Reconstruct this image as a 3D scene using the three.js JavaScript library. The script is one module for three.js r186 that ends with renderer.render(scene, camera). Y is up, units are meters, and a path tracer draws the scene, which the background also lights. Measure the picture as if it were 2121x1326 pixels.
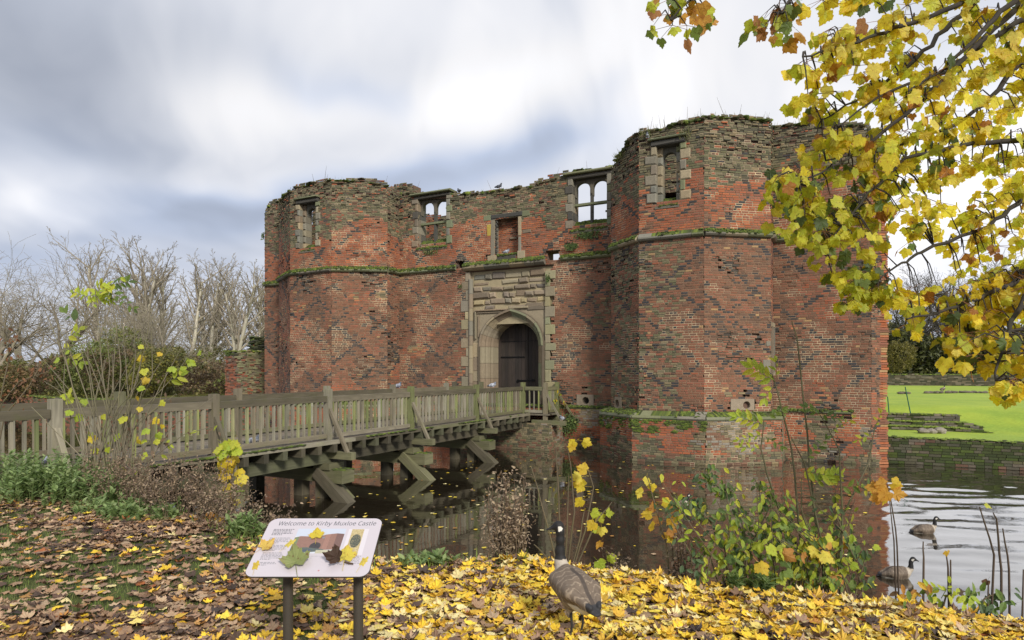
import * as THREE from 'three';
import { mergeGeometries } from 'three/addons/utils/BufferGeometryUtils.js';
import { MarchingCubes } from 'three/addons/objects/MarchingCubes.js';

// ------------------------------------------------------------------ camera, sky, sun, exposure
// y is up, metres; y = 0 is the water of the moat. The eye is 3 m above the water, looking level along -z.
const scene = new THREE.Scene();
const camera = new THREE.PerspectiveCamera(54.05, 1024 / 640, 0.1, 3000);
camera.position.set(0, 3, 0);
camera.lookAt(0, 3, -10);
camera.setViewOffset(1024, 640, 0, -51.6, 1024, 640);            // rising front: verticals stay vertical
const renderer = new THREE.WebGLRenderer({ antialias: true });
renderer.setSize(1024, 640);
renderer.toneMapping = THREE.LinearToneMapping;
const EXPOSURE = 2.35;
renderer.toneMappingExposure = EXPOSURE;
renderer.shadowMap.enabled = true;

// ---- numbers
function rng(seed) { let a = seed >>> 0; return () => { a = (a + 0x6D2B79F5) >>> 0; let t = a; t = Math.imul(t ^ (t >>> 15), t | 1); t ^= t + Math.imul(t ^ (t >>> 7), t | 61); return ((t ^ (t >>> 14)) >>> 0) / 4294967296; }; }
const hash3 = (x, y, z) => { let h = Math.imul(x, 374761393) ^ Math.imul(y, 668265263) ^ Math.imul(z, 2147483647 ^ 0x5bd1e995); h = Math.imul(h ^ (h >>> 13), 1274126177); h ^= h >>> 16; return (h >>> 0) / 4294967296; };
const sm = (t) => t * t * (3 - 2 * t), mix = (a, b, t) => a + (b - a) * t, clamp = (x, a = 0, b = 1) => Math.min(b, Math.max(a, x));
const step = (a, b, x) => sm(clamp((x - a) / (b - a)));
function vn(x, y, z = 0) {
  const i = Math.floor(x), j = Math.floor(y), k = Math.floor(z), u = sm(x - i), v = sm(y - j), w = sm(z - k);
  const l = (kk) => mix(mix(hash3(i, j, kk), hash3(i + 1, j, kk), u), mix(hash3(i, j + 1, kk), hash3(i + 1, j + 1, kk), u), v);
  return w === 0 ? l(k) : mix(l(k), l(k + 1), w);
}
function fbm(x, y, z = 0, n = 4) { let s = 0, a = 0.5, t = 0; for (let i = 0; i < n; i++) { s += a * vn(x, y, z); t += a; x = x * 2.03 + 17.1; y = y * 2.03 + 9.7; z = z * 2.03; a *= 0.5; } return s / t; }

// ---- the sky: broken layers of stratocumulus, computed for every direction
{
  const W = 2048, H = 1024, data = new Float32Array(W * H * 4);
  // soft cloud masses and gaps: [azimuth, elevation, half width, half height (degrees), slant, brightness, blueness]
  const masses = [
    [-34, 22, 15, 7, 0.10, -0.30, 0.25], [-36, 15, 13, 4, 0.15, -0.13, 0.3], [-40, 7.5, 8, 2.6, 0.15, -0.12, 0.55], [-39, 16.3, 6, 2.2, 0.1, 0.05, 0], [-38.5, 12.8, 7, 2.3, 0.2, 0.36, -0.5],
    [-23, 22.6, 8, 2.8, 0.15, 0.28, -0.4], [-16, 27, 12, 3, 0.05, -0.10, 0.1], [-20, 16.7, 9, 1.6, 0.22, 0.24, -0.4], [-25, 13.6, 10, 2.0, 0.20, -0.10, 0.5], [-14, 17.0, 11, 1.7, 0.24, -0.26, 0.9],
    [-4, 20.0, 10, 1.6, 0.22, -0.16, 0.6], [-15, 25.0, 4, 1.9, -0.3, -0.12, 0.5], [-6, 24.5, 9, 2.8, 0.2, 0.22, -0.4], [3, 27, 8, 3, 0.1, 0.08, -0.2], [10, 22.0, 8, 2.0, 0.2, 0.05, 0.1],
    [8, 25.5, 5, 1.6, 0.2, -0.10, 0.3], [12, 19, 10, 2.0, 0.15, -0.06, 0.3], [16, 25.4, 7, 3, 0.2, 0.08, -0.2], [-20, 9, 14, 2.2, 0.1, 0.06, 0.1], [24, 20, 12, 8, 0.1, 0.06, -0.2], [40, 13, 15, 11, 0, 0.50, -0.5], [-8, 29, 16, 4, 0.05, 0.08, -0.1],
  ];
  const D = 180 / Math.PI;
  for (let r = 0; r < H; r++) {
    const el = ((r + 0.5) / H - 0.5) * Math.PI, sy = Math.sin(el), cy = Math.cos(el);
    for (let c = 0; c < W; c++) {
      const ro = ((c + 0.5) / W - 0.5) * 2 * Math.PI, x = Math.cos(ro) * cy, z = Math.sin(ro) * cy;
      const e = el * D, az = Math.atan2(x, -z) * D, o = (r * W + c) * 4;
      // billows: rounded noise by bearing and height, flattened towards the horizon, wrapped round the compass
      const fl = mix(1, 2.1, step(35, 4, e)), q1 = [x * 3.1, sy * 5.2 * fl, z * 3.1], q2 = [x * 7.5, sy * 13 * fl, z * 7.5];
      const w1 = fbm(q1[0] + 5, q1[1], q1[2], 4) - 0.5, w2 = fbm(q1[0], q1[1] + 7, q1[2] + 3, 4) - 0.5;
      const n = fbm(q1[0] + w1 * 1.5 + 2.3, q1[1] + w2 * 1.5, q1[2] + 8, 5) - 0.5, f = fbm(q2[0] + w1 * 3, q2[1] + w2 * 3 + 4, q2[2], 5) - 0.5;
      let L = 0.745 + n * 0.55 + f * 0.30, B = 0.40 - n * 1.1 - f * 0.6;
      if (Math.abs(az) < 75 && e > -2 && e < 50) {
        const a2 = az + w1 * 26 + f * 5, e2 = e + w2 * 9 + f * 3;
        for (const [ma, me, mw, mh, ms, mb, bl] of masses) {
          const da = a2 - ma, de = e2 - me - da * ms, q = (da / mw) ** 2 + (de / mh) ** 2;
          if (q < 9) { const g = Math.exp(-q); L += 0.8 * mb * g; B += bl * g; }
        }
      }
      const hz = step(14, 0, e); L = mix(L, Math.max(L, 0.76), hz * 0.75); B = mix(B, 0.42, hz * 0.7);
      L = clamp(L, 0.32, 1.25); B = clamp(B, 0, 1);
      if (e < -1) { const g = step(-1, -9, e); L = mix(L, 0.10, g); B *= 1 - g; }
      const k = L / EXPOSURE;
      data[o] = k * mix(1.0, 0.79, B); data[o + 1] = k * mix(1.0, 0.90, B); data[o + 2] = k * mix(1.03, 1.14, B); data[o + 3] = 1;
    }
  }
  const t = new THREE.DataTexture(data, W, H, THREE.RGBAFormat, THREE.FloatType);
  t.mapping = THREE.EquirectangularReflectionMapping; t.magFilter = t.minFilter = THREE.LinearFilter; t.needsUpdate = true;
  scene.background = t; scene.environment = t;
}
const sun = new THREE.DirectionalLight(new THREE.Color(1, 0.95, 0.86), 1.5);
sun.name = 'sun';
sun.position.set(20, 32, 26);
sun.target.position.set(0, 2, -18);
sun.castShadow = true; sun.shadow.radius = 22; sun.shadow.mapSize.set(2048, 2048);
Object.assign(sun.shadow.camera, { left: -45, right: 45, top: 45, bottom: -45, near: 1, far: 160 });
scene.add(sun, sun.target);

// ------------------------------------------------------------------ helpers
const C = (r, g, b) => new THREE.Color(r, g, b);
const taken = new Map();
function numbered(name) { const n = taken.get(name) ?? 0; taken.set(name, n + 1); return n ? name + '_' + String(n).padStart(3, '0') : name; }
function tag(o, label, category, group) { o.userData.label = label; o.userData.category = category; if (group) o.userData.group = group; return o; }
function thing(name, label, category, pos = [0, 0, 0], turn = 0, group) { const o = new THREE.Group(); o.name = numbered(name); o.position.set(...pos); o.rotation.y = turn; scene.add(o); return tag(o, label, category, group); }
function part(name, geo, mat, parent, kind) { const m = new THREE.Mesh(geo, mat); m.name = name; m.castShadow = m.receiveShadow = true; if (kind) m.userData.kind = kind; parent.add(m); return m; }
function struct(name, geo, mat) { const m = part(numbered(name), geo, mat, scene, 'structure'); return m; }
function sub(name, parent) { const g = new THREE.Group(); g.name = name; parent.add(g); return g; }
// where a point of the picture lies at a given depth (metres along -z); used to survey the site
const at = (px, py, depth) => new THREE.Vector3((px - 1060.5) / 1300 * depth, 3 + (770 - py) / 1300 * depth, -depth);

// collects triangles with colour and uv (metres) into one geometry
class GB {
  constructor(seed = 1) { this.p = []; this.n = []; this.c = []; this.t = []; this.r = rng(seed); }
  v(p, n, c, u, w) { this.p.push(p[0], p[1], p[2]); this.n.push(n[0], n[1], n[2]); this.c.push(c[0], c[1], c[2]); this.t.push(u, w); }
  tri(a, b, d, c, ua = [0, 0], ub = [1, 0], ud = [0, 1], c2, c3) {
    const n = nrm(crs(sb(b, a), sb(d, a))); this.v(a, n, c, ...ua); this.v(b, n, c2 ?? c, ...ub); this.v(d, n, c3 ?? c, ...ud);
  }
  quad(a, b, c, d, col, u0 = 0, v0 = 0, flip = false) {           // uv in metres along the edges
    const w = len(sb(b, a)), h = len(sb(d, a)), U = flip ? [[v0, u0], [v0, u0 + w], [v0 + h, u0 + w], [v0 + h, u0]] : [[u0, v0], [u0 + w, v0], [u0 + w, v0 + h], [u0, v0 + h]];
    this.tri(a, b, c, col, U[0], U[1], U[2]); this.tri(a, c, d, col, U[0], U[2], U[3]);
  }
  // box by a frame: centre o, half-axes x, y, z; grain runs along the longest of them
  frame(o, x, y, z, col, skip = '') {
    const q = (i, j, k) => [0, 1, 2].map((m) => o[m] + i * x[m] + j * y[m] + k * z[m]);
    const F = { f: [[-1, -1, 1], [1, -1, 1], [1, 1, 1], [-1, 1, 1]], b: [[1, -1, -1], [-1, -1, -1], [-1, 1, -1], [1, 1, -1]], r: [[1, -1, 1], [1, -1, -1], [1, 1, -1], [1, 1, 1]], l: [[-1, -1, -1], [-1, -1, 1], [-1, 1, 1], [-1, 1, -1]], t: [[-1, 1, 1], [1, 1, 1], [1, 1, -1], [-1, 1, -1]], u: [[-1, -1, -1], [1, -1, -1], [1, -1, 1], [-1, -1, 1]] };
    const a = this.r() * 7, b = this.r() * 7;
    for (const k in F) if (!skip.includes(k)) { const P = F[k].map((e) => q(...e)), w = len(sb(P[1], P[0])), h = len(sb(P[3], P[0])); this.quad(P[0], P[1], P[2], P[3], col, a, b, w > h); }
  }
  box(cx, cy, cz, w, h, d, col, skip) { this.frame([cx, cy, cz], [w / 2, 0, 0], [0, h / 2, 0], [0, 0, d / 2], col, skip); }
  // beam from A to B, width w (sideways) and height h
  beam(A, B, w, h, col, up = [0, 1, 0]) {
    const y = sb(B, A), L = len(y), d = nrm(y); let s = nrm(crs(up, d)); if (len(crs(up, d)) < 1e-4) s = [1, 0, 0]; const k = nrm(crs(d, s));
    this.frame(mid(A, B), mul(s, w / 2), mul(d, L / 2), mul(k, h / 2), col);
  }
  // chamfered block: the front (+z of the frame) has bevelled edges
  block(o, x, y, z, bev, col) {
    const lx = len(x), ly = len(y), j = () => (this.r() - 0.5) * bev * 0.9, q = (i, k, l) => [0, 1, 2].map((m) => o[m] + i * x[m] + k * y[m] + l * z[m]);
    const lz = len(z), bx = 1 - bev / lx, by = 1 - bev / ly, bz = 1 - bev / lz, a = this.r() * 7, b = this.r() * 7;
    const I = [[-1, -1], [1, -1], [1, 1], [-1, 1]], fr = I.map(([i, k]) => q(i * bx + j() / lx, k * by + j() / ly, 1 + j() * 0.5 / lz)), ed = I.map(([i, k]) => q(i, k, bz)), bk = I.map(([i, k]) => q(i, k, -1));
    this.quad(fr[0], fr[1], fr[2], fr[3], col, a, b);
    for (let i = 0; i < 4; i++) { const k = (i + 1) % 4; this.quad(ed[i], ed[k], fr[k], fr[i], col, a, b); this.quad(bk[i], bk[k], ed[k], ed[i], col, a, b); }
    this.quad(bk[1], bk[0], bk[3], bk[2], col, a, b);
  }
  // tapered tube through points with radii, smooth round
  tube(P, R, k, col, cap = false, colour2) {
    const rings = []; let side = null;
    for (let i = 0; i < P.length; i++) {
      const d = nrm(sb(P[Math.min(i + 1, P.length - 1)], P[Math.max(i - 1, 0)]));
      if (!side || len(crs(side, d)) < 1e-5) side = Math.abs(d[1]) < 0.9 ? nrm(crs(d, [0, 1, 0])) : nrm(crs(d, [1, 0, 0]));
      const s = nrm(sb(side, mul(d, dot(side, d)))), e = crs(d, s); side = s;
      rings.push(Array.from({ length: k }, (_, m) => { const t = m / k * 6.2832, n = add(mul(s, Math.cos(t)), mul(e, Math.sin(t))); return [add(P[i], mul(n, R[i])), n]; }));
    }
    let L = 0;
    for (let i = 0; i + 1 < P.length; i++) {
      const l2 = L + len(sb(P[i + 1], P[i])), ca = col, cb = col;
      for (let m = 0; m < k; m++) {
        const m2 = (m + 1) % k, [a, na] = rings[i][m], [b, nb] = rings[i][m2], [c, nc] = rings[i + 1][m2], [d, nd] = rings[i + 1][m], w = 6.28 * R[i] / k, u0 = m * w, u1 = u0 + w;
        this.v(a, na, ca, u0, L); this.v(b, nb, ca, u1, L); this.v(c, nc, cb, u1, l2); this.v(a, na, ca, u0, L); this.v(c, nc, cb, u1, l2); this.v(d, nd, cb, u0, l2);
      }
      L = l2;
    }
    if (cap) for (const [e, s] of [[0, -1], [P.length - 1, 1]]) for (let m = 1; m + 1 < k; m++) { const q = rings[e].map((x) => x[0]); s > 0 ? this.tri(q[0], q[m], q[m + 1], col) : this.tri(q[0], q[m + 1], q[m], col); }
  }
  // knobbly lump (moss cushion, stone)
  lump(o, rx, ry, rz, col, rough = 0.3, n = 5, m = 7) {
    const s = this.r() * 90, P = (i, j) => { const a = Math.PI * i / n, b = 6.2832 * (j % m) / m, x = Math.sin(a) * Math.cos(b), y = Math.cos(a), z = Math.sin(a) * Math.sin(b), k = 1 + rough * (2 * vn(x * 1.7 + s, y * 1.7 + z * 1.1, z * 1.7) - 1); return [o[0] + x * rx * k, o[1] + y * ry * k, o[2] + z * rz * k]; };
    for (let i = 0; i < n; i++) for (let j = 0; j < m; j++) { if (i > 0) this.tri(P(i, j), P(i, j + 1), P(i + 1, j + 1), col, [s, 0], [s + rx, 0], [s + rx, rz]); if (i < n - 1 || true) this.tri(P(i, j), P(i + 1, j + 1), P(i + 1, j), col, [s, 0], [s + rx, rz], [s, rz]); }
  }
  get empty() { return !this.p.length; }
  geo() {
    const g = new THREE.BufferGeometry(), f = (a, n) => new THREE.BufferAttribute(new Float32Array(a), n);
    g.setAttribute('position', f(this.p, 3)); g.setAttribute('normal', f(this.n, 3)); g.setAttribute('color', f(this.c, 3)); g.setAttribute('uv', f(this.t, 2));
    return g;
  }
}
const sb = (a, b) => [a[0] - b[0], a[1] - b[1], a[2] - b[2]], add = (a, b) => [a[0] + b[0], a[1] + b[1], a[2] + b[2]], mul = (a, s) => [a[0] * s, a[1] * s, a[2] * s], dot = (a, b) => a[0] * b[0] + a[1] * b[1] + a[2] * b[2];
const crs = (a, b) => [a[1] * b[2] - a[2] * b[1], a[2] * b[0] - a[0] * b[2], a[0] * b[1] - a[1] * b[0]], len = (a) => Math.hypot(a[0], a[1], a[2]), nrm = (a) => { const l = len(a) || 1; return [a[0] / l, a[1] / l, a[2] / l]; }, mid = (a, b) => mul(add(a, b), 0.5), lerp3 = (a, b, t) => [mix(a[0], b[0], t), mix(a[1], b[1], t), mix(a[2], b[2], t)];
const tone = (c, k, r, h = 0) => { const d = 1 + (r() - 0.5) * 2 * k, e = (r() - 0.5) * h; return [c[0] * d * (1 + e), c[1] * d, c[2] * d * (1 - e)]; };
const pick = (r, list) => list[Math.min(list.length - 1, Math.floor(r() * list.length))];

// ---- textures: grain only
function tex(n, fn, srgb = false, rep = 1) {
  const d = new Uint8Array(n * n * 4);
  for (let j = 0; j < n; j++) for (let i = 0; i < n; i++) { const c = fn(i / n, j / n), o = (j * n + i) * 4, q = Array.isArray(c) ? c : [c, c, c]; d[o] = clamp(q[0]) * 255; d[o + 1] = clamp(q[1]) * 255; d[o + 2] = clamp(q[2]) * 255; d[o + 3] = 255; }
  const t = new THREE.DataTexture(d, n, n); t.wrapS = t.wrapT = THREE.RepeatWrapping; t.magFilter = THREE.LinearFilter; t.minFilter = THREE.LinearMipmapLinearFilter; t.generateMipmaps = true; t.repeat.set(rep, rep); t.needsUpdate = true;
  if (srgb) t.colorSpace = THREE.SRGBColorSpace;
  return t;
}
// tileable noise: blend of four shifted copies
const tile = (f) => (u, v) => { const a = sm(u), b = sm(v), k = [f(u + 1, v + 1), f(u, v + 1), f(u + 1, v), f(u, v)].map((x) => (Array.isArray(x) ? x : [x, x, x])); return [0, 1, 2].map((i) => mix(mix(k[0][i], k[1][i], a), mix(k[2][i], k[3][i], a), b)); };
const T = {
  grain: tex(256, tile((u, v) => 0.58 + 0.50 * fbm(u * 22, v * 22, 0.5, 4) + 0.30 * (fbm(u * 5, v * 5, 2.5, 3) - 0.35) + 0.14 * (hash3(u * 512 | 0, v * 512 | 0, 3) - 0.5)), false, 1.3),
  wood: tex(512, tile((u, v) => { const k = fbm(u * 26, v * 1.7, 0.5, 5), q = fbm(u * 5, v * 2.2, 3.5, 3), m = step(0.52, 0.70, fbm(u * 4 + 9, v * 3, 6.5, 4)), b = 0.20 + 1.05 * k + 0.55 * (q - 0.5); return [b * mix(1, 0.80, m), b * mix(1, 0.96, m), b * mix(1, 0.50, m)]; }), false, 1.1),
  soil: tex(512, tile((u, v) => { const a = fbm(u * 30, v * 30, 0.5, 4), b = fbm(u * 6, v * 6, 2.5, 3); return [0.35 + a * 0.5 + b * 0.15, 0.32 + a * 0.5 + b * 0.2, 0.3 + a * 0.45]; }), false, 0.5),
  turf: tex(512, tile((u, v) => { const a = fbm(u * 60, v * 60, 0.5, 3), b = fbm(u * 7, v * 7, 5.5, 3); return [0.42 + a * 0.4 + b * 0.35, 0.5 + a * 0.4 + b * 0.14, 0.4 + a * 0.4]; }), false, 0.22),
};
const std = (o) => new THREE.MeshStandardMaterial({ vertexColors: true, roughness: 0.9, metalness: 0, ...o });
const M = {
  brick: std({ map: T.grain, bumpMap: T.grain, bumpScale: 0.004, roughness: 0.93 }), stone: std({ map: T.grain, bumpMap: T.grain, bumpScale: 0.008, roughness: 0.92 }),
  wood: std({ map: T.wood, bumpMap: T.wood, bumpScale: 0.003, roughness: 0.85 }), moss: std({ map: T.grain, bumpMap: T.grain, bumpScale: 0.02, roughness: 1 }), bark: std({ map: T.wood, bumpMap: T.wood, bumpScale: 0.004, roughness: 0.95 }),
  leaf: new THREE.MeshPhysicalMaterial({ vertexColors: true, roughness: 0.62, transmission: 0.42, thickness: 0, side: THREE.DoubleSide, specularIntensity: 0.5 }), dry: std({ roughness: 0.85, side: THREE.DoubleSide }),
  metal: std({ roughness: 0.45, metalness: 0.7 }), plain: std({ roughness: 0.8 }),
};

// ------------------------------------------------------------------ the gatehouse
// Its own frame: x along the front (gate at 0), y up, z outwards over the moat.
const TURN = 27 * Math.PI / 180, castlePos = [-0.05, 0, -26.1];
const toWorld = (u, y, v) => new THREE.Vector3(castlePos[0] + u * Math.cos(TURN) - v * Math.sin(TURN), y, castlePos[2] + u * Math.sin(TURN) + v * Math.cos(TURN));
const gatehouse = thing('castle_gatehouse', 'ruined red brick castle gatehouse with two octagonal towers standing in the moat', 'castle', castlePos, -TURN);
const CH = 0.0804;                                                // brick course

// kinds of brick, linear base colours
const BRICK = [
  [0.42, 0.132, 0.056], [0.36, 0.112, 0.054], [0.47, 0.180, 0.082], [0.31, 0.118, 0.070],   // 0-3 orange reds
  [0.255, 0.112, 0.064], [0.210, 0.108, 0.066], [0.155, 0.088, 0.058],                        // 4-6 browns
  [0.052, 0.050, 0.052], [0.085, 0.070, 0.060],                                              // 7-8 blue-black vitrified headers
  [0.195, 0.170, 0.094], [0.145, 0.138, 0.070], [0.27, 0.210, 0.115], [0.105, 0.098, 0.060], // 9-12 lichened
  [0.27, 0.24, 0.19], [0.42, 0.26, 0.12],                                                    // 13 lime-stained, 14 buff
];
const palette = BRICK.map((c) => new THREE.MeshStandardMaterial({ color: C(...c), roughness: 0.93, map: T.grain, bumpMap: T.grain, bumpScale: 0.004 }));
// which kind lies at (s along the face, height); f: seed of the face, o: how it has weathered
const FAMILY = { red: [0, 1, 3, 1, 0, 3], rust: [1, 3, 4, 3, 4, 1], brown: [4, 5, 4, 5, 3, 4], dark: [6, 5, 6, 5, 8, 4], olive: [9, 10, 12, 9, 10, 6, 11], pale: [13, 9, 5, 13, 11], buff: [14, 2, 3, 11, 4] };
function brickKind(s, y, f, o, r) {
  const grn = typeof o.green === 'function' ? o.green(s) : o.green ?? 0, a = fbm(s * 0.55 + f * 7, y * 0.55, f + 0.5, 3), b = fbm(s * 1.3 + f * 3, y * 1.7, f + 4.5, 3), c = fbm(s * 0.8 + f * 13, y * 0.8, f + 9.5, 3);
  const fam = (n) => pick(r, FAMILY[n]);
  const head = (o.lichen ?? 0) * 0.5 + step(8.4, 10.1, y + (a - 0.5) * 3.6) * (o.crown ?? 1) + (b - 0.5) * 0.7;         // lichen and moss creep down from the broken top, in patches
  if (y > 7.6 && head > 0.42 && r() < 0.88) return fam('olive');
  // diaper work: dark headers on crossing diagonals
  const p = o.diaper ?? 2.1, k = 1.18, m1 = Math.abs(((s + y * k + 40 + (o.shift ?? 0)) % p) - p / 2), m2 = Math.abs(((s - y * k + 80 + (o.shift ?? 0)) % p) - p / 2);
  if (Math.min(m1, m2) < 0.085 && c > 0.40 && r() < 0.85) return r() < 0.8 ? 7 : 8;
  if (r() < 0.05) return pick(r, [4, 5, 6, 14, 8, 3]);
  if (y < 0.16 + b * 0.3) return r() < 0.75 ? fam('olive') : 5;                                          // tide line
  if (y < 1.5) { if (a > 0.56) return fam('pale'); if (b + grn * 0.5 > 0.66) return fam('olive'); return fam('red'); }
  if (y < 7.5) {
    if (grn && b - 0.5 + grn > 0.30 + c * 0.35) return r() < 0.6 ? fam('olive') : fam('brown');
    if (a > 0.55 + (o.red ?? 0)) return fam(b > 0.52 ? 'dark' : 'brown');
    if (c > 0.60) return fam('dark');
    if (b > 0.62) return fam('buff');
    return fam(a < 0.36 ? 'rust' : c < 0.40 && r() < 0.6 ? 'rust' : 'brown');
  }
  if (b > 0.66) return fam('dark');
  return fam(c > 0.58 ? 'rust' : 'red');
}
const MORTAR = [[0.66, 0.51, 0.31], [0.58, 0.46, 0.30], [0.52, 0.39, 0.23], [0.34, 0.27, 0.175]], LEAN = [[0.27, 0.17, 0.10], [0.32, 0.21, 0.13], [0.22, 0.14, 0.085]];
const inside = (s, y, h) => h.poly ? inPoly(s, y, h.poly) : s > h[0] && s < h[1] && y > h[2] && y < h[3];
function inPoly(x, y, P) { let c = false; for (let i = 0, j = P.length - 1; i < P.length; j = i++) if ((P[i][1] > y) !== (P[j][1] > y) && x < (P[j][0] - P[i][0]) * (y - P[i][1]) / (P[j][1] - P[i][1]) + P[i][0]) c = !c; return c; }
function profile(pts) { return (s) => { if (s <= pts[0][0]) return pts[0][1]; for (let i = 1; i < pts.length; i++) if (s <= pts[i][0]) return mix(pts[i - 1][1], pts[i][1], (s - pts[i - 1][0]) / (pts[i][0] - pts[i - 1][0])); return pts[pts.length - 1][1]; }; }
let single = 0;                                                   // bricks kept as pieces of their own (the largest in view)
const unitBrick = (() => { const g = new GB(5); g.block([0, 0, 0.0], [0.5, 0, 0], [0, 0.5, 0], [0, 0, 0.5], 0.07, [1, 1, 1]); const q = g.geo(); q.deleteAttribute('color'); return q; })();

// one face of brickwork from A to B (plan points), outwards to the left of B-A seen from above
function brickFace(home, gb, core, A, B, y0, top, o = {}) {
  const L = Math.hypot(B[0] - A[0], B[1] - A[1]), t = [(B[0] - A[0]) / L, (B[1] - A[1]) / L], n = [-t[1], t[0]], f = o.seed ?? 1, r = rng(f * 977 + 13);
  const P = (s, y, d) => [A[0] + t[0] * s + n[0] * d, y, A[1] + t[1] * s + n[1] * d];
  const holes = o.holes ?? [], th = o.thick ?? 0.6;
  const rough = (s, y) => { const e = fbm(s * 1.1 + f * 5, y * 1.7, 8.5 + f, 3); return step(0.50, 0.72, e) * (y > 6.6 && y < 7.4 ? 1.3 : 0.75) + step(9.6, 11.0, y + (e - 0.5) * 2) * (o.crown ?? 1) + (o.eroded ?? 0); };
  const K0 = Math.round(y0 / CH), K1 = Math.ceil(12.2 / CH);
  for (let k = K0; k < K1; k++) {
    const y = (k + 0.5) * CH; let s = (k % 2 ? -0.07 : 0) - r() * 0.06, hdr = k % 2;
    while (s < L) {
      const stretch = hdr ? r() < 0.25 : r() < 0.8, w = (stretch ? 0.243 : 0.124) * (0.94 + r() * 0.12), s0 = Math.max(s, 0), s1 = Math.min(s + w, L); s += w;
      if (s1 - s0 < 0.03) continue;
      const c = (s0 + s1) / 2, lim = top(c) + (vn(c * 2.3 + f * 11, 3.3) - 0.5) * 0.20 * (o.crown ?? 1) + (vn(c * 6.1 + f * 7, 5.3) - 0.5) * 0.10 * (o.crown ?? 1);
      if (y > lim) continue;
      if (holes.some((h) => inside(c, y, h) || (h.poly && (inside(s0 + 0.02, y, h) || inside(s1 - 0.02, y, h))))) continue;
      const wob = Math.sin(c * 1.3 + f) * 0.012 * step(4, 11, y), e = rough(c, y), kind = brickKind(c, y, f, o, r), jt = 0.0065 + 0.004 * r() + 0.004 * e;
      let d = 0.012 + (r() - 0.5) * 0.010; if (e > 0.05) d += (r() - 0.60) * 0.075 * Math.min(e, 1.2);
      if (e > 0.5 && r() < 0.03) d -= 0.12;
      const yy = y + wob, hh = CH / 2 - jt, a = s0 <= 0.001 ? s0 - 0.004 : s0 + jt, b = s1 >= L - 0.001 ? s1 + 0.004 : s1 - jt;
      // mortar bed of this brick
      const mc = e > 0.55 || kind >= 9 && kind <= 12 ? tone(r() < 0.65 ? [0.10, 0.088, 0.060] : MORTAR[3], 0.2, r) : tone(pick(r, fbm(c * 0.75 + f * 9, y * 0.9, 21.5, 3) > 0.545 ? MORTAR : LEAN), 0.16, r), md = Math.min(0.004, d - 0.007) + (r() - 0.5) * 0.003;
      gb.quad(P(s0, yy - CH / 2, md), P(s1, yy - CH / 2, md), P(s1, yy + CH / 2, md), P(s0, yy + CH / 2, md), mc, s0 + f, yy);
      if (o.pieces && single < 300 && o.pieces(c, y)) {
        single++;
        const m = part('brick', unitBrick, palette[kind], home), pc = P((a + b) / 2, yy, d - 0.06); m.position.set(...pc); m.rotation.y = -Math.atan2(t[1], t[0]); m.scale.set(b - a, hh * 2, 0.12); continue;
      }
      const col = tone(BRICK[kind], 0.13, r, 0.08), q = () => (r() - 0.5) * 0.006, bv = 0.004 + 0.006 * Math.min(e, 1);
      const F = [P(a + bv + q(), yy - hh + bv + q(), d), P(b - bv + q(), yy - hh + bv + q(), d), P(b - bv + q(), yy + hh - bv + q(), d), P(a + bv + q(), yy + hh - bv + q(), d)], bk = md - 0.004;
      const K = [P(a, yy - hh, bk), P(b, yy - hh, bk), P(b, yy + hh, bk), P(a, yy + hh, bk)];
      gb.quad(F[0], F[1], F[2], F[3], col, a + f * 3.1, yy);
      for (let i = 0; i < 4; i++) { const j = (i + 1) % 4; gb.quad(K[i], K[j], F[j], F[i], col, a, yy); }
    }
  }
  // rubble core behind the facing, with the openings cut through
  const sh = new THREE.Shape(); sh.moveTo(0, y0); sh.lineTo(L, y0);
  for (let i = 0; i <= 24; i++) { const s = L * (1 - i / 24); sh.lineTo(s, top(s) - 0.10 + (vn(s * 3 + f, 2.2) - 0.5) * 0.1); }
  sh.closePath();
  for (const h of holes) { if (h.open === false) continue; const q = h.poly ?? [[h[0], h[2]], [h[1], h[2]], [h[1], h[3]], [h[0], h[3]]]; sh.holes.push(new THREE.Path(q.map(([x, y]) => new THREE.Vector2(x, y)))); }
  const g = new THREE.ExtrudeGeometry(sh, { depth: th, bevelEnabled: false });
  const pa = g.attributes.position, col = new Float32Array(pa.count * 3);
  for (let i = 0; i < pa.count; i++) {
    const s = pa.getX(i), y = pa.getY(i), z = pa.getZ(i) - th - 0.09, w = P(s, y, z); pa.setXYZ(i, ...w);
    col.set(o.coreColor ?? [0.16, 0.095, 0.065], i * 3);
  }
  g.setAttribute('color', new THREE.BufferAttribute(col, 3)); g.computeVertexNormals(); g.deleteAttribute('uv'); g.setAttribute('uv', new THREE.BufferAttribute(Float32Array.from({ length: pa.count * 2 }, (_, i) => (i % 2 ? pa.getY(i >> 1) : pa.getX(i >> 1) + pa.getZ(i >> 1))), 2));
  core.push(g);
  return { P, L, t, n };
}
// brick reveal around an opening cut in a face (its four cheeks)
function wall(name, faces, lower) {
  const home = sub(name, gatehouse), gb = new GB(faces[0][4]?.seed ?? 3), core = [], out = [];
  for (const [A, B, y0, top, o] of faces) out.push(brickFace(home, gb, core, A, B, y0, top, o));
  part('brickwork', gb.geo(), M.brick, home, 'stuff'); part('masonry_core', mergeGeometries(core), M.brick, home);
  return { home, faces: out };
}

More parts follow.
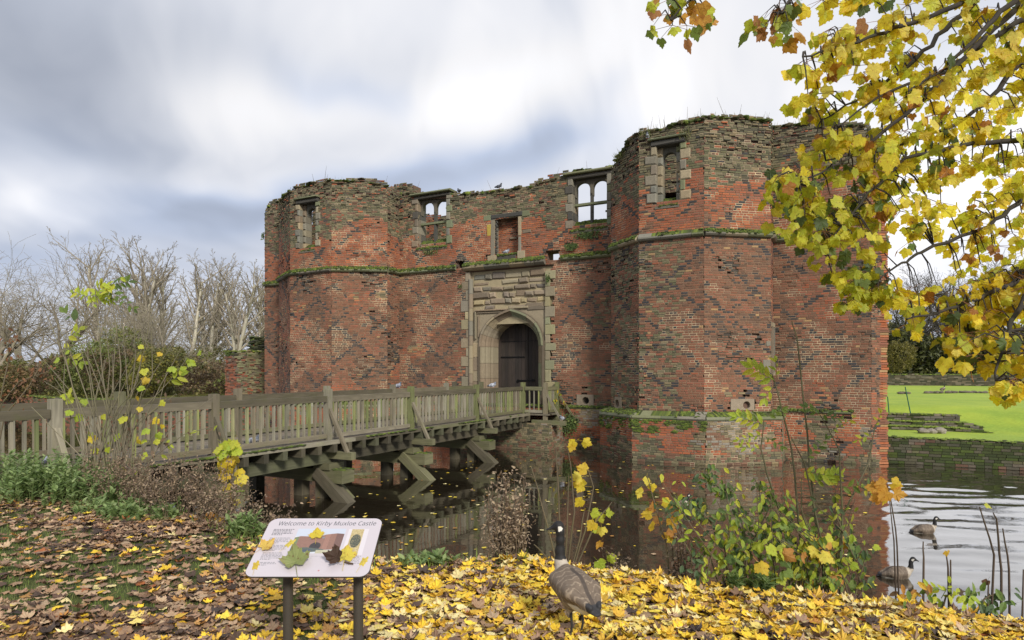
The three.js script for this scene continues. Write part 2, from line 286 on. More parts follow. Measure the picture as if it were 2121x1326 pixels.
// plan of the front
const LT = [[-12.4, 0], [-12.4, 0.87], [-10.3, 2.15], [-7.8, 2.15], [-5.72, 0.87], [-5.72, -0.05]];
const RT = [[4.7, -0.05], [4.7, 1.1], [6.05, 2.25], [8.2, 2.25], [10.1, 0.9], [10.1, -0.05]];
const base = (y) => () => y;
const gateHole = [-2.12 + 5.72, 1.86 + 5.72, 1.64, 7.28];
const winL = [-4.75 + 5.72, -3.12 + 5.72, 8.72, 10.78], winR = [2.68 + 5.72, 4.22 + 5.72, 8.78, 10.66];
const hatch = [1.62 + 5.72, 2.20 + 5.72, 7.50, 7.86], hatchL = [-2.62 + 5.72, -2.20 + 5.72, 7.50, 7.82];
const curtain = wall('gate_wall', [[[-5.72, 0], [4.7, 0], 1.62,
  profile([[0, 11.30], [0.9, 11.2], [0.95, 10.9], [2.75, 10.86], [2.8, 10.72], [4.4, 10.70], [5.7, 10.62], [6.5, 10.64], [6.55, 10.72], [6.9, 10.74], [6.92, 10.82], [7.4, 10.84], [7.42, 10.92], [8.3, 10.92], [10.4, 10.9]]),
  { seed: 11, holes: [winL, winR, gateHole, hatch, Object.assign(hatchL, {}), Object.assign([-0.78 + 5.72, 0.40 + 5.72, 7.80, 9.42], { open: true }), [3.24 + 5.72, 3.32 + 5.72, 2.13, 2.43], [2.93 + 5.72, 3.63 + 5.72, 1.66, 2.09]], thick: 0.62, shift: 0.75, crown: 1.0, red: -0.02, green: (s) => 0.42 * step(7.4, 9.2, s) }]]);
const leftTower = wall('tower', [
  [LT[0], LT[1], 1.62, base(11.3), { seed: 21 }],
  [LT[1], LT[2], 1.62, base(11.45), { seed: 22 }],
  [LT[2], LT[3], 1.62, profile([[0, 11.30], [0.35, 11.5], [0.9, 11.52], [2.5, 11.5]]), { seed: 23, green: 0.16, holes: [[0.52, 1.66, 8.62, 10.72]], diaper: 2.3, shift: 0.4 }],
  [LT[3], LT[4], 1.62, profile([[0, 11.5], [1.3, 11.55], [2.1, 11.48], [2.44, 11.3]]), { seed: 24, green: 0.20, diaper: 2.0, shift: 0.9 }],
  [LT[4], LT[5], 1.62, base(11.25), { seed: 25 }],
]);
const rightTower = wall('tower', [
  [RT[0], RT[1], 1.66, base(10.6), { seed: 31 }],
  [RT[1], RT[2], 1.66, profile([[0, 10.42], [0.4, 10.75], [1.1, 11.02], [1.77, 11.2]]), { seed: 32, green: 0.62, holes: [[0.26, 0.70, 1.67, 2.07], [0.37, 0.43, 2.07, 2.42]] }],
  [RT[2], RT[3], 1.66, profile([[0, 11.18], [0.8, 11.2], [1.5, 11.24], [1.8, 11.32], [2.15, 11.32]]), { seed: 33, green: (s) => mix(0.62, 0.10, step(1.2, 2.0, s)), diaper: 2.15, shift: 0.3, holes: [[0.52, 1.44, 8.70, 10.66]], pieces: (s, y) => y > 1.7 && y < 3.9 }],
  [RT[3], RT[4], 1.66, base(11.36), { seed: 34, red: -0.04, green: 0.12, diaper: 1.9, holes: [[0.92, 1.74, 1.74, 2.10], [1.42, 1.49, 2.10, 2.46]] }],
  [RT[4], RT[5], 1.66, base(11.3), { seed: 35, holes: [[0.10, 0.62, 2.95, 4.62]] }],
]);
const flankL = wall('flank_wall', [
  [[-14.38, -5], [-14.38, 0], -0.8, base(11.2), { seed: 41 }],
  [[-14.38, 0], [-12.4, 0], -0.8, profile([[0, 11.25], [0.15, 11.6], [0.5, 11.85], [1.9, 11.85]]), { seed: 42, lichen: 0.02, crown: 0.9 }],
]);
const flankR = wall('flank_wall', [
  [[10.1, 0], [13.03, 0], -0.8, profile([[0, 11.45], [1.2, 11.4], [2.2, 11.2], [2.9, 10.9]]), { seed: 51, lichen: 0.10, green: 0.24, diaper: 2.2, shift: 1.0, red: 0.03 }],
  [[13.03, 0], [13.34, -0.31], -0.8, base(10.8), { seed: 52, crown: 0.5, red: 0.2, eroded: 0.2 }],
]);
// broken stub where the curtain was torn away
{
  const g = new GB(77), r = rng(771);
  for (let k = 0; k < 134; k++) { const y = (k + 0.5) * CH - 0.4, q = fbm(k * 0.16, 2.5, 1.5, 3); if (y > 10.5 + q * 0.5) break; const out = 0.02 + q * 0.30 + r() * 0.10, c = tone(pick(r, [BRICK[0], BRICK[2], BRICK[3], BRICK[4], BRICK[14]]), 0.18, r, 0.1); g.frame([13.24 + out * 0.35 - 0.10, y, -0.50], [0.12 + out * 0.35, 0, -0.10], [0, CH / 2 - 0.008, 0], [0.10, 0, 0.22 + r() * 0.04], c); g.frame([13.18, y, -0.53], [0.12, 0, -0.1], [0, CH / 2 + 0.001, 0], [0.08, 0, 0.2], MORTAR[1]); }
  part('brickwork', g.geo(), M.brick, flankR.home, 'stuff');
}
{ const g = new GB(15); for (const [u, y] of [[10.1, 11.36], [-12.4, 11.3], [-5.72, 11.1], [4.7, 10.35]]) { const q = new GB(u * 10 | 0); q.box(u, (y + 1.6) / 2, -0.40, 0.34, y - 1.6, 0.56, [0.16, 0.095, 0.065]); part('masonry_core', q.geo(), M.brick, gatehouse); } }
// diamonds of projecting headers on the right flank
for (const [cu, cy] of [[11.45, 2.62], [11.98, 2.66]]) for (let i = -3; i <= 3; i++) for (let j = -3; j <= 3; j++) if (Math.abs(i) + Math.abs(j) === 3 && (i + j + 9) % 2 === 1) { const g = new GB(i * 7 + j + 60), r = rng(i * 31 + j * 7 + 99); g.block([cu + i * 0.085, cy + j * CH, 0.01], [0.056, 0, 0], [0, 0.034, 0], [0, 0, 0.055], 0.014, tone([0.10, 0.092, 0.08], 0.3, r)); part('projecting_header', g.geo(), M.brick, gatehouse); }
// battered footings below the weathered plinth
const off = (pts, d) => pts.map((p, i) => { const a = pts[Math.max(0, i - 1)], b = pts[Math.min(pts.length - 1, i + 1)], e = (x, y) => { const l = Math.hypot(y[0] - x[0], y[1] - x[1]) || 1; return [-(y[1] - x[1]) / l, (y[0] - x[0]) / l]; }; const n1 = i ? e(a, p) : e(p, b), n2 = i < pts.length - 1 ? e(p, b) : n1, m = [n1[0] + n2[0], n1[1] + n2[1]], q = 2 / (m[0] ** 2 + m[1] ** 2) ; return [p[0] + m[0] * d * q, p[1] + m[1] * d * q]; });
const RB = off(RT, 0.36), LB = off(LT, 0.30);
const foot = (name, P, y1, seed, green) => wall(name, P.slice(1).map((b, i) => [P[i], b, -0.8, base(y1), { seed: seed + i, crown: 0, green, diaper: 50, thick: 0.5 }]));
foot('tower_footing', RB, 1.44, 61, 0.16); foot('tower_footing', LB, 1.44, 71, 0.1);
wall('gate_wall_footing', [[[-5.5, 0.05], [4.75, 0.05], -0.8, base(1.56), { seed: 81, crown: 0, diaper: 50 }]]);

// ---- dressed stone: string courses, plinths, windows, gate
const ST = { buff: [0.34, 0.28, 0.18], grey: [0.235, 0.215, 0.165], dark: [0.085, 0.08, 0.068], green: [0.20, 0.215, 0.12], brown: [0.25, 0.195, 0.135], yellow: [0.42, 0.34, 0.19] };
const MOSS = [[0.105, 0.150, 0.022], [0.075, 0.105, 0.020], [0.150, 0.190, 0.030], [0.060, 0.075, 0.022]];
function stoneRow(name, A, B, prof, y, lens, cols, seed, mossy = 0.6, mossDepth = 0.05) {
  // moulded stones in a row along A-B; prof: [[out, height], ...] drawn bottom to top
  const L = Math.hypot(B[0] - A[0], B[1] - A[1]), t = [(B[0] - A[0]) / L, (B[1] - A[1]) / L], n = [-t[1], t[0]], r = rng(seed), P = (s, d, h) => [A[0] + t[0] * s + n[0] * d, y + h, A[1] + t[1] * s + n[1] * d];
  const row = sub(name, gatehouse), mg = new GB(seed + 5); let s = 0;
  while (s < L - 0.05) {
    let w = lens * (0.7 + 0.6 * r()); if (L - s - w < lens * 0.4) w = L - s; const g = new GB(seed * 31 + s * 100 | 0), a = s + 0.004, b = s + w - 0.004, dy = (r() - 0.5) * 0.012, dd = (r() - 0.5) * 0.02, c = tone(pick(r, cols), 0.2, r, 0.1);
    for (let i = 0; i + 2 < prof.length; i++) g.quad(P(a, prof[i][0] + dd, prof[i][1] + dy), P(b, prof[i][0] + dd, prof[i][1] + dy), P(b, prof[i + 1][0] + dd, prof[i + 1][1] + dy), P(a, prof[i + 1][0] + dd, prof[i + 1][1] + dy), c, s, i);
    { const [p0, p1] = prof.slice(-2), m = Math.ceil((b - a) / 0.07); for (let j = 0; j < m; j++) { const e = mix(a, b, j / m), f = mix(a, b, (j + 1) / m), k = fbm(e * 1.3 + seed, 7.7, 0.5, 3), cc = k + r() * 0.2 > 0.66 - mossy * 0.30 ? tone(pick(r, MOSS), 0.25, r) : c; g.quad(P(e, p0[0] + dd, p0[1] + dy), P(f, p0[0] + dd, p0[1] + dy), P(f, p1[0] + dd, p1[1] + dy), P(e, p1[0] + dd, p1[1] + dy), cc, e, 0); } }
    for (const [e, z] of [[a, 1], [b, 0]]) for (let i = 1; i + 1 < prof.length; i++) { const q = [prof[0], prof[i], prof[i + 1]].map(([d, h]) => P(e, d + dd, h + dy)); z ? g.tri(q[0], q[2], q[1], c) : g.tri(q[0], q[1], q[2], c); }
    part('stone', g.geo(), M.stone, row);
    s += w;
  }
  const [d0, h0] = prof[prof.length - 2], [d1, h1] = prof[prof.length - 1];                  // moss cushions on the weathering
  for (let i = 0; i < L * 64 * mossy; i++) { const u = r() * L, m = fbm(u * 1.1 + seed, 3.3, 2.5, 3); if (m < 0.60 - mossy * 0.32) continue; const q = r(), e = P(u, mix(d0, d1, q) + (r() - 0.3) * 0.02, mix(h0, h1, q)); mg.lump(e, 0.028 + r() * 0.05, mossDepth * (0.3 + r() * 0.6), 0.03 + r() * 0.035, tone(pick(r, MOSS), 0.2, r), 0.35, 4, 6); }
  if (!mg.empty) part('moss', mg.geo(), M.moss, row, 'stuff');
}
const STRING = [[0.0, -0.02], [0.10, 0.0], [0.15, 0.05], [0.15, 0.10], [0.02, 0.24]];
const along = (P, fn) => P.slice(1).forEach((b, i) => fn(P[i], b, i));
const SY = 7.42;
along(off(LT, 0).map((p) => p), (a, b, i) => stoneRow('string_course', a, b, STRING, SY, 0.8, [ST.green, ST.grey], 200 + i, 0.9));
along(RT, (a, b, i) => stoneRow('string_course', a, b, STRING, SY, 0.8, [ST.green, ST.grey, ST.buff], 210 + i, [1.3, 1.3, 0.5, 1.0, 1.2][i]));
stoneRow('string_course', [-14.38, 0], [-12.4, 0], STRING, SY, 0.7, [ST.green], 220, 1.4);
stoneRow('string_course', [10.1, 0], [13.03, 0], STRING, SY, 0.8, [ST.green, ST.dark], 221, 1.3);
stoneRow('string_course', [-5.72, 0], [-2.66, 0], STRING, SY, 0.8, [ST.green, ST.grey], 222, 0.8);
stoneRow('string_course', [2.26, 0], [4.7, 0], STRING, SY, 0.8, [ST.green], 223, 1.4);
stoneRow('gate_ledge', [-2.22, 0.02], [1.60, 0.02], [[0, -0.10], [0.12, -0.08], [0.22, 0], [0.24, 0.10], [0.05, 0.24]], SY + 0.0, 0.6, [ST.grey, ST.buff], 224, 1.6, 0.07);
const PL = [[-0.1, -0.02], [0.02, 0.0], [0.06, 0.05], [0.04, 0.13], [-0.34, 0.27]];
along(RB, (a, b, i) => stoneRow('plinth', a, b, PL, 1.42, 0.75, [ST.green, ST.grey, [0.27, 0.28, 0.18]], 230 + i, [1, 1, 0.25, 0.35, 1][i]));
along(LB, (a, b, i) => stoneRow('plinth', a, b, PL, 1.42, 0.75, [ST.green, ST.grey], 240 + i, 0.7));
stoneRow('plinth', [-5.5, 0.05], [4.72, 0.05], [[0, 0], [0.06, 0.02], [0.07, 0.05], [-0.04, 0.11]], 1.55, 0.9, [ST.dark, ST.green], 250, 1.1);
stoneRow('plinth', [10.2, 0], [12.5, 0], [[0, 0], [0.07, 0.02], [0.08, 0.06], [0, 0.12]], 1.62, 0.9, [ST.dark, ST.green], 251, 0.7);
// mossy brick band below the right tower's plinth
{ const g = new GB(91), r = rng(919); for (let i = 0; i < 900; i++) { const k = r() < 0.7 ? 2 : 1, A = RB[k], B = RB[k + 1], u = Math.pow(r(), 1.0), y = 1.40 - Math.pow(r(), 1.4) * 0.42, m = fbm(u * 5, y * 4, 1.5, 3); if (m < 0.42 + (1.40 - y) * 0.3) continue; const L = Math.hypot(B[0] - A[0], B[1] - A[1]), n = [-(B[1] - A[1]) / L, (B[0] - A[0]) / L]; g.lump([mix(A[0], B[0], u) + n[0] * 0.01, y, mix(A[1], B[1], u) + n[1] * 0.01], 0.05 + r() * 0.05, 0.018 + r() * 0.02, 0.03, tone(pick(r, MOSS), 0.25, r), 0.3, 4, 5); } part('moss', g.geo(), M.moss, gatehouse, 'stuff'); }

// a dressed block as a piece: centre x,y, size, front depth
function stone(home, x, y, w, h, zf, depth, c, seed, bev = 0.018, name = 'stone') { const g = new GB(seed), r = rng(seed * 7 + 1); g.block([x, y, zf - depth / 2], [w / 2 - 0.004, 0, (r() - 0.5) * 0.01], [0, h / 2 - 0.004, (r() - 0.5) * 0.012], [0, 0, depth / 2], bev, tone(c, 0.18, r, 0.12)); return part(name, g.geo(), M.stone, home); }
// two-light mullioned window with round heads; x0..x1, y0..y1 the opening, zf the wall face
function curtainWindow(x0, x1, y0, y1, seed) {
  const w = sub('window', gatehouse), r = rng(seed), dark = [ST.dark, [0.12, 0.105, 0.08], ST.grey], zi = -0.30, xm = (x0 + x1) / 2;
  for (const [sx, sg, cols] of [[x0, -1, [ST.grey, ST.dark, ST.brown]], [x1, 1, [ST.green, ST.grey]]]) {             // jamb stones, alternately long and short
    let y = y0 - 0.12, k = 0; while (y < y1 - 0.02) { let h = 0.28 + r() * 0.10; if (y + h > y1 - 0.12) h = y1 + 0.06 - y; const lw = (k++ % 2 ? 0.16 : 0.30) + r() * 0.06; stone(w, sx + sg * lw / 2 - sg * 0.02, y + h / 2, lw, h, 0.035 + r() * 0.02, 0.30, pick(r, cols), seed + k * 17 + sg, 0.03, 'jamb_stone'); stone(w, sx + sg * 0.03, y + h / 2, 0.12, h, -0.20, 0.40, pick(r, cols), seed + k * 19 + sg, 0.04, 'jamb_stone'); y += h; }
  }
  stone(w, (x0 + x1) / 2, y1 + 0.10, x1 - x0 + 0.42, 0.15, 0.05, 0.50, ST.dark, seed + 1, 0.03, 'lintel');
  stone(w, (x0 + x1) / 2 - 0.04, y1 + 0.24, x1 - x0 + 0.62, 0.10, 0.18, 0.60, ST.green, seed + 2, 0.03, 'hood_mould');
  // tracery slab with two arched lights
  const sh = new THREE.Shape(); sh.moveTo(x0 + 0.02, y1 - 0.62); sh.lineTo(x0 + 0.02, y1 + 0.02); sh.lineTo(x1 - 0.02, y1 + 0.02); sh.lineTo(x1 - 0.02, y1 - 0.62); const lw = (x1 - x0) / 2 - 0.085;
  const rad = lw / 2, yc = y1 - 0.06 - rad;
  for (const [cx, e] of [[xm + 0.045 + rad, 1], [xm - 0.045 - rad, -1]]) { sh.lineTo(cx + rad, y1 - 0.62); sh.lineTo(cx + rad, yc); sh.absarc(cx, yc, rad, 0, Math.PI, false); sh.lineTo(cx - rad, y1 - 0.62); }
  const tg = new THREE.ExtrudeGeometry(sh, { depth: 0.16, bevelEnabled: true, bevelSize: 0.02, bevelThickness: 0.03, bevelSegments: 1, curveSegments: 10 }); tg.translate(0, 0, zi - 0.1); tg.setAttribute('color', new THREE.BufferAttribute(new Float32Array(tg.attributes.position.count * 3).map((_, i) => [0.13, 0.115, 0.085][i % 3]), 3)); part('tracery', tg, M.stone, w);
  const g = new GB(seed + 3); g.frame([xm, (y0 + y1 - 0.55) / 2, zi], [0.045, 0, 0], [0, (y1 - 0.55 - y0) / 2, 0], [0, 0, 0.09], ST.dark); part('mullion', g.geo(), M.stone, w);
  const h = new GB(seed + 4); h.frame([(x0 + x1) / 2, mix(y0, y1, 0.47), zi + 0.02], [(x1 - x0) / 2, 0, 0], [0, 0.045, 0], [0, 0, 0.10], ST.green); part('transom', h.geo(), M.stone, w);
  const sl = new GB(seed + 5); sl.quad([x0 - 0.1, y0 - 0.24, 0.06], [x1 + 0.05, y0 - 0.24, 0.06], [x1 + 0.02, y0 + 0.22, -0.42], [x0 - 0.02, y0 + 0.22, -0.42], ST.green); sl.quad([x0 - 0.1, y0 - 0.32, 0.02], [x1 + 0.05, y0 - 0.32, 0.02], [x1 + 0.05, y0 - 0.24, 0.06], [x0 - 0.1, y0 - 0.24, 0.06], ST.grey); part('sill', sl.geo(), M.stone, w);
  const mg = new GB(seed + 6); for (let i = 0; i < 520; i++) { const q = r(), x = mix(x0 - 0.05, x1, r()); mg.lump([x, y0 - 0.23 + q * 0.44, 0.06 - q * 0.46], 0.03 + r() * 0.05, 0.02 + r() * 0.028, 0.04, tone(pick(r, MOSS), 0.25, r), 0.4, 4, 6); } part('moss', mg.geo(), M.moss, w, 'stuff');
}
curtainWindow(-4.70, -3.16, 8.72, 10.70, 1300); curtainWindow(2.74, 4.18, 8.78, 10.58, 1400);
// single-light tower window in a frame of worn stones
function towerWindow(x0, x1, y0, y1, z, seed, wide, back) {
  const w = sub('window', gatehouse), r = rng(seed);
  for (const [sx, sg, cols] of [[x0, -1, [ST.grey, ST.brown, ST.grey, ST.buff]], [x1, 1, [ST.green, ST.grey, ST.buff]]]) {
    let y = y0 - 0.06, k = 0; while (y < y1 - 0.05) { let h = 0.24 + r() * 0.12; if (y + h > y1 - 0.14) h = y1 - y; const lw = (k++ % 2 ? 0.15 : 0.30) * wide + r() * 0.06; stone(w, sx + sg * (lw / 2 - 0.04), y + h / 2, lw, h, z + 0.03 + r() * 0.03, 0.3, pick(r, cols), seed + k * 13 + sg, 0.035, 'jamb_stone'); stone(w, sx - sg * 0.08, y + h / 2, 0.24, h, z - 0.16, 0.42, pick(r, cols), seed + k * 23 + sg, 0.05, 'jamb_stone'); y += h; }
  }
  const iw = x1 - x0 - 0.36, cx = (x0 + x1) / 2, rad = iw / 2, yc = y1 - 0.16 - rad, sh = new THREE.Shape(); sh.moveTo(x0, y1 - 0.5); sh.lineTo(x0, y1 + 0.02); sh.lineTo(x1, y1 + 0.02); sh.lineTo(x1, y1 - 0.5); sh.lineTo(cx + rad, y1 - 0.5); sh.lineTo(cx + rad, yc); sh.absarc(cx, yc, rad, 0, Math.PI, false); sh.lineTo(cx - rad, y1 - 0.5);
  const tg = new THREE.ExtrudeGeometry(sh, { depth: 0.18, bevelEnabled: true, bevelSize: 0.02, bevelThickness: 0.03, bevelSegments: 1 }); tg.translate(0, 0, z - 0.46); tg.setAttribute('color', new THREE.BufferAttribute(new Float32Array(tg.attributes.position.count * 3).map((_, i) => [0.15, 0.145, 0.12][i % 3]), 3)); part('window_head', tg, M.stone, w);
  stone(w, cx, y1 + 0.08, x1 - x0 + 0.30, 0.18, z + 0.10, 0.65, ST.dark, seed + 1, 0.03, 'lintel'); stone(w, cx - 0.02, y1 + 0.21, x1 - x0 + 0.44, 0.07, z + 0.20, 0.55, ST.green, seed + 2, 0.025, 'hood_mould');
  const sl = new GB(seed + 5); sl.quad([x0 - 0.02, y0 - 0.22, z + 0.05], [x1 - 0.05, y0 - 0.22, z + 0.05], [x1 - 0.05, y0 + 0.16, z - 0.4], [x0 + 0.1, y0 + 0.16, z - 0.4], ST.green); sl.quad([x0 - 0.02, y0 - 0.27, z + 0.03], [x1 - 0.05, y0 - 0.27, z + 0.03], [x1 - 0.05, y0 - 0.2, z + 0.05], [x0 - 0.02, y0 - 0.2, z + 0.05], ST.grey); part('sill', sl.geo(), M.stone, w);
  const mg = new GB(seed + 6); for (let i = 0; i < 170; i++) { const q = r(); mg.lump([mix(x0 + 0.15, x1 - 0.1, r()), y0 - 0.2 + q * 0.34, z + 0.05 - q * 0.42], 0.03 + r() * 0.045, 0.02, 0.04, tone(pick(r, MOSS), 0.25, r), 0.4, 4, 6); } part('moss', mg.geo(), M.moss, w, 'stuff');
}
towerWindow(6.62, 7.46, 8.72, 10.56, 2.25, 1500, 1.15); towerWindow(-9.72, -8.70, 8.66, 10.62, 2.15, 1600, 0.85);
// narrow stone-framed light in the return of the right tower
{ const w = sub('window', gatehouse), g = (x, y, z, a, b, c, s, n, col = ST.buff) => { const q = new GB(s); q.box(x, y, z, a, b, c, col); part(n, q.geo(), M.stone, w); }; g(10.11, 4.56, 0.46, 0.14, 0.14, 0.72, 1, 'lintel'); g(10.12, 3.72, 0.20, 0.12, 1.54, 0.15, 2, 'jamb_stone', ST.grey); g(10.12, 3.72, 0.74, 0.12, 1.54, 0.12, 3, 'jamb_stone', ST.brown); g(10.12, 2.92, 0.46, 0.14, 0.10, 0.66, 4, 'sill'); g(9.86, 3.72, 0.46, 0.04, 1.54, 0.46, 5, 'dark_plate', [0.02, 0.018, 0.016]);  // plate coloured near-black for the shade inside this opening
  const A = RT[3], B = RT[4], L = Math.hypot(B[0] - A[0], B[1] - A[1]), q = new GB(6), P = (s, y, d) => [A[0] + (B[0] - A[0]) * s / L - (B[1] - A[1]) / L * d * -1 * -1, y, A[1] + (B[1] - A[1]) * s / L + (B[0] - A[0]) / L * d]; for (const [s, y, ww, h] of [[2.18, 3.18, 0.26, 0.42], [2.24, 3.92, 0.16, 0.16]]) { const c = P(s, y, 0.0), t = [(B[0] - A[0]) / L * ww / 2, 0, (B[1] - A[1]) / L * ww / 2], n = [-(B[1] - A[1]) / L * 0.03, 0, (B[0] - A[0]) / L * 0.03]; q.block(c, t, [0, h / 2, 0], n, 0.012, ST.grey); } part('quoin', q.geo(), M.stone, w); }
// gun ports: a slab with a round hole, and the sighting slit above
function gunPort(A, B, s, y, w, h, seed, hx, slit) {
  const L = Math.hypot(B[0] - A[0], B[1] - A[1]), home = sub('gun_port', gatehouse), sh = new THREE.Shape(); sh.moveTo(-w / 2, -h / 2); sh.lineTo(w / 2, -h / 2); sh.lineTo(w / 2, h / 2); sh.lineTo(-w / 2, h / 2); sh.closePath(); const p = new THREE.Path(); p.absarc(hx, -0.02, h * 0.36, 0, Math.PI * 2, false); sh.holes.push(p);
  const q = (g, c) => { if (g.index) g = g.toNonIndexed(); g.setAttribute('color', new THREE.BufferAttribute(new Float32Array(g.attributes.position.count * 3).map((_, i) => c[i % 3]), 3)); return g; };
  const set = (m, d) => { m.position.set(A[0] + (B[0] - A[0]) * s / L - (B[1] - A[1]) / L * d, y, A[1] + (B[1] - A[1]) * s / L + (B[0] - A[0]) / L * d); m.rotation.y = -Math.atan2(B[1] - A[1], B[0] - A[0]); };
  const g = new THREE.ExtrudeGeometry(sh, { depth: 0.06, bevelEnabled: true, bevelSize: 0.008, bevelThickness: 0.012, bevelSegments: 1, curveSegments: 12 }); set(part('slab', q(g, tone([0.30, 0.24, 0.17], 0.1, rng(seed))), M.stone, home), -0.045);
  const rg = new THREE.CylinderGeometry(h * 0.37, h * 0.25, 0.30, 20, 1, true); rg.rotateX(Math.PI / 2); rg.translate(hx, -0.02, -0.13); set(part('bore', q(rg, [0.20, 0.165, 0.12]), new THREE.MeshStandardMaterial({ vertexColors: true, side: THREE.DoubleSide, roughness: 0.95 }), home), -0.02);
  const bg = new THREE.BoxGeometry(w * 0.9, h * 1.0, 0.05); bg.translate(0, 0, -0.34); set(part('dark_backing', q(bg, [0.02, 0.018, 0.016]), M.plain, home), 0);  // near-black plates stand for the darkness inside the bore and slit
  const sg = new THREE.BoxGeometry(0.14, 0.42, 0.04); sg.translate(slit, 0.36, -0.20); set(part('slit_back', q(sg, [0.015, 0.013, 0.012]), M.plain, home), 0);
}
gunPort([-5.72, 0], [4.7, 0], 3.28 + 5.72, 1.88, 0.70, 0.42, 3, 0.02, 0); gunPort(RT[3], RT[4], 1.33, 1.92, 0.82, 0.36, 4, 0.14, 0.12); gunPort(RT[1], RT[2], 0.48, 1.87, 0.44, 0.40, 5, -0.06, -0.08);
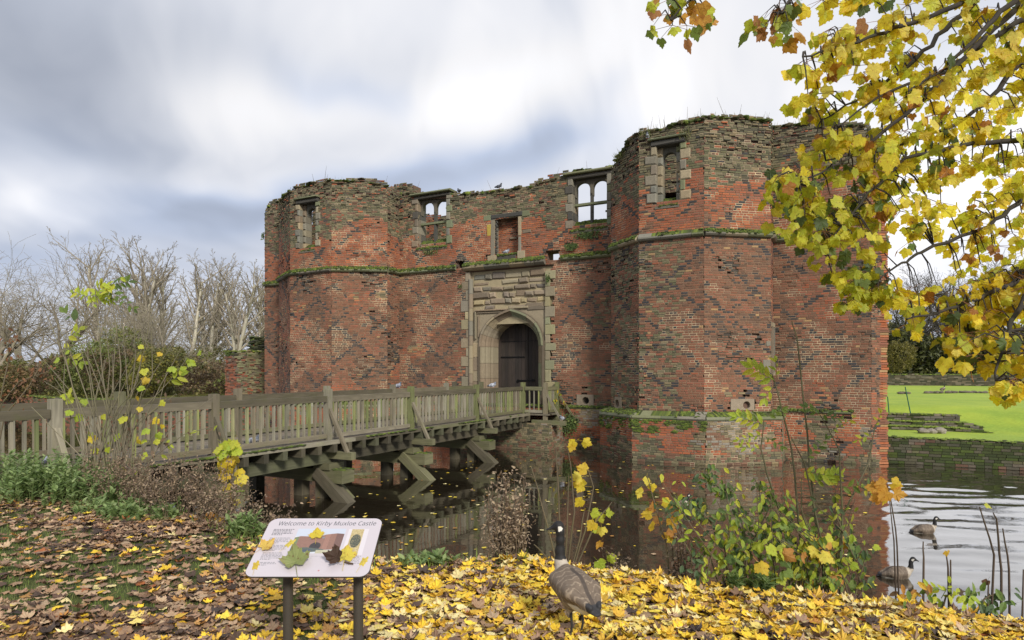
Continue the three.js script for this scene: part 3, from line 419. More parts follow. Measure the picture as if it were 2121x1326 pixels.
// ---- the gate: stone surround, four-centred arch, doors
{
  const home = sub('gate_surround', gatehouse), r = rng(4040), cx = 0.0, ys = 4.05;
  const back = new GB(1); back.quad([-2.15, 5.0, -0.135], [1.9, 5.0, -0.135], [1.9, 7.4, -0.135], [-2.15, 7.4, -0.135], [0.40, 0.33, 0.20]); part('panel_bed', back.geo(), M.stone, home);
  // coursed rubble above the arch: each stone a piece
  let y = 5.62;
  while (y < 7.2) {
    const h = Math.min(0.17 + r() * 0.15, 7.26 - y); let x = -1.92 + r() * 0.1;
    while (x < 1.58) { const w = Math.min(0.24 + r() * 0.62, 1.66 - x); if (w > 0.1 && r() < 0.86) { const hh = h * (0.62 + r() * 0.36), g = new GB(x * 997 + y * 131 | 0), c = tone(pick(r, [ST.buff, ST.brown, ST.brown, ST.yellow, ST.grey, [0.30, 0.24, 0.17], [0.22, 0.18, 0.14]]), 0.2, r, 0.1); g.block([x + w / 2, y + hh / 2 + (r() - 0.5) * 0.02, -0.14], [w / 2 - 0.012, (r() - 0.5) * 0.04, 0], [(r() - 0.5) * 0.05, hh / 2 - 0.004, 0], [0, 0, 0.03 + r() * 0.10], 0.045, c); part('rubble_stone', g.geo(), M.stone, home); } x += w; }
    y += h;
  }
  // quoins: alternately long and short, on both sides
  for (const [sx, sg, cols] of [[-2.06, -1, [ST.buff, [0.30, 0.25, 0.17], ST.yellow, [0.27, 0.225, 0.16]]], [1.66, 1, [[0.32, 0.29, 0.17], ST.buff, [0.28, 0.27, 0.155], [0.34, 0.285, 0.19]]]]) {
    let q = 1.40, k = 0; while (q < 7.05) { const h = 0.28 + r() * 0.26, lw = (k++ % 2 ? 0.20 : 0.40) + r() * 0.08; stone(home, sx + sg * (lw / 2 - 0.1), q + h / 2, lw, h, 0.03 + r() * 0.012, 0.34, pick(r, cols), 4100 + k * 7 + sg, 0.02, 'quoin'); q += h; }
  }
  // shaft beside the panel, in drums
  { let q = 1.4, k = 0; while (q < 6.9) { const h = 0.4 + r() * 0.3, g = new GB(k), n = 14; g.tube([[-1.93, q + 0.006, 0.0], [-1.93, q + h - 0.006, 0.0]], [0.105, 0.105], n, tone(pick(r, [ST.buff, ST.grey, ST.brown]), 0.15, r), true); part('shaft_drum', g.geo(), M.stone, home); q += h; k++; } }
  // jamb blocks between shaft and mouldings
  for (const [x0, x1] of [[-1.84, -1.50], [1.42, 1.60]]) { let q = 1.4; while (q < ys + 0.15) { const h = Math.min(0.42 + r() * 0.2, ys + 0.2 - q); if (h < 0.08) break; stone(home, (x0 + x1) / 2, q + h / 2, x1 - x0, h, -0.01, 0.3, pick(r, x0 < 0 ? [ST.buff, ST.brown, ST.grey] : [[0.30, 0.31, 0.18], ST.buff]), 4300 + q * 100 | 0, 0.012, 'jamb_stone'); q += h; } }
  // arch orders
  const curve = (w, ya) => { const P = [[w, 1.38], [w, 2.05], [w, 2.7], [w, 3.35], [w, ys]], b = (t) => { const m = 1 - t, q = [[w, ys], [w, mix(ys, ya, 0.60)], [w * 0.58, mix(ys, ya, 0.86)], [0, ya]]; return [0, 1].map((i) => m * m * m * q[0][i] + 3 * m * m * t * q[1][i] + 3 * m * t * t * q[2][i] + t * t * t * q[3][i]); }; for (let i = 1; i <= 9; i++) P.push(b(i / 9)); return P; };
  const orders = [[1.52, 5.62, 0.02], [1.50, 5.60, 0.09], [1.42, 5.52, 0.09], [1.40, 5.50, 0.0], [1.30, 5.38, -0.12], [1.27, 5.35, -0.10], [1.20, 5.27, -0.18], [1.15, 5.22, -0.34], [1.12, 5.19, -0.32], [1.07, 5.13, -0.42], [1.05, 5.11, -0.95]].map(([w, a, z]) => [curve(w, a), z]);
  { const g = new GB(2), B = orders.map(([c, z]) => [c.map(([x, y]) => [x + 0.02, y + 0.02]), z - 0.015]); for (const sg of [-1, 1]) for (let i = 0; i + 1 < B[0][0].length; i++) for (let k = 0; k + 1 < B.length; k++) { const P = (o, j) => [cx + sg * B[o][0][j][0], B[o][0][j][1], B[o][1]], A = P(k, i), Q = P(k + 1, i), D = P(k, i + 1), E2 = P(k + 1, i + 1); sg > 0 ? g.quad(Q, A, D, E2, [0.14, 0.11, 0.075]) : g.quad(A, Q, E2, D, [0.14, 0.11, 0.075]); } part('arch_bed', g.geo(), M.stone, home); }
  for (const sg of [-1, 1]) {
    const marks = [0, 1, 2, 3, 4, 6, 8, 10, 13];
    for (let m = 0; m + 1 < marks.length; m++) {
      const g = new GB(m * 5 + sg), c = tone(pick(r, sg < 0 ? [ST.buff, ST.brown, ST.grey, [0.31, 0.25, 0.17]] : [[0.29, 0.29, 0.17], ST.buff]), 0.14, r, 0.1);
      for (let i = marks[m]; i < marks[m + 1]; i++) for (let k = m < 4 ? 2 : 0; k + 1 < orders.length; k++) {
        const e0 = i === marks[m] ? 0.012 : 0, P = (o, j, e) => { const a = orders[o][0], p = a[j], q = a[Math.min(j + 1, a.length - 1)], l = Math.hypot(q[0] - p[0], q[1] - p[1]) || 1; return [cx + sg * (p[0] + (q[0] - p[0]) / l * e), p[1] + (q[1] - p[1]) / l * e, orders[o][1]]; };
        const A = P(k, i, e0), B = P(k + 1, i, e0), D = P(k, i + 1, 0), E2 = P(k + 1, i + 1, 0); sg > 0 ? g.quad(B, A, D, E2, c, k * 0.2, i) : g.quad(A, B, E2, D, c, k * 0.2, i);
      }
      part(m < 4 ? 'jamb_moulding' : 'voussoir', g.geo(), M.stone, home);
    }
  }
  // spandrels and square label above them
  { const sh = new THREE.Shape(); sh.moveTo(-1.84, ys); const cv = curve(1.50, 5.60); sh.lineTo(-1.84, 5.62); sh.lineTo(1.60, 5.62); sh.lineTo(1.60, ys); for (let i = 4; i < cv.length; i++) sh.lineTo(cx + cv[i][0], cv[i][1] - (i === 4 ? 0 : 0)); for (let i = cv.length - 2; i >= 4; i--) sh.lineTo(cx - cv[i][0], cv[i][1]);
    const g = new THREE.ExtrudeGeometry(sh, { depth: 0.1, bevelEnabled: false }); g.translate(0, 0, -0.16); g.setAttribute('color', new THREE.BufferAttribute(new Float32Array(g.attributes.position.count * 3).map((_, i) => [0.33, 0.27, 0.18][i % 3]), 3)); part('spandrel', g, M.stone, home);
    for (const [x, yy, w, h, z, s] of [[-0.95, 5.60, 1.55, 0.07, 0.05, 1], [-1.0, 5.50, 1.3, 0.05, 0.0, 2], [-1.70, 4.98, 0.07, 1.16, 0.05, 3], [-1.56, 4.93, 0.06, 0.95, 0.0, 4], [0.35, 5.66, 0.9, 0.10, 0.03, 5], [1.15, 5.60, 0.8, 0.16, -0.02, 6]]) stone(home, x, yy, w, h, z, 0.2, pick(r, [ST.buff, ST.brown]), 4500 + s, 0.015, 'label_moulding'); }
  // boarded doors
  const door = sub('door', gatehouse), DK = [[0.040, 0.030, 0.025], [0.052, 0.038, 0.030], [0.034, 0.026, 0.022], [0.060, 0.045, 0.036]];
  for (let i = 0; i < 13; i++) { const g = new GB(600 + i), w = 0.163; g.box(cx - 1.06 + w * (i + 0.5), 3.22, -0.90 + (r() - 0.5) * 0.008, w - 0.008, 3.70, 0.05, tone(pick(r, DK), 0.2, r)); part('plank', g.geo(), M.wood, door); }
  for (const [yy, h, x, w] of [[2.32, 0.035, -0.35, 1.35], [3.62, 0.06, -0.45, 1.15], [4.3, 0.03, -0.05, 1.9]]) { const g = new GB(7); g.box(cx + x + 0.1, yy, -0.865, w, h, 0.03, [0.012, 0.011, 0.011]); part('iron_strap', g.geo(), M.metal, door); }
  { const g = new GB(8); g.box(cx + 0.28, 2.62, -0.85, 0.80, 0.05, 0.05, [0.010, 0.010, 0.010]); g.box(cx - 0.10, 2.60, -0.855, 0.07, 0.13, 0.05, [0.010, 0.010, 0.010]); g.box(cx + 0.62, 2.63, -0.855, 0.09, 0.10, 0.05, [0.010, 0.010, 0.010]); part('bolt', g.geo(), M.metal, door); const q = new GB(9); q.box(cx + 0.36, 3.2, -0.860, 0.05, 3.6, 0.03, DK[2]); part('cover_strip', q.geo(), M.wood, door); const w = new GB(10); w.box(cx + 0.22, 2.05, -0.868, 0.10, 0.95, 0.02, [0.07, 0.055, 0.045]); part('wicket_post', w.geo(), M.wood, door); }
  const th = new GB(11); th.box(0, 1.33, -0.45, 3.4, 0.1, 1.3, ST.grey); part('threshold', th.geo(), M.stone, home);
}
// ---- heraldic niche over the gate
{
  const home = sub('niche', gatehouse), gb = new GB(501), core = [], r = rng(502);
  brickFace(home, gb, core, [-0.82, -0.36], [0.45, -0.36], 7.75, base(9.5), { seed: 91, crown: 0, diaper: 60, eroded: 0.25, thick: 0.15 }); part('brickwork', gb.geo(), M.brick, home, 'stuff'); part('masonry_core', mergeGeometries(core), M.brick, home);
  for (const [x, y, w, h, z, d, c, nm] of [[-0.86, 8.60, 0.20, 1.62, 0.03, 0.45, ST.grey, 'jamb_stone'], [0.42, 9.0, 0.16, 0.8, 0.03, 0.45, ST.buff, 'jamb_stone'], [0.42, 8.22, 0.14, 0.72, 0.03, 0.45, ST.grey, 'jamb_stone'], [-0.2, 9.52, 1.5, 0.18, 0.04, 0.5, ST.dark, 'lintel'], [-1.12, 9.50, 0.36, 0.24, 0.03, 0.3, ST.green, 'stone'], [0.70, 9.50, 0.36, 0.26, 0.03, 0.3, ST.green, 'stone'], [0.74, 8.76, 0.40, 0.16, 0.03, 0.25, ST.brown, 'stone'], [-0.86, 7.72, 0.42, 0.34, 0.10, 0.5, ST.buff, 'corbel'], [0.50, 7.80, 0.34, 0.36, 0.08, 0.5, ST.buff, 'corbel'], [-0.2, 7.74, 0.9, 0.24, 0.02, 0.4, ST.dark, 'carved_panel'], [-0.03, 8.62, 0.34, 0.11, -0.28, 0.2, ST.brown, 'stone'], [-1.02, 8.98, 0.24, 0.5, 0.025, 0.2, [0.45, 0.32, 0.06], 'lichened_stone']]) stone(home, x, y, w, h, z, d, c, 700 + x * 50 + y * 9 | 0, 0.02, nm);
  for (let k = 0; k < 16; k++) { const g = new GB(k + 30); g.lump([-0.73 + (k % 2) * 0.05, 7.98 + k * 0.088, -0.06], 0.055, 0.055, 0.05, tone(ST.dark, 0.3, r), 0.6); part('carving', g.geo(), M.stone, home); }
  const mg = new GB(44); for (let i = 0; i < 130; i++) mg.lump([mix(-0.62, 0.3, r()), 7.86 + r() * 0.05, 0.02 - r() * 0.3], 0.06, 0.03 + r() * 0.03, 0.05, tone(pick(r, MOSS), 0.2, r), 0.4, 4, 6); part('moss', mg.geo(), M.moss, home, 'stuff');
}
// ---- what stands behind the front: backs of the hollow towers, the rear wall, the near-black linings behind the right tower opening and left hatch
wall('rear_wall', [[[-11.5, -4.5], [-5.2, -4.5], 4, profile([[0, 11.3], [3.6, 11.5], [5.0, 11.2], [6.3, 10.9]]), { seed: 101, crown: 0.5, red: 0.3, eroded: 0.3 }]]);
wall('rear_wall', [[[-12.3, -1.25], [-5.9, -1.25], 4, base(12.0), { seed: 102, red: 0.3, eroded: 0.3, crown: 0.6 }]]);
wall('rear_wall', [[[4.8, -1.25], [10.0, -1.25], 4, profile([[0, 11.2], [1.5, 11.55], [1.95, 11.42], [3, 11.3], [5.2, 11.3]]), { seed: 103, lichen: 0.25, crown: 0.6, holes: [[0.9, 2.5, 8.2, 9.98]] }]]);
{ const g = new GB(12), dk = [0.05, 0.04, 0.035]; g.box(6.5, 10.1, -2.2, 2.4, 0.12, 1.3, dk); g.box(6.5, 9.1, -2.85, 2.4, 2.1, 0.1, dk); g.box(5.35, 9.1, -2.2, 0.1, 2.1, 1.3, dk); g.box(7.65, 9.1, -2.2, 0.1, 2.1, 1.3, dk); g.box(6.5, 8.1, -2.2, 2.4, 0.12, 1.3, dk); part('dark_lining', g.geo(), M.brick, gatehouse); const h = new GB(13); h.box(-2.4, 7.66, -0.75, 0.7, 0.7, 0.08, dk); h.box(-2.4, 8.0, -0.45, 0.7, 0.06, 0.6, dk); part('dark_lining', h.geo(), M.brick, gatehouse); }  // slabs painted near-black for the unlit depth of tower room and left hatch
// ---- moss, turf and weeds along the broken wall tops
{
  const g = new GB(61), w = new GB(62), r = rng(633);
  const run = (A, B, top, k, weeds) => { const L = Math.hypot(B[0] - A[0], B[1] - A[1]), n = [-(B[1] - A[1]) / L, (B[0] - A[0]) / L];
    for (let i = 0; i < L * k; i++) { const s = r() * L, d = -Math.pow(r(), 1.3) * 0.55 + 0.02, y = top(s) + (vn(s * 2.3, 5.1) - 0.5) * 0.12 - 0.03, p = [mix(A[0], B[0], s / L) + n[0] * d, y, mix(A[1], B[1], s / L) + n[1] * d]; g.lump(p, 0.07 + r() * 0.10, 0.03 + r() * 0.05, 0.07 + r() * 0.07, tone(pick(r, [...MOSS, [0.13, 0.11, 0.055], [0.10, 0.085, 0.045]]), 0.25, r), 0.4, 4, 6); }
    for (let i = 0; i < L * weeds; i++) { const s = r() * L, d = -r() * 0.5, y = top(s), o = [mix(A[0], B[0], s / L) + n[0] * d, y - 0.03, mix(A[1], B[1], s / L) + n[1] * d], tall = r() < 0.06, h = tall ? 0.4 + r() * 0.3 : 0.10 + r() * 0.17, b = [(r() - 0.5) * h * 0.8, h, (r() - 0.5) * h * 0.8], c = tone(tall ? [0.14, 0.11, 0.07] : pick(r, [[0.20, 0.21, 0.07], [0.26, 0.23, 0.11], [0.12, 0.15, 0.04]]), 0.2, r); w.tube([o, add(o, mul(b, 0.5)), add(o, b)], tall ? [0.008, 0.006, 0.003] : [0.008, 0.006, 0.001], 3, c); } };
  run([-5.72, 0], [4.7, 0], profile([[0, 11.2], [0.9, 11.1], [0.95, 10.98], [2.75, 10.94], [2.8, 10.72], [5.7, 10.62], [6.5, 10.62], [8.3, 10.9], [8.35, 10.92], [10.4, 10.92]]), 26, 5);
  run(LT[1], LT[2], base(11.4), 20, 3); run(LT[2], LT[3], profile([[0, 11.3], [0.35, 11.48], [2.5, 11.5]]), 34, 5); run(LT[3], LT[4], profile([[0, 11.5], [1.3, 11.52], [2.44, 11.3]]), 34, 5); run([-14.38, 0], [-12.4, 0], profile([[0, 11.2], [0.5, 11.8], [2, 11.8]]), 34, 6);
  run(RT[1], RT[2], profile([[0, 10.4], [0.4, 10.72], [1.1, 11.0], [1.77, 11.18]]), 50, 60); run(RT[2], RT[3], profile([[0, 11.15], [0.8, 11.18], [1.5, 11.22], [2.15, 11.3]]), 42, 40); run(RT[3], RT[4], base(11.34), 34, 26); run([10.1, 0], [13.03, 0], profile([[0, 11.45], [1.2, 11.4], [2.9, 10.9]]), 30, 14);
  for (const [x, y, z, k] of [[7.62, 10.75, 2.3, 60], [6.3, 10.95, 2.3, 40], [5.2, 10.6, 1.6, 40]]) for (let i = 0; i < k; i++) { const o = [x + (r() - 0.5) * 0.4, y + (r() - 0.5) * 0.3, z + r() * 0.06], b = [(r() - 0.5) * 0.16, 0.06 + r() * 0.16, 0.04 + r() * 0.12]; w.tube([o, add(o, mul(b, 0.6)), add(o, [b[0], b[1] * 0.8, b[2] * 1.4])], [0.007, 0.006, 0.001], 3, tone(pick(r, [[0.22, 0.24, 0.09], [0.17, 0.19, 0.06], [0.28, 0.27, 0.13]]), 0.2, r)); }
  part('moss', g.geo(), M.moss, gatehouse, 'stuff'); part('grass', w.geo(), M.plain, gatehouse, 'stuff');
  // dead stalks on the left tower
  const d = new GB(63); for (const [x, h, l] of [[-9.1, 0.62, -0.35], [-8.55, 0.85, 0.12], [-8.5, 0.45, 0.3]]) d.tube([[x, 11.45, 1.8], [x + l * h * 0.5, 11.45 + h * 0.5, 1.8], [x + l * h, 11.45 + h, 1.78]], [0.014, 0.010, 0.004], 4, [0.10, 0.075, 0.05]); part('dead_stem', d.geo(), M.bark, gatehouse);
  // ferns and ivy hanging in the angles
  const v = new GB(64), leaf = (p, s, c) => { const a = r() * 6.28, t = [Math.cos(a) * s, Math.sin(a) * s * 0.6 - 0.3 * s, 0.3 * s * (r() - 0.2)], q = [-t[1] * 0.45, t[0] * 0.45, 0.2 * s]; v.tri(p, add(add(p, mul(t, 0.5)), q), add(p, t), c); v.tri(p, add(p, t), sb(add(p, mul(t, 0.5)), q), c); };
  const GR = [[0.06, 0.10, 0.025], [0.09, 0.14, 0.03], [0.045, 0.07, 0.02], [0.13, 0.15, 0.04]];
  for (const [x, y, z, sx, sy, sz, n, s] of [[-12.65, 10.2, 0.12, 0.22, 0.95, 0.10, 520, 0.10], [-14.42, 10.05, 0.06, 0.08, 0.25, 0.06, 60, 0.09], [3.35, 8.35, 0.06, 0.75, 0.22, 0.05, 260, 0.07], [2.75, 7.95, 0.12, 0.35, 0.18, 0.08, 220, 0.08], [-4.0, 8.3, 0.05, 0.6, 0.25, 0.03, 150, 0.06], [1.72, 6.75, 0.08, 0.10, 0.25, 0.05, 70, 0.07], [-2.4, 6.7, 0.07, 0.1, 0.12, 0.05, 36, 0.06], [4.85, 1.45, 1.3, 0.18, 0.18, 0.16, 90, 0.08], [2.75, 0.95, 0.25, 0.45, 0.55, 0.12, 420, 0.085]])
    for (let i = 0; i < n; i++) { const q = () => (r() + r() + r()) / 1.5 - 1; leaf([x + q() * sx, y + q() * sy, z + Math.abs(q()) * sz], s * (0.6 + r() * 0.8), tone(pick(r, GR), 0.25, r)); }
  part('ivy', v.geo(), M.dry, gatehouse, 'stuff');
}
// ---- brick abutment under the gate end of the bridge
wall('abutment', [
  [[-1.75, -0.1], [-1.75, 1.55], -0.8, base(1.02), { seed: 111, crown: 0, green: 0.6, diaper: 60 }],
  [[-1.75, 1.55], [2.42, 1.55], -0.8, base(1.02), { seed: 112, crown: 0, green: 0.62, diaper: 60 }],
  [[2.42, 1.55], [2.42, -0.1], -0.8, base(1.02), { seed: 113, crown: 0, green: 0.6, diaper: 60 }],
]);

// ------------------------------------------------------------------ ground and water
const toCastle = (x, z) => { const dx = x - castlePos[0], dz = z - castlePos[2]; return [dx * Math.cos(TURN) + dz * Math.sin(TURN), -dx * Math.sin(TURN) + dz * Math.cos(TURN)]; };
// edge of the near bank: [x, depth]
const SHORE = [[-60, 26], [-16, 13.6], [-9.4, 11.3], [-7.4, 10.3], [-6.3, 9.4], [-5.4, 8.7], [-4.3, 7.6], [-3.4, 6.9], [-2.6, 6.3], [-1.8, 5.75], [-1.1, 5.4], [0, 5.42], [0.93, 5.1], [1.6, 4.85], [2.5, 4.42], [3.3, 4.12], [6, 3.2], [14, 1.2], [60, -8]];
const shoreAt = profile(SHORE);
const bankY = (x, d) => { const e = shoreAt(x) + (fbm(x * 1.3, 3.7, 1.5, 3) - 0.5) * 0.35 - d; const flat = 1.36 + (fbm(x * 0.5, d * 0.5, 2.5, 3) - 0.5) * 0.16 + (fbm(x * 2.2, d * 2.2, 6.5, 3) - 0.5) * 0.05; return mix(-0.75, flat, step(-1.05, 0.12, e)); };
const grid = (xs, zs, fy, fc) => {
  const g = new THREE.BufferGeometry(), p = [], c = [], t = [], ix = [];
  for (const z of zs) for (const x of xs) { const y = fy(x, z); p.push(x, y, z); c.push(...fc(x, z, y)); t.push(x, z); }
  for (let j = 0; j + 1 < zs.length; j++) for (let i = 0; i + 1 < xs.length; i++) { const a = j * xs.length + i, b = a + xs.length; ix.push(a, b, a + 1, a + 1, b, b + 1); }
  g.setAttribute('position', new THREE.Float32BufferAttribute(p, 3)); g.setAttribute('color', new THREE.Float32BufferAttribute(c, 3)); g.setAttribute('uv', new THREE.Float32BufferAttribute(t, 2)); g.setIndex(ix); g.computeVertexNormals(); return g;
};
const lin = (a, b, n) => Array.from({ length: n + 1 }, (_, i) => a + (b - a) * i / n);
const grassy = (x, d) => step(0.44, 0.60, fbm(x * 0.9 + 4, d * 1.5, 9.5, 3) + 0.20 * step(-0.9, -2.0, x) * step(3.6, 4.6, d) * step(7.0, 6.0, d) + 0.07 * step(-0.4, -1.6, x) - 0.25 * step(-1.5, 0.5, x) - 0.10);
const bank = struct('bank', grid([...lin(-60, -9, 30), ...lin(-8.9, 6, 190), ...lin(6.5, 60, 30)], [...lin(-13.2, 0, 190), ...lin(0.6, 40, 30)], (x, z) => bankY(x, -z), (x, z) => { const k = grassy(x, -z), n = fbm(x * 5, z * 5, 3.5, 3); return lerp3([0.085 + n * 0.05, 0.058 + n * 0.03, 0.036 + n * 0.015], [0.085, 0.115, 0.022], k * 0.85); }), std({ map: T.soil, bumpMap: T.soil, bumpScale: 0.02, roughness: 1 }));
struct('moat_bed', (() => { const g = new GB(3); g.quad([-700, -0.95, 300], [700, -0.95, 300], [700, -0.95, -900], [-700, -0.95, -900], [0.06, 0.05, 0.035]); return g.geo(); })(), std({ roughness: 1 }));
// the castle platform: a terrace behind the moat walls, rising to the upper lawn
const lawnY = (x, z) => { const [u, v] = toCastle(x, z); const n = (fbm(x * 0.25, z * 0.25, 1.5, 3) - 0.5) * 0.12; if (u > 0) return 0.86 + step(-3.4, -8.5, v) * 0.72 + n * step(-0.8, -3, v); return 1.05 + step(-1, -12, v) * 0.35 + n; };
{
  const us = [...lin(-160, -40, 24), ...lin(-38, 12, 26), ...lin(12.5, 34, 60), ...lin(36, 240, 40)], vs = [-0.72, -0.95, ...lin(-1.2, -9, 44), ...lin(-9.5, -30, 36), ...lin(-33, -420, 50)];
  const g = grid(us, vs, (u, v) => 0, (u, v) => { const n = fbm(u * 0.6, v * 0.6, 1.5, 3); return u > 6 ? [0.22 + n * 0.26, 0.36 + n * 0.24, 0.04 + n * 0.03] : [0.13 + n * 0.09, 0.15 + n * 0.06, 0.04]; });
  const p = g.attributes.position; for (let i = 0; i < p.count; i++) { const w = toWorld(p.getX(i), 0, p.getZ(i)); p.setXYZ(i, w.x, lawnY(w.x, w.z), w.z); } g.computeVertexNormals();
  // rows run away from the eye, so turn the faces up
  const n = g.attributes.normal; if (n.getY(10) < 0) { const a = g.index.array; for (let i = 0; i < a.length; i += 3) { const q = a[i]; a[i] = a[i + 1]; a[i + 1] = q; } g.computeVertexNormals(); }
  struct('lawn', g, std({ map: T.turf, bumpMap: T.turf, bumpScale: 0.03, roughness: 1 }));
}
// water with wind ripples on the open right-hand reach, calm under the walls
{
  const xs = [...lin(-90, -20, 40), ...lin(-19.8, 22, 260), ...lin(23, 90, 40)], zs = [...lin(-90, -30, 24), ...lin(-29.8, -3, 300), ...lin(-2, 20, 12)];
  const rip = (x, z) => { const open = step(3.2, 8.5, x + (fbm(x * 0.3, z * 0.3, 1.5) - 0.5) * 4) * step(-27, -20, z) ; const a = Math.sin(z * 5.1 + x * 0.9 + fbm(x * 0.5, z * 0.8, 2.5) * 9), b = Math.sin(z * 8.7 - x * 2.3 + fbm(x * 0.7, z * 0.9, 4.5) * 8); return (a * 0.0055 + b * 0.0036) * open + (fbm(x * 2.2, z * 3.4, 6.5, 3) - 0.5) * 0.0042 * (1 + 2.0 * open); };
  const g = grid(xs, zs, (x, z) => (z < -30 || z > -3 || x < -20 || x > 22 ? 0 : rip(x, z)), () => [0.020, 0.017, 0.010]);
  const bump = tex(256, tile((u, v) => 0.5 + 0.5 * (fbm(u * 9, v * 14, 0.5, 4) - 0.5)), false, 0.35);
  struct('water', g, new THREE.MeshPhysicalMaterial({ color: C(0.026, 0.020, 0.012), roughness: 0.04, ior: 1.5, specularIntensity: 1, bumpMap: bump, bumpScale: 0.012, clearcoat: 1.0, clearcoatRoughness: 0.02 }));
}

// ------------------------------------------------------------------ the timber footbridge (same frame as the gatehouse)
const bridge = thing('timber_footbridge', 'weathered grey timber footbridge with baluster railings leading to the castle gate', 'bridge', castlePos, -TURN);
{
  const r = rng(3003), W1 = [0.24, 0.205, 0.140], W2 = [0.185, 0.175, 0.095], W3 = [0.135, 0.115, 0.075], W4 = [0.33, 0.295, 0.215], DK = [0.080, 0.070, 0.045], MG = [0.195, 0.205, 0.085];
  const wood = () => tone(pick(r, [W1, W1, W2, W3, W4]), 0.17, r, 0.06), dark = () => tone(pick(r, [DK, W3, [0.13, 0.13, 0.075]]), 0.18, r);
  const beam = (name, A, B, w, h, c, up) => { const g = new GB(r() * 1e5 | 0); g.beam(A, B, w, h, c, up); return part(name, g.geo(), M.wood, bridge); };
  const DY = 1.38, RT1 = 2.42, un = 1.2, uf = -1.3;
  // deck boards lie across, side by side
  for (let v = 1.46; v < 24; v += 0.198) { const g = new GB(v * 1000 | 0), y = DY - 0.03 + (r() - 0.5) * 0.006; g.box((un + uf) / 2 + 0.03 + (r() - 0.5) * 0.02, y, v + 0.095, 3.02, 0.055, 0.188, tone(pick(r, [[0.235, 0.19, 0.145], [0.20, 0.17, 0.13], [0.26, 0.215, 0.165]]), 0.15, r)); part('deck_board', g.geo(), M.wood, bridge); }
  for (let v = 0.02; v < 1.4; v += 0.198) { const g = new GB(v * 1000 + 7 | 0); g.box(0.15, DY - 0.03, v + 0.095, 4.3, 0.055, 0.188, tone([0.21, 0.18, 0.13], 0.15, r)); part('deck_board', g.geo(), M.wood, bridge); }
  // edge boards with moss
  for (const [u, a, b] of [[1.56, 1.5, 24], [-1.50, 1.5, 24]]) { for (let v = a; v < b; v += 3.3) beam('edge_board', [u, DY - 0.02, v], [u, DY - 0.02, Math.min(b, v + 3.29)], 0.10, 0.09, wood()); }
  { const g = new GB(5); for (let i = 0; i < 420; i++) { const v = 1.5 + r() * 15, m = fbm(v * 0.7, 1.1, 0.5, 3); if (m < 0.47) continue; g.lump([1.60 + (r() - 0.5) * 0.05, DY + 0.015, v], 0.03 + r() * 0.03, 0.015 + r() * 0.012, 0.05 + r() * 0.06, tone(pick(r, MOSS), 0.25, r), 0.4, 4, 6); } part('moss', g.geo(), M.moss, bridge, 'stuff'); }
  // railings
  const post = (u, v, y0 = 1.0, c = wood(), w = 0.145) => { beam('post', [u, y0, v], [u, 2.56 + r() * 0.03, v], w, w, c, [1, 0, 0]); };
  const rail = (A, B, gap = 0.168, n0) => {
    const d = [B[0] - A[0], B[1] - A[1]], L = Math.hypot(...d), t = [d[0] / L, d[1] / L], a = [A[0] + t[0] * 0.085, A[1] + t[1] * 0.085], b = [B[0] - t[0] * 0.085, B[1] - t[1] * 0.085], sag = (r() - 0.5) * 0.01;
    beam('top_rail', [a[0], RT1 - 0.07, a[1]], [b[0], RT1 - 0.07 + sag, b[1]], 0.085, 0.14, tone(pick(r, [W1, W3, W2, W3]), 0.15, r)); beam('bottom_rail', [a[0], DY + 0.09, a[1]], [b[0], DY + 0.09, b[1]], 0.08, 0.10, wood());
    const n = Math.max(1, Math.round((L - 0.17) / gap) - 1);
    for (let i = 1; i <= n; i++) { const q = 0.085 + (L - 0.17) * i / (n + 1), x = A[0] + t[0] * q, z = A[1] + t[1] * q, g = new GB(r() * 1e6 | 0), e = (r() - 0.5) * 0.008; g.beam([x + e, DY + 0.135, z], [x - e, RT1 - 0.135, z + (r() - 0.5) * 0.01], 0.040, 0.052, tone(pick(r, [W4, W4, [0.40, 0.37, 0.28], W1, [0.33, 0.33, 0.17], [0.27, 0.29, 0.11]]), 0.22, r, 0.08), [t[1], 0, -t[0]]); part('baluster', g.geo(), M.wood, bridge); }
  };
  const NV = [1.3, 4.9, 8.6, 11.9, 15.0, 17.8, 20.8, 23.8], FV = [0.2, 2.9, 6.2, 9.3, 12.4, 15.3, 18.3, 21.3, 24];
  NV.forEach((v, i) => { post(un, v, 0.85, i < 3 ? tone(MG, 0.15, r) : wood()); if (i) rail([un, NV[i - 1]], [un, v]); });
  FV.forEach((v, i) => { post(uf, v, 1.0, wood(), 0.15); if (i) rail([uf, FV[i - 1]], [uf, v]); });
  post(2.15, 1.3, 0.85, wood()); post(2.15, 0.16, 0.85, tone(MG, 0.15, r), 0.14); rail([un, 1.3], [2.15, 1.3], 0.22); rail([2.15, 1.3], [2.15, 0.16], 0.13); post(-1.95, 1.3, 0.9); rail([-1.95, 1.3], [uf, 1.3], 0.2);
  // struts on the outer side, standing on outriggers
  const strut = (u, v, reach, y = 1.03) => { beam('strut', [u + 0.07, 2.12, v + 0.02], [u + reach - 0.04, y + 0.07, v + 0.02], 0.07, 0.085, wood(), [0, 0, 1]); beam('outrigger', [u - 0.55, y, v - 0.0], [u + reach + 0.12, y, v - 0.0], 0.16, 0.17, tone(W2, 0.15, r)); };
  for (const v of NV.slice(1, 6)) strut(un, v, 0.66); strut(2.15, 1.3, 0.72, 1.06); strut(2.15, 0.16, 0.78, 1.10);
  // joists, main beams
  for (let v = 1.6; v < 19; v += 0.5) beam('joist', [un + 0.42, DY - 0.16, v], [uf - 0.22, DY - 0.16, v], 0.12, 0.19, dark());
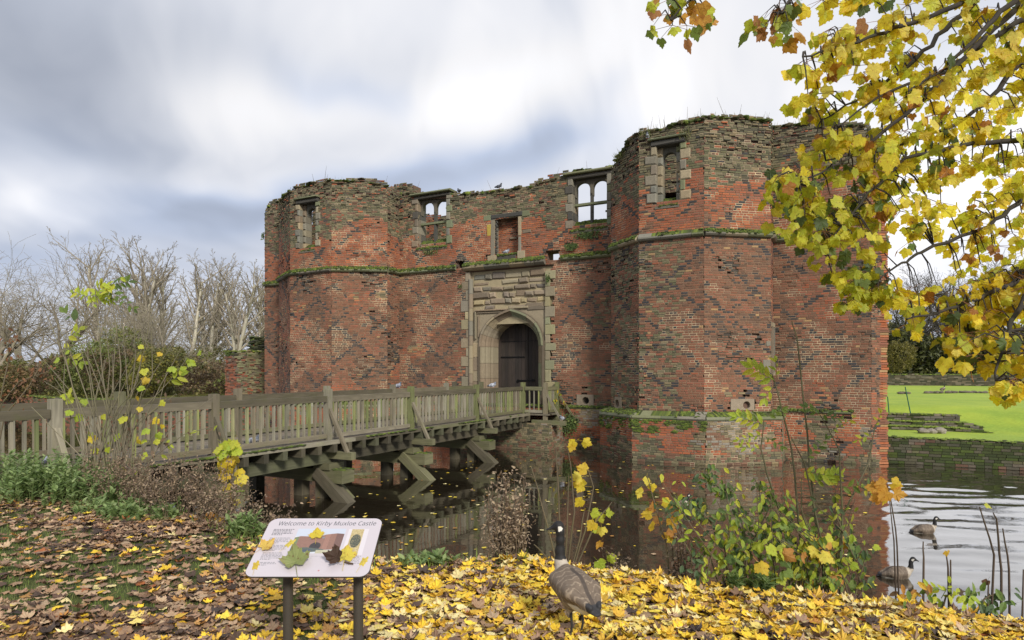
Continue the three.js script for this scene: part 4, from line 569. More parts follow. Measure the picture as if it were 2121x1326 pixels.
  for (const u of [un - 0.05, uf + 0.1]) for (let i = 0; i < 6; i++) beam('main_beam', [u, 0.99, i ? NV[i] : 0.9], [u, 0.99, NV[i + 1] - 0.01], 0.27, 0.29, dark());
  // trestles: cap, corbels, piles and raking shores
  for (const v of [4.9, 8.6, 11.9, 15.0]) {
    beam('cap_beam', [uf - 0.25, 0.55, v], [un + 0.62, 0.55, v], 0.42, 0.30, tone(W2, 0.15, r)); const g = new GB(v * 10 | 0); g.box(un + 0.02, 0.775, v, 0.5, 0.15, 0.5, tone(W2, 0.2, r)); part('corbel', g.geo(), M.wood, bridge);
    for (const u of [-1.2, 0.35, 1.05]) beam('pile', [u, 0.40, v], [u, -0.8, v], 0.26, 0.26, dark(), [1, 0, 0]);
    for (const [dv, u0] of [[0.17, un + 0.22], [-0.18, un - 0.10]]) beam('raking_shore', [u0 - 0.36, 0.64, v + dv], [u0 + 1.45, -0.75, v + dv + 0.05], 0.25, 0.28, tone(pick(r, [W1, W3, W2, [0.20, 0.195, 0.11]]), 0.2, r), [0, 0, 1]);
    const m = new GB(v); for (let i = 0; i < 26; i++) m.lump([un + 0.1 + r() * 0.5, 0.705, v + (r() - 0.5) * 0.4], 0.07, 0.02, 0.06, tone(pick(r, MOSS), 0.25, r), 0.4, 4, 6); part('moss', m.geo(), M.moss, bridge, 'stuff');
  }
  // abutment timbers on the near bank
  beam('sill_beam', [-1.7, 1.16, 17.2], [1.75, 1.16, 17.2], 0.3, 0.32, dark()); beam('retaining_board', [1.72, 1.02, 17.2], [1.72, 1.02, 20.5], 0.08, 0.5, dark());
}

// ------------------------------------------------------------------ the welcome board
{
  const b = thing('information_board', 'tilted white welcome board on two brown posts, strewn with fallen leaves', 'sign', [-1.0, bankY(-1, 3.2) - 0.02, -3.22]), y0 = b.position.y;
  const Wd = 0.604, Ht = 0.412, tilt = 28.5 * Math.PI / 180;
  const cv = document.createElement('canvas'); cv.width = 1024; cv.height = 700; const x = cv.getContext('2d'), r = rng(88);
  x.fillStyle = '#d6cfd3'; x.fillRect(0, 0, 1024, 700);
  x.fillStyle = '#4a4e53'; x.font = '72px sans-serif'; x.textBaseline = 'alphabetic'; x.save(); x.translate(84, 92); x.transform(1.0, 0, -0.1, 1, 0, 0); const tw = x.measureText('Welcome to Kirby Muxloe Castle').width; x.scale(890 / tw, 1); x.fillText('Welcome to Kirby Muxloe Castle', 0, 0); x.restore();
  const lines = (x0, y, w, n, dy, c, h) => { x.fillStyle = c; for (let i = 0; i < n; i++) { let p = x0; const e = x0 + w * (i === n - 1 ? 0.5 : 0.86 + r() * 0.14); while (p < e) { const q = 6 + r() * 24; x.fillRect(p, y + i * dy, Math.min(q, e - p), h); p += q + 6; } } };
  lines(70, 140, 190, 5, 17, '#5c5d61', 8); lines(70, 250, 190, 5, 15, '#7c7c81', 6); lines(70, 340, 186, 5, 15, '#7c7c81', 6); lines(70, 430, 180, 6, 15, '#7c7c81', 6); lines(300, 470, 420, 2, 22, '#a7a5a8', 4); lines(742, 470, 190, 7, 16, '#7c7c81', 5); lines(70, 540, 160, 3, 15, '#7c7c81', 6);
  x.save(); x.translate(290 - 345 * 1.05, 135 - 122 * 0.80); x.scale(1.05, 0.80);
  x.fillStyle = '#dfe6ee'; x.fillRect(345, 122, 410, 380); x.fillStyle = '#e8edf2'; x.fillRect(345, 122, 410, 90);
  const wall = (P, c) => { x.fillStyle = c; x.beginPath(); P.forEach(([a, d], i) => (i ? x.lineTo(a, d) : x.moveTo(a, d))); x.fill(); };
  x.fillStyle = '#cfd8e4'; x.fillRect(345, 122, 410, 120); wall([[345, 260], [390, 240], [470, 245], [540, 262], [600, 215], [690, 196], [752, 205], [752, 440], [345, 470]], '#9a7565'); wall([[345, 262], [380, 250], [380, 470], [345, 480]], '#7d8a62'); wall([[600, 215], [640, 206], [640, 440], [600, 440]], '#a9806f'); wall([[690, 196], [752, 205], [752, 440], [690, 430]], '#7d5f56'); x.fillStyle = '#3c3a3c'; x.beginPath(); x.ellipse(540, 395, 46, 58, 0.1, 0, 7); x.fill(); x.fillStyle = '#8b8f93'; x.fillRect(575, 250, 22, 26); x.fillRect(470, 266, 20, 18);
  wall([[345, 430], [470, 410], [620, 440], [620, 470], [345, 500]], '#5d6a63'); wall([[345, 470], [500, 440], [540, 452], [345, 502]], '#4c5a70'); x.fillStyle = '#c9c7a8'; x.fillRect(560, 452, 195, 50);
  for (let i = 0; i < 2600; i++) { x.fillStyle = pick(r, ['rgba(90,60,50,0.20)', 'rgba(190,150,120,0.20)', 'rgba(120,130,90,0.12)']); x.fillRect(345 + r() * 405, 250 + r() * 250, 5, 3); }
  x.restore(); x.save(); x.translate(-25, 20); x.fillStyle = '#e4dfe2'; x.fillRect(770, 118, 180, 320); x.fillStyle = '#cdbd8b'; x.fillRect(800, 122, 108, 330); for (let i = 0; i < 1500; i++) { x.fillStyle = pick(r, ['rgba(150,120,60,0.35)', 'rgba(230,215,160,0.4)']); x.fillRect(800 + r() * 104, 122 + r() * 326, 5, 5); } for (let i = 0; i < 1200; i++) { const a = r() * 6.28, q = Math.sqrt(r()); x.fillStyle = pick(r, ['rgba(60,70,64,0.6)', 'rgba(95,100,86,0.6)', 'rgba(40,46,44,0.5)']); x.fillRect(854 + Math.cos(a) * q * 44, 265 + Math.sin(a) * q * 80, 5, 5); } x.restore();
  x.fillStyle = '#c98a8a'; x.fillRect(596, 628, 14, 14);
  const t = new THREE.CanvasTexture(cv); t.colorSpace = THREE.SRGBColorSpace; t.anisotropy = 8;
  const rr = (w, h, rad) => { const s = new THREE.Shape(); s.moveTo(-w / 2 + rad, -h / 2); s.lineTo(w / 2 - rad, -h / 2); s.absarc(w / 2 - rad, -h / 2 + rad, rad, -Math.PI / 2, 0); s.lineTo(w / 2, h / 2 - rad); s.absarc(w / 2 - rad, h / 2 - rad, rad, 0, Math.PI / 2); s.lineTo(-w / 2 + rad, h / 2); s.absarc(-w / 2 + rad, h / 2 - rad, rad, Math.PI / 2, Math.PI); s.lineTo(-w / 2, -h / 2 + rad); s.absarc(-w / 2 + rad, -h / 2 + rad, rad, Math.PI, Math.PI * 1.5); return s; };
  const fg = new THREE.ShapeGeometry(rr(Wd, Ht, 0.045), 10), uv = fg.attributes.uv, p = fg.attributes.position; for (let i = 0; i < p.count; i++) uv.setXY(i, p.getX(i) / Wd + 0.5, p.getY(i) / Ht + 0.5);
  const hold = sub('panel', b); hold.position.set(0, 2.10 - y0, 0.0); hold.rotation.x = -(Math.PI / 2 - tilt);
  const face = part('printed_face', fg, new THREE.MeshPhysicalMaterial({ map: t, color: C(0.80, 0.78, 0.79), roughness: 0.28, clearcoat: 0.4, clearcoatRoughness: 0.2 }), hold); face.position.z = 0.0072;
  const bg = new THREE.ExtrudeGeometry(rr(Wd, Ht, 0.045), { depth: 0.006, bevelEnabled: true, bevelSize: 0.0015, bevelThickness: 0.0008, bevelSegments: 1 }); part('backing', bg, new THREE.MeshStandardMaterial({ color: C(0.05, 0.045, 0.045), roughness: 0.5 }), hold);
  for (const px of [-0.142, 0.216]) { const g = new THREE.CylinderGeometry(0.025, 0.025, 2.06 - y0 + 0.25, 20); const m = part('post', g, new THREE.MeshStandardMaterial({ color: C(0.052, 0.043, 0.032), roughness: 0.62, bumpMap: T.grain, bumpScale: 0.001 }), b); m.position.set(px, (2.06 - y0 - 0.25) / 2, 0.02); }
}
const boardPoint = (s, t, lift = 0.01) => { const tilt = 28.5 * Math.PI / 180; return [-1.0 + s, 2.10 + t * Math.sin(tilt) + lift * Math.cos(tilt), -3.22 - t * Math.cos(tilt) + lift * Math.sin(tilt)]; };

// ------------------------------------------------------------------ leaves
const MAPLE = [[0.03, 0.03], [0.15, -0.05], [0.27, -0.09], [0.36, 0.02], [0.40, 0.12], [0.49, 0.17], [0.51, 0.28], [0.60, 0.42], [0.49, 0.45], [0.45, 0.56], [0.34, 0.54], [0.27, 0.62], [0.28, 0.75], [0.17, 0.78], [0.10, 0.88]];
// maple leaf, stalk end at the origin, tip at y = 1, face +z; cup: how much it curls, fold: how much it is creased
function mapleLeaf(seed, cup, fold, stalk = 0.7) {
  const r = rng(seed), R = MAPLE.map(([x, y]) => [x * (0.92 + r() * 0.16), y + (r() - 0.5) * 0.04]), Lh = MAPLE.map(([x, y]) => [-x * (0.92 + r() * 0.16), y + (r() - 0.5) * 0.04]).reverse();
  const O = [...R, [0, 1], ...Lh], tw = (r() - 0.5) * fold, z = (x, y) => cup * (x * x * 1.6 + (y - 0.35) * (y - 0.35)) - fold * 0.35 * Math.abs(x) + tw * x * y + 0.05 * fold * Math.sin(x * 14 + y * 9 + seed);
  const p = [], add3 = (a) => p.push(a[0], a[1], z(a[0], a[1])), c = [0, 0.22];
  for (let i = 0; i < O.length; i++) { add3(c); add3(O[i]); add3(O[(i + 1) % O.length]); }
  if (stalk) { const w = 0.013, s = [[-w, 0.02], [w, 0.02], [w * 0.8, -stalk], [-w * 0.8, -stalk]]; const q = (a) => p.push(a[0] + 0.06 * (a[1] < 0 ? 1 : 0), a[1], 0.01 + (a[1] < 0 ? 0.05 : 0)); q(s[0]); q(s[2]); q(s[1]); q(s[0]); q(s[3]); q(s[2]); }
  const g = new THREE.BufferGeometry(), uv = []; for (let i = 0; i < p.length; i += 3) uv.push(p[i] / 1.4 + 0.5, (p[i + 1] + 0.15) / 1.3); g.setAttribute('position', new THREE.Float32BufferAttribute(p, 3)); g.setAttribute('uv', new THREE.Float32BufferAttribute(uv, 2)); g.computeVertexNormals(); return g;
}
// blade: veins from the stalk to the lobes, mottling, brown spots and a browned margin
const bladeTex = (seed) => { const V = [[0, 1], [0.52, 0.42], [-0.52, 0.42], [0.36, -0.02], [-0.36, -0.02]]; return tex(256, (u, v) => { const x = (u - 0.5) * 1.4, y = v * 1.3 - 0.15, n = fbm(u * 7 + seed, v * 7, 1.5, 4), sp = fbm(u * 16 + seed * 3, v * 16, 4.5, 3); let d = 9; for (const [a, b] of V) { const t = clamp((x * a + y * b) / (a * a + b * b)); d = Math.min(d, Math.hypot(x - a * t, y - b * t) * (1 + 0.8 * t)); const q = (x * a + y * b) / Math.hypot(a, b), w = Math.abs(x * b - y * a) / Math.hypot(a, b); if (q > 0.15 && Math.abs(((q * 6.5 - w * 4) % 1) - 0.5) < 0.05 && w < 0.2) d = Math.min(d, 0.022); } const ve = step(0.020, 0.006, d), edge = step(0.36, 0.62, Math.hypot(x, y - 0.35) + (n - 0.5) * 0.5), spot = step(0.66, 0.74, sp), k = 0.74 + 0.36 * n - 0.13 * ve; return [k * (1 - 0.30 * spot) * (1 - 0.06 * edge), k * (1 - 0.55 * spot) * (1 - 0.20 * edge), k * (1 - 0.5 * spot) * (1 - 0.2 * edge)]; }); };
const BLADE = bladeTex(1);
// simple pointed oval leaf, tip at y = 1
const OVAL = (() => { const p = [], o = [[0, 0], [0.16, 0.18], [0.23, 0.42], [0.15, 0.75], [0, 1], [-0.15, 0.75], [-0.23, 0.42], [-0.16, 0.18]]; for (let i = 0; i < 8; i++) { const a = o[i], b = o[(i + 1) % 8], z = (q) => 0.14 * Math.abs(q[0]) * 2 - 0.12 * q[1] * q[1]; p.push(0, 0.45, z([0, 0.45]), a[0], a[1], z(a), b[0], b[1], z(b)); } const g = new THREE.BufferGeometry(), uv = []; for (let i = 0; i < p.length; i += 3) uv.push(p[i] / 1.4 + 0.5, (p[i + 1] + 0.15) / 1.3); g.setAttribute('position', new THREE.Float32BufferAttribute(p, 3)); g.setAttribute('uv', new THREE.Float32BufferAttribute(uv, 2)); g.computeVertexNormals(); return g; })();
const leafMat = (c, tr = 0.4) => new THREE.MeshPhysicalMaterial({ color: C(...c), map: BLADE, roughness: 0.6, transmission: tr, thickness: 0, side: THREE.DoubleSide, specularIntensity: 0.5 });
const scatter = (name, geo, mat, list, parent = scene, label) => {       // list: [matrix, colour]
  const m = new THREE.InstancedMesh(geo, mat, list.length); m.name = parent === scene ? numbered(name) : name; list.forEach(([a, c], i) => { m.setMatrixAt(i, a); m.setColorAt(i, C(...c)); }); m.userData.kind = 'stuff'; if (label) m.userData.label = label; parent.add(m); return m;
};
const pose = (p, yaw, pitch, roll, s) => new THREE.Matrix4().compose(new THREE.Vector3(...p), new THREE.Quaternion().setFromEuler(new THREE.Euler(pitch, yaw, roll, 'YXZ')), new THREE.Vector3(s, s, s));
const white = new THREE.MeshStandardMaterial({ roughness: 0.75, side: THREE.DoubleSide });
const litterMat = new THREE.MeshStandardMaterial({ roughness: 0.72, side: THREE.DoubleSide, map: BLADE });
const glowMap = new THREE.MeshPhysicalMaterial({ roughness: 0.6, transmission: 0.55, thickness: 0, side: THREE.DoubleSide, specularIntensity: 0.5, map: BLADE });
const glow = new THREE.MeshPhysicalMaterial({ roughness: 0.6, transmission: 0.52, thickness: 0, side: THREE.DoubleSide, specularIntensity: 0.5 });
const onBank = (x, d, up = 0) => [x, bankY(x, d) + up, -d];

// ------------------------------------------------------------------ fallen leaves on the bank
{
  const r = rng(7007), forms = [mapleLeaf(1, 0.15, 0.35), mapleLeaf(2, 0.6, 0.7), mapleLeaf(3, -0.7, 0.9), mapleLeaf(4, 1.2, 1.2, 0.3), mapleLeaf(5, -0.25, 0.5)];
  const Y = [[0.80, 0.56, 0.035], [0.82, 0.63, 0.07], [0.76, 0.49, 0.03], [0.82, 0.66, 0.18], [0.68, 0.43, 0.05], [0.80, 0.68, 0.32]], B = [[0.36, 0.23, 0.13], [0.27, 0.165, 0.09], [0.44, 0.30, 0.18], [0.18, 0.105, 0.06], [0.50, 0.36, 0.22], [0.33, 0.21, 0.13]], D = [[0.085, 0.052, 0.034], [0.115, 0.065, 0.042], [0.06, 0.04, 0.03]], O = [[0.46, 0.22, 0.05], [0.34, 0.11, 0.03], [0.50, 0.28, 0.09]];
  const hue = (x, d) => { const y = step(-2.6, 1.2, x + (fbm(x * 0.9, d * 0.9, 1.5) - 0.5) * 2.2) * 0.64 + 0.13 - step(3.6, 6, d) * step(0.5, -1, x) * 0.07, q = r(); return q < y ? pick(r, Y) : q < y + (1 - y) * 0.66 ? pick(r, B) : q < y + (1 - y) * 0.93 ? pick(r, D) : pick(r, O); };
  const tones = [...Y, ...B, ...D, ...O], mats = tones.map((c) => new THREE.MeshStandardMaterial({ color: C(...c), roughness: 0.72, side: THREE.DoubleSide, map: BLADE }));
  const lists = forms.map(() => []), near = [];
  for (let i = 0; i < 88000; i++) {
    const d = 1.2 + Math.pow(r(), 0.85) * 7.6, x = -1.5 * d - 0.5 + r() * (d * 2.75 + 1.5), e = shoreAt(x) - d; if (e < -0.35) continue; if (e < 0 && r() < 0.4) continue;
    const g = grassy(x, d); if (r() < g * 0.72) continue;
    const k = Math.floor(r() * forms.length), c = hue(x, d), flat = k === 3 ? 0.8 : 0.34, p = onBank(x, d, 0.012 + r() * 0.035), m = pose(p, r() * 6.2832, -Math.PI / 2 + (r() - 0.5) * flat, (r() - 0.5) * flat, (0.042 + r() * 0.062) * (x < -0.7 ? 0.88 : 1));
    lists[k].push([m, tone(c, 0.16, r), p, c, x]);
  }
  const all = lists.flatMap((l, k) => l.map((q, i) => ({ k, i, q, d: -q[2][2] }))).filter((a) => Math.abs(a.q[2][0]) < a.d * 0.8 && a.d > 2.95).sort((a, b) => a.d - b.d).filter((a, i) => i % 3 === 0).slice(0, 300), gone = lists.map(() => new Set());
  for (const a of all) { gone[a.k].add(a.i); const m = part('leaf', forms[a.k], mats[tones.indexOf(a.q[3])], bank); m.applyMatrix4(a.q[0]); m.position.y += 0.018; }
  const litter = sub('leaf_litter', scene); litter.userData.kind = 'stuff'; litter.userData.label = 'fallen maple leaves, yellow and brown, covering the near bank'; lists.forEach((l, k) => scatter('leaves', forms[k], litterMat, l.filter((_, i) => !gone[k].has(i)), litter));
  // floating leaves: specks on the moat
  const fl = []; for (let i = 0; i < 620; i++) { const d = 6.5 + Math.pow(r(), 1.2) * 17, x = (r() - 0.42) * d * 1.0; if (shoreAt(x) - d > -0.8) continue; if (toCastle(x, -d)[1] < 2.9) continue; fl.push([pose([x, 0.012, -d], r() * 6.28, -Math.PI / 2, 0, 0.035 + r() * 0.06), tone(pick(r, [...Y, O[0], B[2]]), 0.2, r)]); } scatter('floating_leaves', forms[0], white, fl, scene, 'small yellow leaves floating on the dark moat');
  // grass blades in the gaps
  const blade = (() => { const g = new THREE.BufferGeometry(); g.setAttribute('position', new THREE.Float32BufferAttribute([-0.06, 0, 0, 0.06, 0, 0, 0.035, 0.5, 0.08, -0.06, 0, 0, 0.035, 0.5, 0.08, -0.03, 0.5, 0.08, -0.03, 0.5, 0.08, 0.035, 0.5, 0.08, 0.0, 1, 0.34], 3)); g.computeVertexNormals(); return g; })();
  const gl = []; for (let i = 0; i < 240000 && gl.length < 60000; i++) { const d = 1.2 + Math.pow(r(), 0.8) * 7.6, x = -1.5 * d - 0.5 + r() * (d * 2.75 + 1.5), e = shoreAt(x) - d; if (e < -0.25) continue; const q = grassy(x, d), edge = Math.abs(e) < 0.3 && x < 0.2 ? 0.5 : 0; if (r() > q + edge + 0.03) continue; gl.push([pose(onBank(x, d, -0.005), r() * 6.28, (r() - 0.5) * 0.5, (r() - 0.5) * 0.5, (0.018 + r() * 0.03) * (edge && r() < 0.3 ? 3 : 1)), tone(pick(r, [[0.13, 0.20, 0.030], [0.18, 0.25, 0.04], [0.10, 0.15, 0.03], [0.22, 0.24, 0.07]]), 0.2, r)]); }
  scatter('grass', blade, white, gl, scene, 'short green grass showing between the fallen leaves');
  // seven leaves, a dry one and a twig lying on the welcome board
  const lay = (name, k, c, s, t, yaw, size, lift, label, tip = 0) => { const m = part(numbered(name), forms[k], leafMat(c, 0.15), scene); tag(m, label, 'leaf', 'leaves lying on the welcome board'); m.position.set(...boardPoint(s, t, lift)); m.rotation.set(-(Math.PI / 2 - 0.497) + tip, 0, yaw, 'XYZ'); m.scale.setScalar(size); };
  lay('maple_leaf', 0, [0.66, 0.52, 0.05], -0.02, 0.055, 0.15, 0.075, 0.012, 'small yellow leaf on the picture in the middle of the welcome board');
  lay('maple_leaf', 1, [0.66, 0.46, 0.10], -0.275, -0.025, -0.7, 0.08, 0.012, 'pale orange leaf over the upper left edge of the welcome board');
  lay('maple_leaf', 4, [0.68, 0.55, 0.10], -0.155, -0.005, -0.5, 0.072, 0.012, 'yellow leaf on the lines of text left of the board picture');
  lay('maple_leaf', 4, [0.66, 0.48, 0.06], -0.262, -0.16, 0.1, 0.065, 0.012, 'yellow leaf at the lower left corner of the welcome board');
  lay('maple_leaf', 1, [0.25, 0.28, 0.10], -0.06, -0.15, 0.3, 0.128, 0.02, 'large green leaf with brown edge at the bottom of the welcome board', 0.1);
  lay('maple_leaf', 0, [0.68, 0.55, 0.08], 0.165, -0.105, 0.05, 0.105, 0.012, 'yellow leaf lying under the dry brown one on the welcome board');
  lay('maple_leaf', 3, [0.075, 0.045, 0.03], 0.15, -0.105, 1.5, 0.085, 0.03, 'curled dry brown leaf on the right of the welcome board', 0.3);
  lay('maple_leaf', 4, [0.68, 0.53, 0.09], 0.255, -0.135, -0.3, 0.078, 0.012, 'yellow leaf at the lower right corner of the welcome board');
  { const g = new GB(3); g.tube([boardPoint(0.17, -0.115, 0.012), boardPoint(0.195, -0.125, 0.012), boardPoint(0.215, -0.128, 0.012)], [0.006, 0.005, 0.004], 6, [0.10, 0.06, 0.04], true); tag(part(numbered('twig'), g.geo(), M.bark, scene), 'short broken brown twig on the right half of the welcome board', 'twig'); }
}

// ------------------------------------------------------------------ the maple overhanging from the right
{
  const r = rng(9119), tree = thing('maple_tree', 'maple with yellow autumn leaves reaching in over the moat from the right', 'tree', [6.6, 1.3, -3.4]);
  const o = [6.6, 1.3, -3.4], W = (px, py, d) => { const q = at(px, py, d); return [q.x - o[0], q.y - o[1], q.z - o[2]]; };
  const g = new GB(71), bark = [0.055, 0.046, 0.036];
  g.tube([[0.0, -0.2, 0], [0.02, 0.8, 0.05], [-0.05, 1.9, 0.0], [0.05, 3.2, -0.1], [0.0, 5.0, -0.2]], [0.24, 0.20, 0.17, 0.14, 0.09], 10, bark); part('trunk', g.geo(), M.bark, tree);
  // limbs as surveyed: [px, py] from the outer end inwards, then the fork on the trunk
  const LIMBS = [
    [[1735, 262], [1845, 186], [1940, 158], [2029, 98], [2121, 38], [2300, -60], 4.1], [[1712, 333], [1877, 300], [1972, 263], [2054, 203], [2121, 116], [2260, -20], 4.3], [[1880, 190], [1938, 156], [2035, 66], [2100, 2], [2200, -110], 3.9],
    [[1660, 120], [1760, 92], [1850, 60], [1960, 20], [2080, -40], [2240, -120], 3.8], [[1700, 520], [1800, 400], [1877, 330], [1990, 300], [2121, 290], [2280, 230], 4.2], [[1803, 588], [1870, 545], [1907, 522], [2046, 470], [2121, 408], [2290, 260], 4.5],
    [[1880, 660], [1942, 648], [2046, 612], [2121, 576], [2280, 420], 4.0], [[2060, 790], [2075, 720], [2098, 660], [2135, 600], [2280, 450], 3.8], [[1390, 40], [1480, -60], [1640, -130], [1900, -200], [2200, -260], 3.7], [[1620, 30], [1680, -70], [1900, -160], [2200, -230], 3.9], [[1700, 250], [1790, 200], [1880, 140], [1960, 60], [2040, -20], 4.4], [[1650, 380], [1740, 340], [1850, 260], [1960, 160], [2060, 60], [2160, -40], 4.0],
  ];
  const nodes = [];
  for (const L of LIMBS) {
    const d = L[L.length - 1], P = L.slice(0, -1), out = [], n = P.length;
    for (let i = 0; i + 1 < n; i++) for (let k = 0; k < 5; k++) { const t = k / 5, px = mix(P[i][0], P[i + 1][0], t) + (r() - 0.5) * 7, py = mix(P[i][1], P[i + 1][1], t) + (r() - 0.5) * 7, dd = d - 0.35 * (1 - (i + t) / n) + (r() - 0.5) * 0.03; out.push(W(px, py, dd)); nodes.push([px, py, dd]); }
    out.push(W(P[n - 1][0], P[n - 1][1], d)); const end = out[out.length - 1]; out.push(lerp3(end, [0, clamp(end[1] + 0.2, 2.2, 4.8), -0.1], 0.5), [0, clamp(end[1] - 0.3, 1.9, 4.6), -0.1]);
    const b = new GB(d * 100 | 0), m = out.length; b.tube(out, out.map((_, i) => mix(0.005, 0.025, Math.pow(i / m, 1.15))), 6, bark); part('branch', b.geo(), M.bark, tree);
  }
  const MASK = [[[1640, 110], [1700, 60], [1760, 15], [1800, -20], [2160, -20], [2160, 560], [2100, 590], [2010, 540], [1950, 470], [1900, 480], [1880, 560], [1830, 640], [1770, 625], [1700, 545], [1640, 470], [1588, 400], [1600, 345], [1690, 290], [1650, 235], [1660, 185], [1690, 150]], [[2010, 570], [2160, 520], [2160, 830], [2100, 815], [2070, 775], [1985, 725], [1960, 650]], [[1352, -10], [1480, -10], [1470, 25], [1400, 80], [1362, 60]], [[1565, -10], [1672, -10], [1640, 52], [1585, 62]], [[1680, -10], [1745, -10], [1722, 28]], [[1895, 590], [2000, 560], [2010, 620], [1930, 650]], [[1850, 600], [1900, 570], [1960, 660], [1880, 690]], [[1588, 400], [1602, 345], [1700, 300], [1790, 330], [1800, 480], [1840, 630], [1765, 622], [1700, 545], [1640, 470]], [[2160, -260], [2420, -300], [2480, 100], [2440, 520], [2300, 640], [2160, 620]], [[1700, -20], [1780, -190], [2160, -270], [2160, -20]]];
  const COUNT = [320, 96, 12, 13, 5, 12, 11, 66, 120, 70], forms = [mapleLeaf(11, 0.2, 0.35, 0), mapleLeaf(12, -0.3, 0.5, 0), mapleLeaf(13, 0.45, 0.7, 0), mapleLeaf(14, 0.05, 0.2, 0)];
  const COL = { y: [[0.90, 0.74, 0.03], [0.92, 0.78, 0.05], [0.88, 0.66, 0.025], [0.90, 0.76, 0.11]], l: [[0.68, 0.68, 0.04], [0.54, 0.58, 0.035], [0.78, 0.72, 0.045]], g: [[0.13, 0.20, 0.035], [0.18, 0.25, 0.04], [0.10, 0.15, 0.04]], o: [[0.60, 0.30, 0.035], [0.52, 0.22, 0.03], [0.40, 0.18, 0.05]] };
  const tones = Object.values(COL).flat(), mats = tones.map((c) => leafMat(c, 0.55)), leaves = [], tw = new GB(72);
  MASK.forEach((poly, mi) => {
    const xs = poly.map((p) => p[0]), ys = poly.map((p) => p[1]); let n = 0, guard = 0;
    while (n < COUNT[mi] && guard++ < 20000) {
      const px = mix(Math.min(...xs), Math.max(...xs), r()), py = mix(Math.min(...ys), Math.max(...ys), r()); if (!inPoly(px, py, poly)) continue; if (mi === 0 && fbm(px * 0.011, py * 0.013, 3.5, 3) < 0.36) continue;
      n++; let best = null, bd = 1e9; for (const q of nodes) { const e = Math.hypot(q[0] - px, (q[1] - py) * (q[1] > py ? 1.5 : 1)); if (e < bd) { bd = e; best = q; } }
      const d = best[2] + (r() - 0.25) * 0.40, c = W(px, py, d), a = W(...best), sag = [mix(a[0], c[0], 0.55), mix(a[1], c[1], 0.55) + 0.04, mix(a[2], c[2], 0.55)]; if (bd < 190) tw.tube([a, sag, c], [0.0055, 0.0042, 0.0028], 4, bark);
      const k = mi < 2 || mi > 6 ? 3 + Math.floor(r() * 3) : 2 + Math.floor(r() * 2);
      for (let i = 0; i < k; i++) {
        const an = r() * 6.283, pl = 0.05 + r() * 0.07, e = [c[0] + Math.cos(an) * pl, c[1] - 0.01 - r() * 0.05, c[2] + Math.sin(an) * pl]; tw.tube([c, e], [0.0018, 0.0012], 3, [0.30, 0.14, 0.06]);
        const gr = step(1960, 1700, px) * step(150, 500, py) * 0.75 + 0.10, q = r(), col = pick(r, q < gr * 0.20 + 0.02 ? COL.g : q < gr * 1.0 + 0.24 ? COL.l : q < 0.965 ? COL.y : COL.o), col2 = mi === 2 || mi === 3 ? pick(r, [[0.60, 0.30, 0.035], [0.18, 0.25, 0.04], [0.40, 0.18, 0.05], [0.54, 0.58, 0.035], [0.18, 0.25, 0.04]].map((e) => tones.find((t) => t.join() === e.join()))) : col;
        leaves.push([pose(e, (r() - 0.5) * 2.0, (r() - 0.35) * 1.25, Math.PI + (r() - 0.5) * 1.7, 0.042 + r() * 0.052), col2, Math.floor(r() * 4), d]);
      }
    }
  });
  for (const [px, py, d, s] of [[1960, 742, 3.5, 0.105], [1845, 320, 3.6, 0.12]]) leaves.push([pose(W(px, py, d), 0.1, 0.25, Math.PI, s), COL.y[1], 3, 0]);
  part('twigs', tw.geo(), M.bark, tree, 'stuff');
  leaves.sort((a, b) => a[3] - b[3]);
  leaves.slice(0, 300).forEach(([m, c, k]) => { const q = part('leaf', forms[k], mats[tones.indexOf(c)], tree); q.applyMatrix4(m); });
  forms.forEach((f, k) => scatter('foliage', f, glowMap, leaves.slice(300).filter((l) => l[2] === k).map(([m, c]) => [m, tone(c, 0.14, r)]), tree));
}

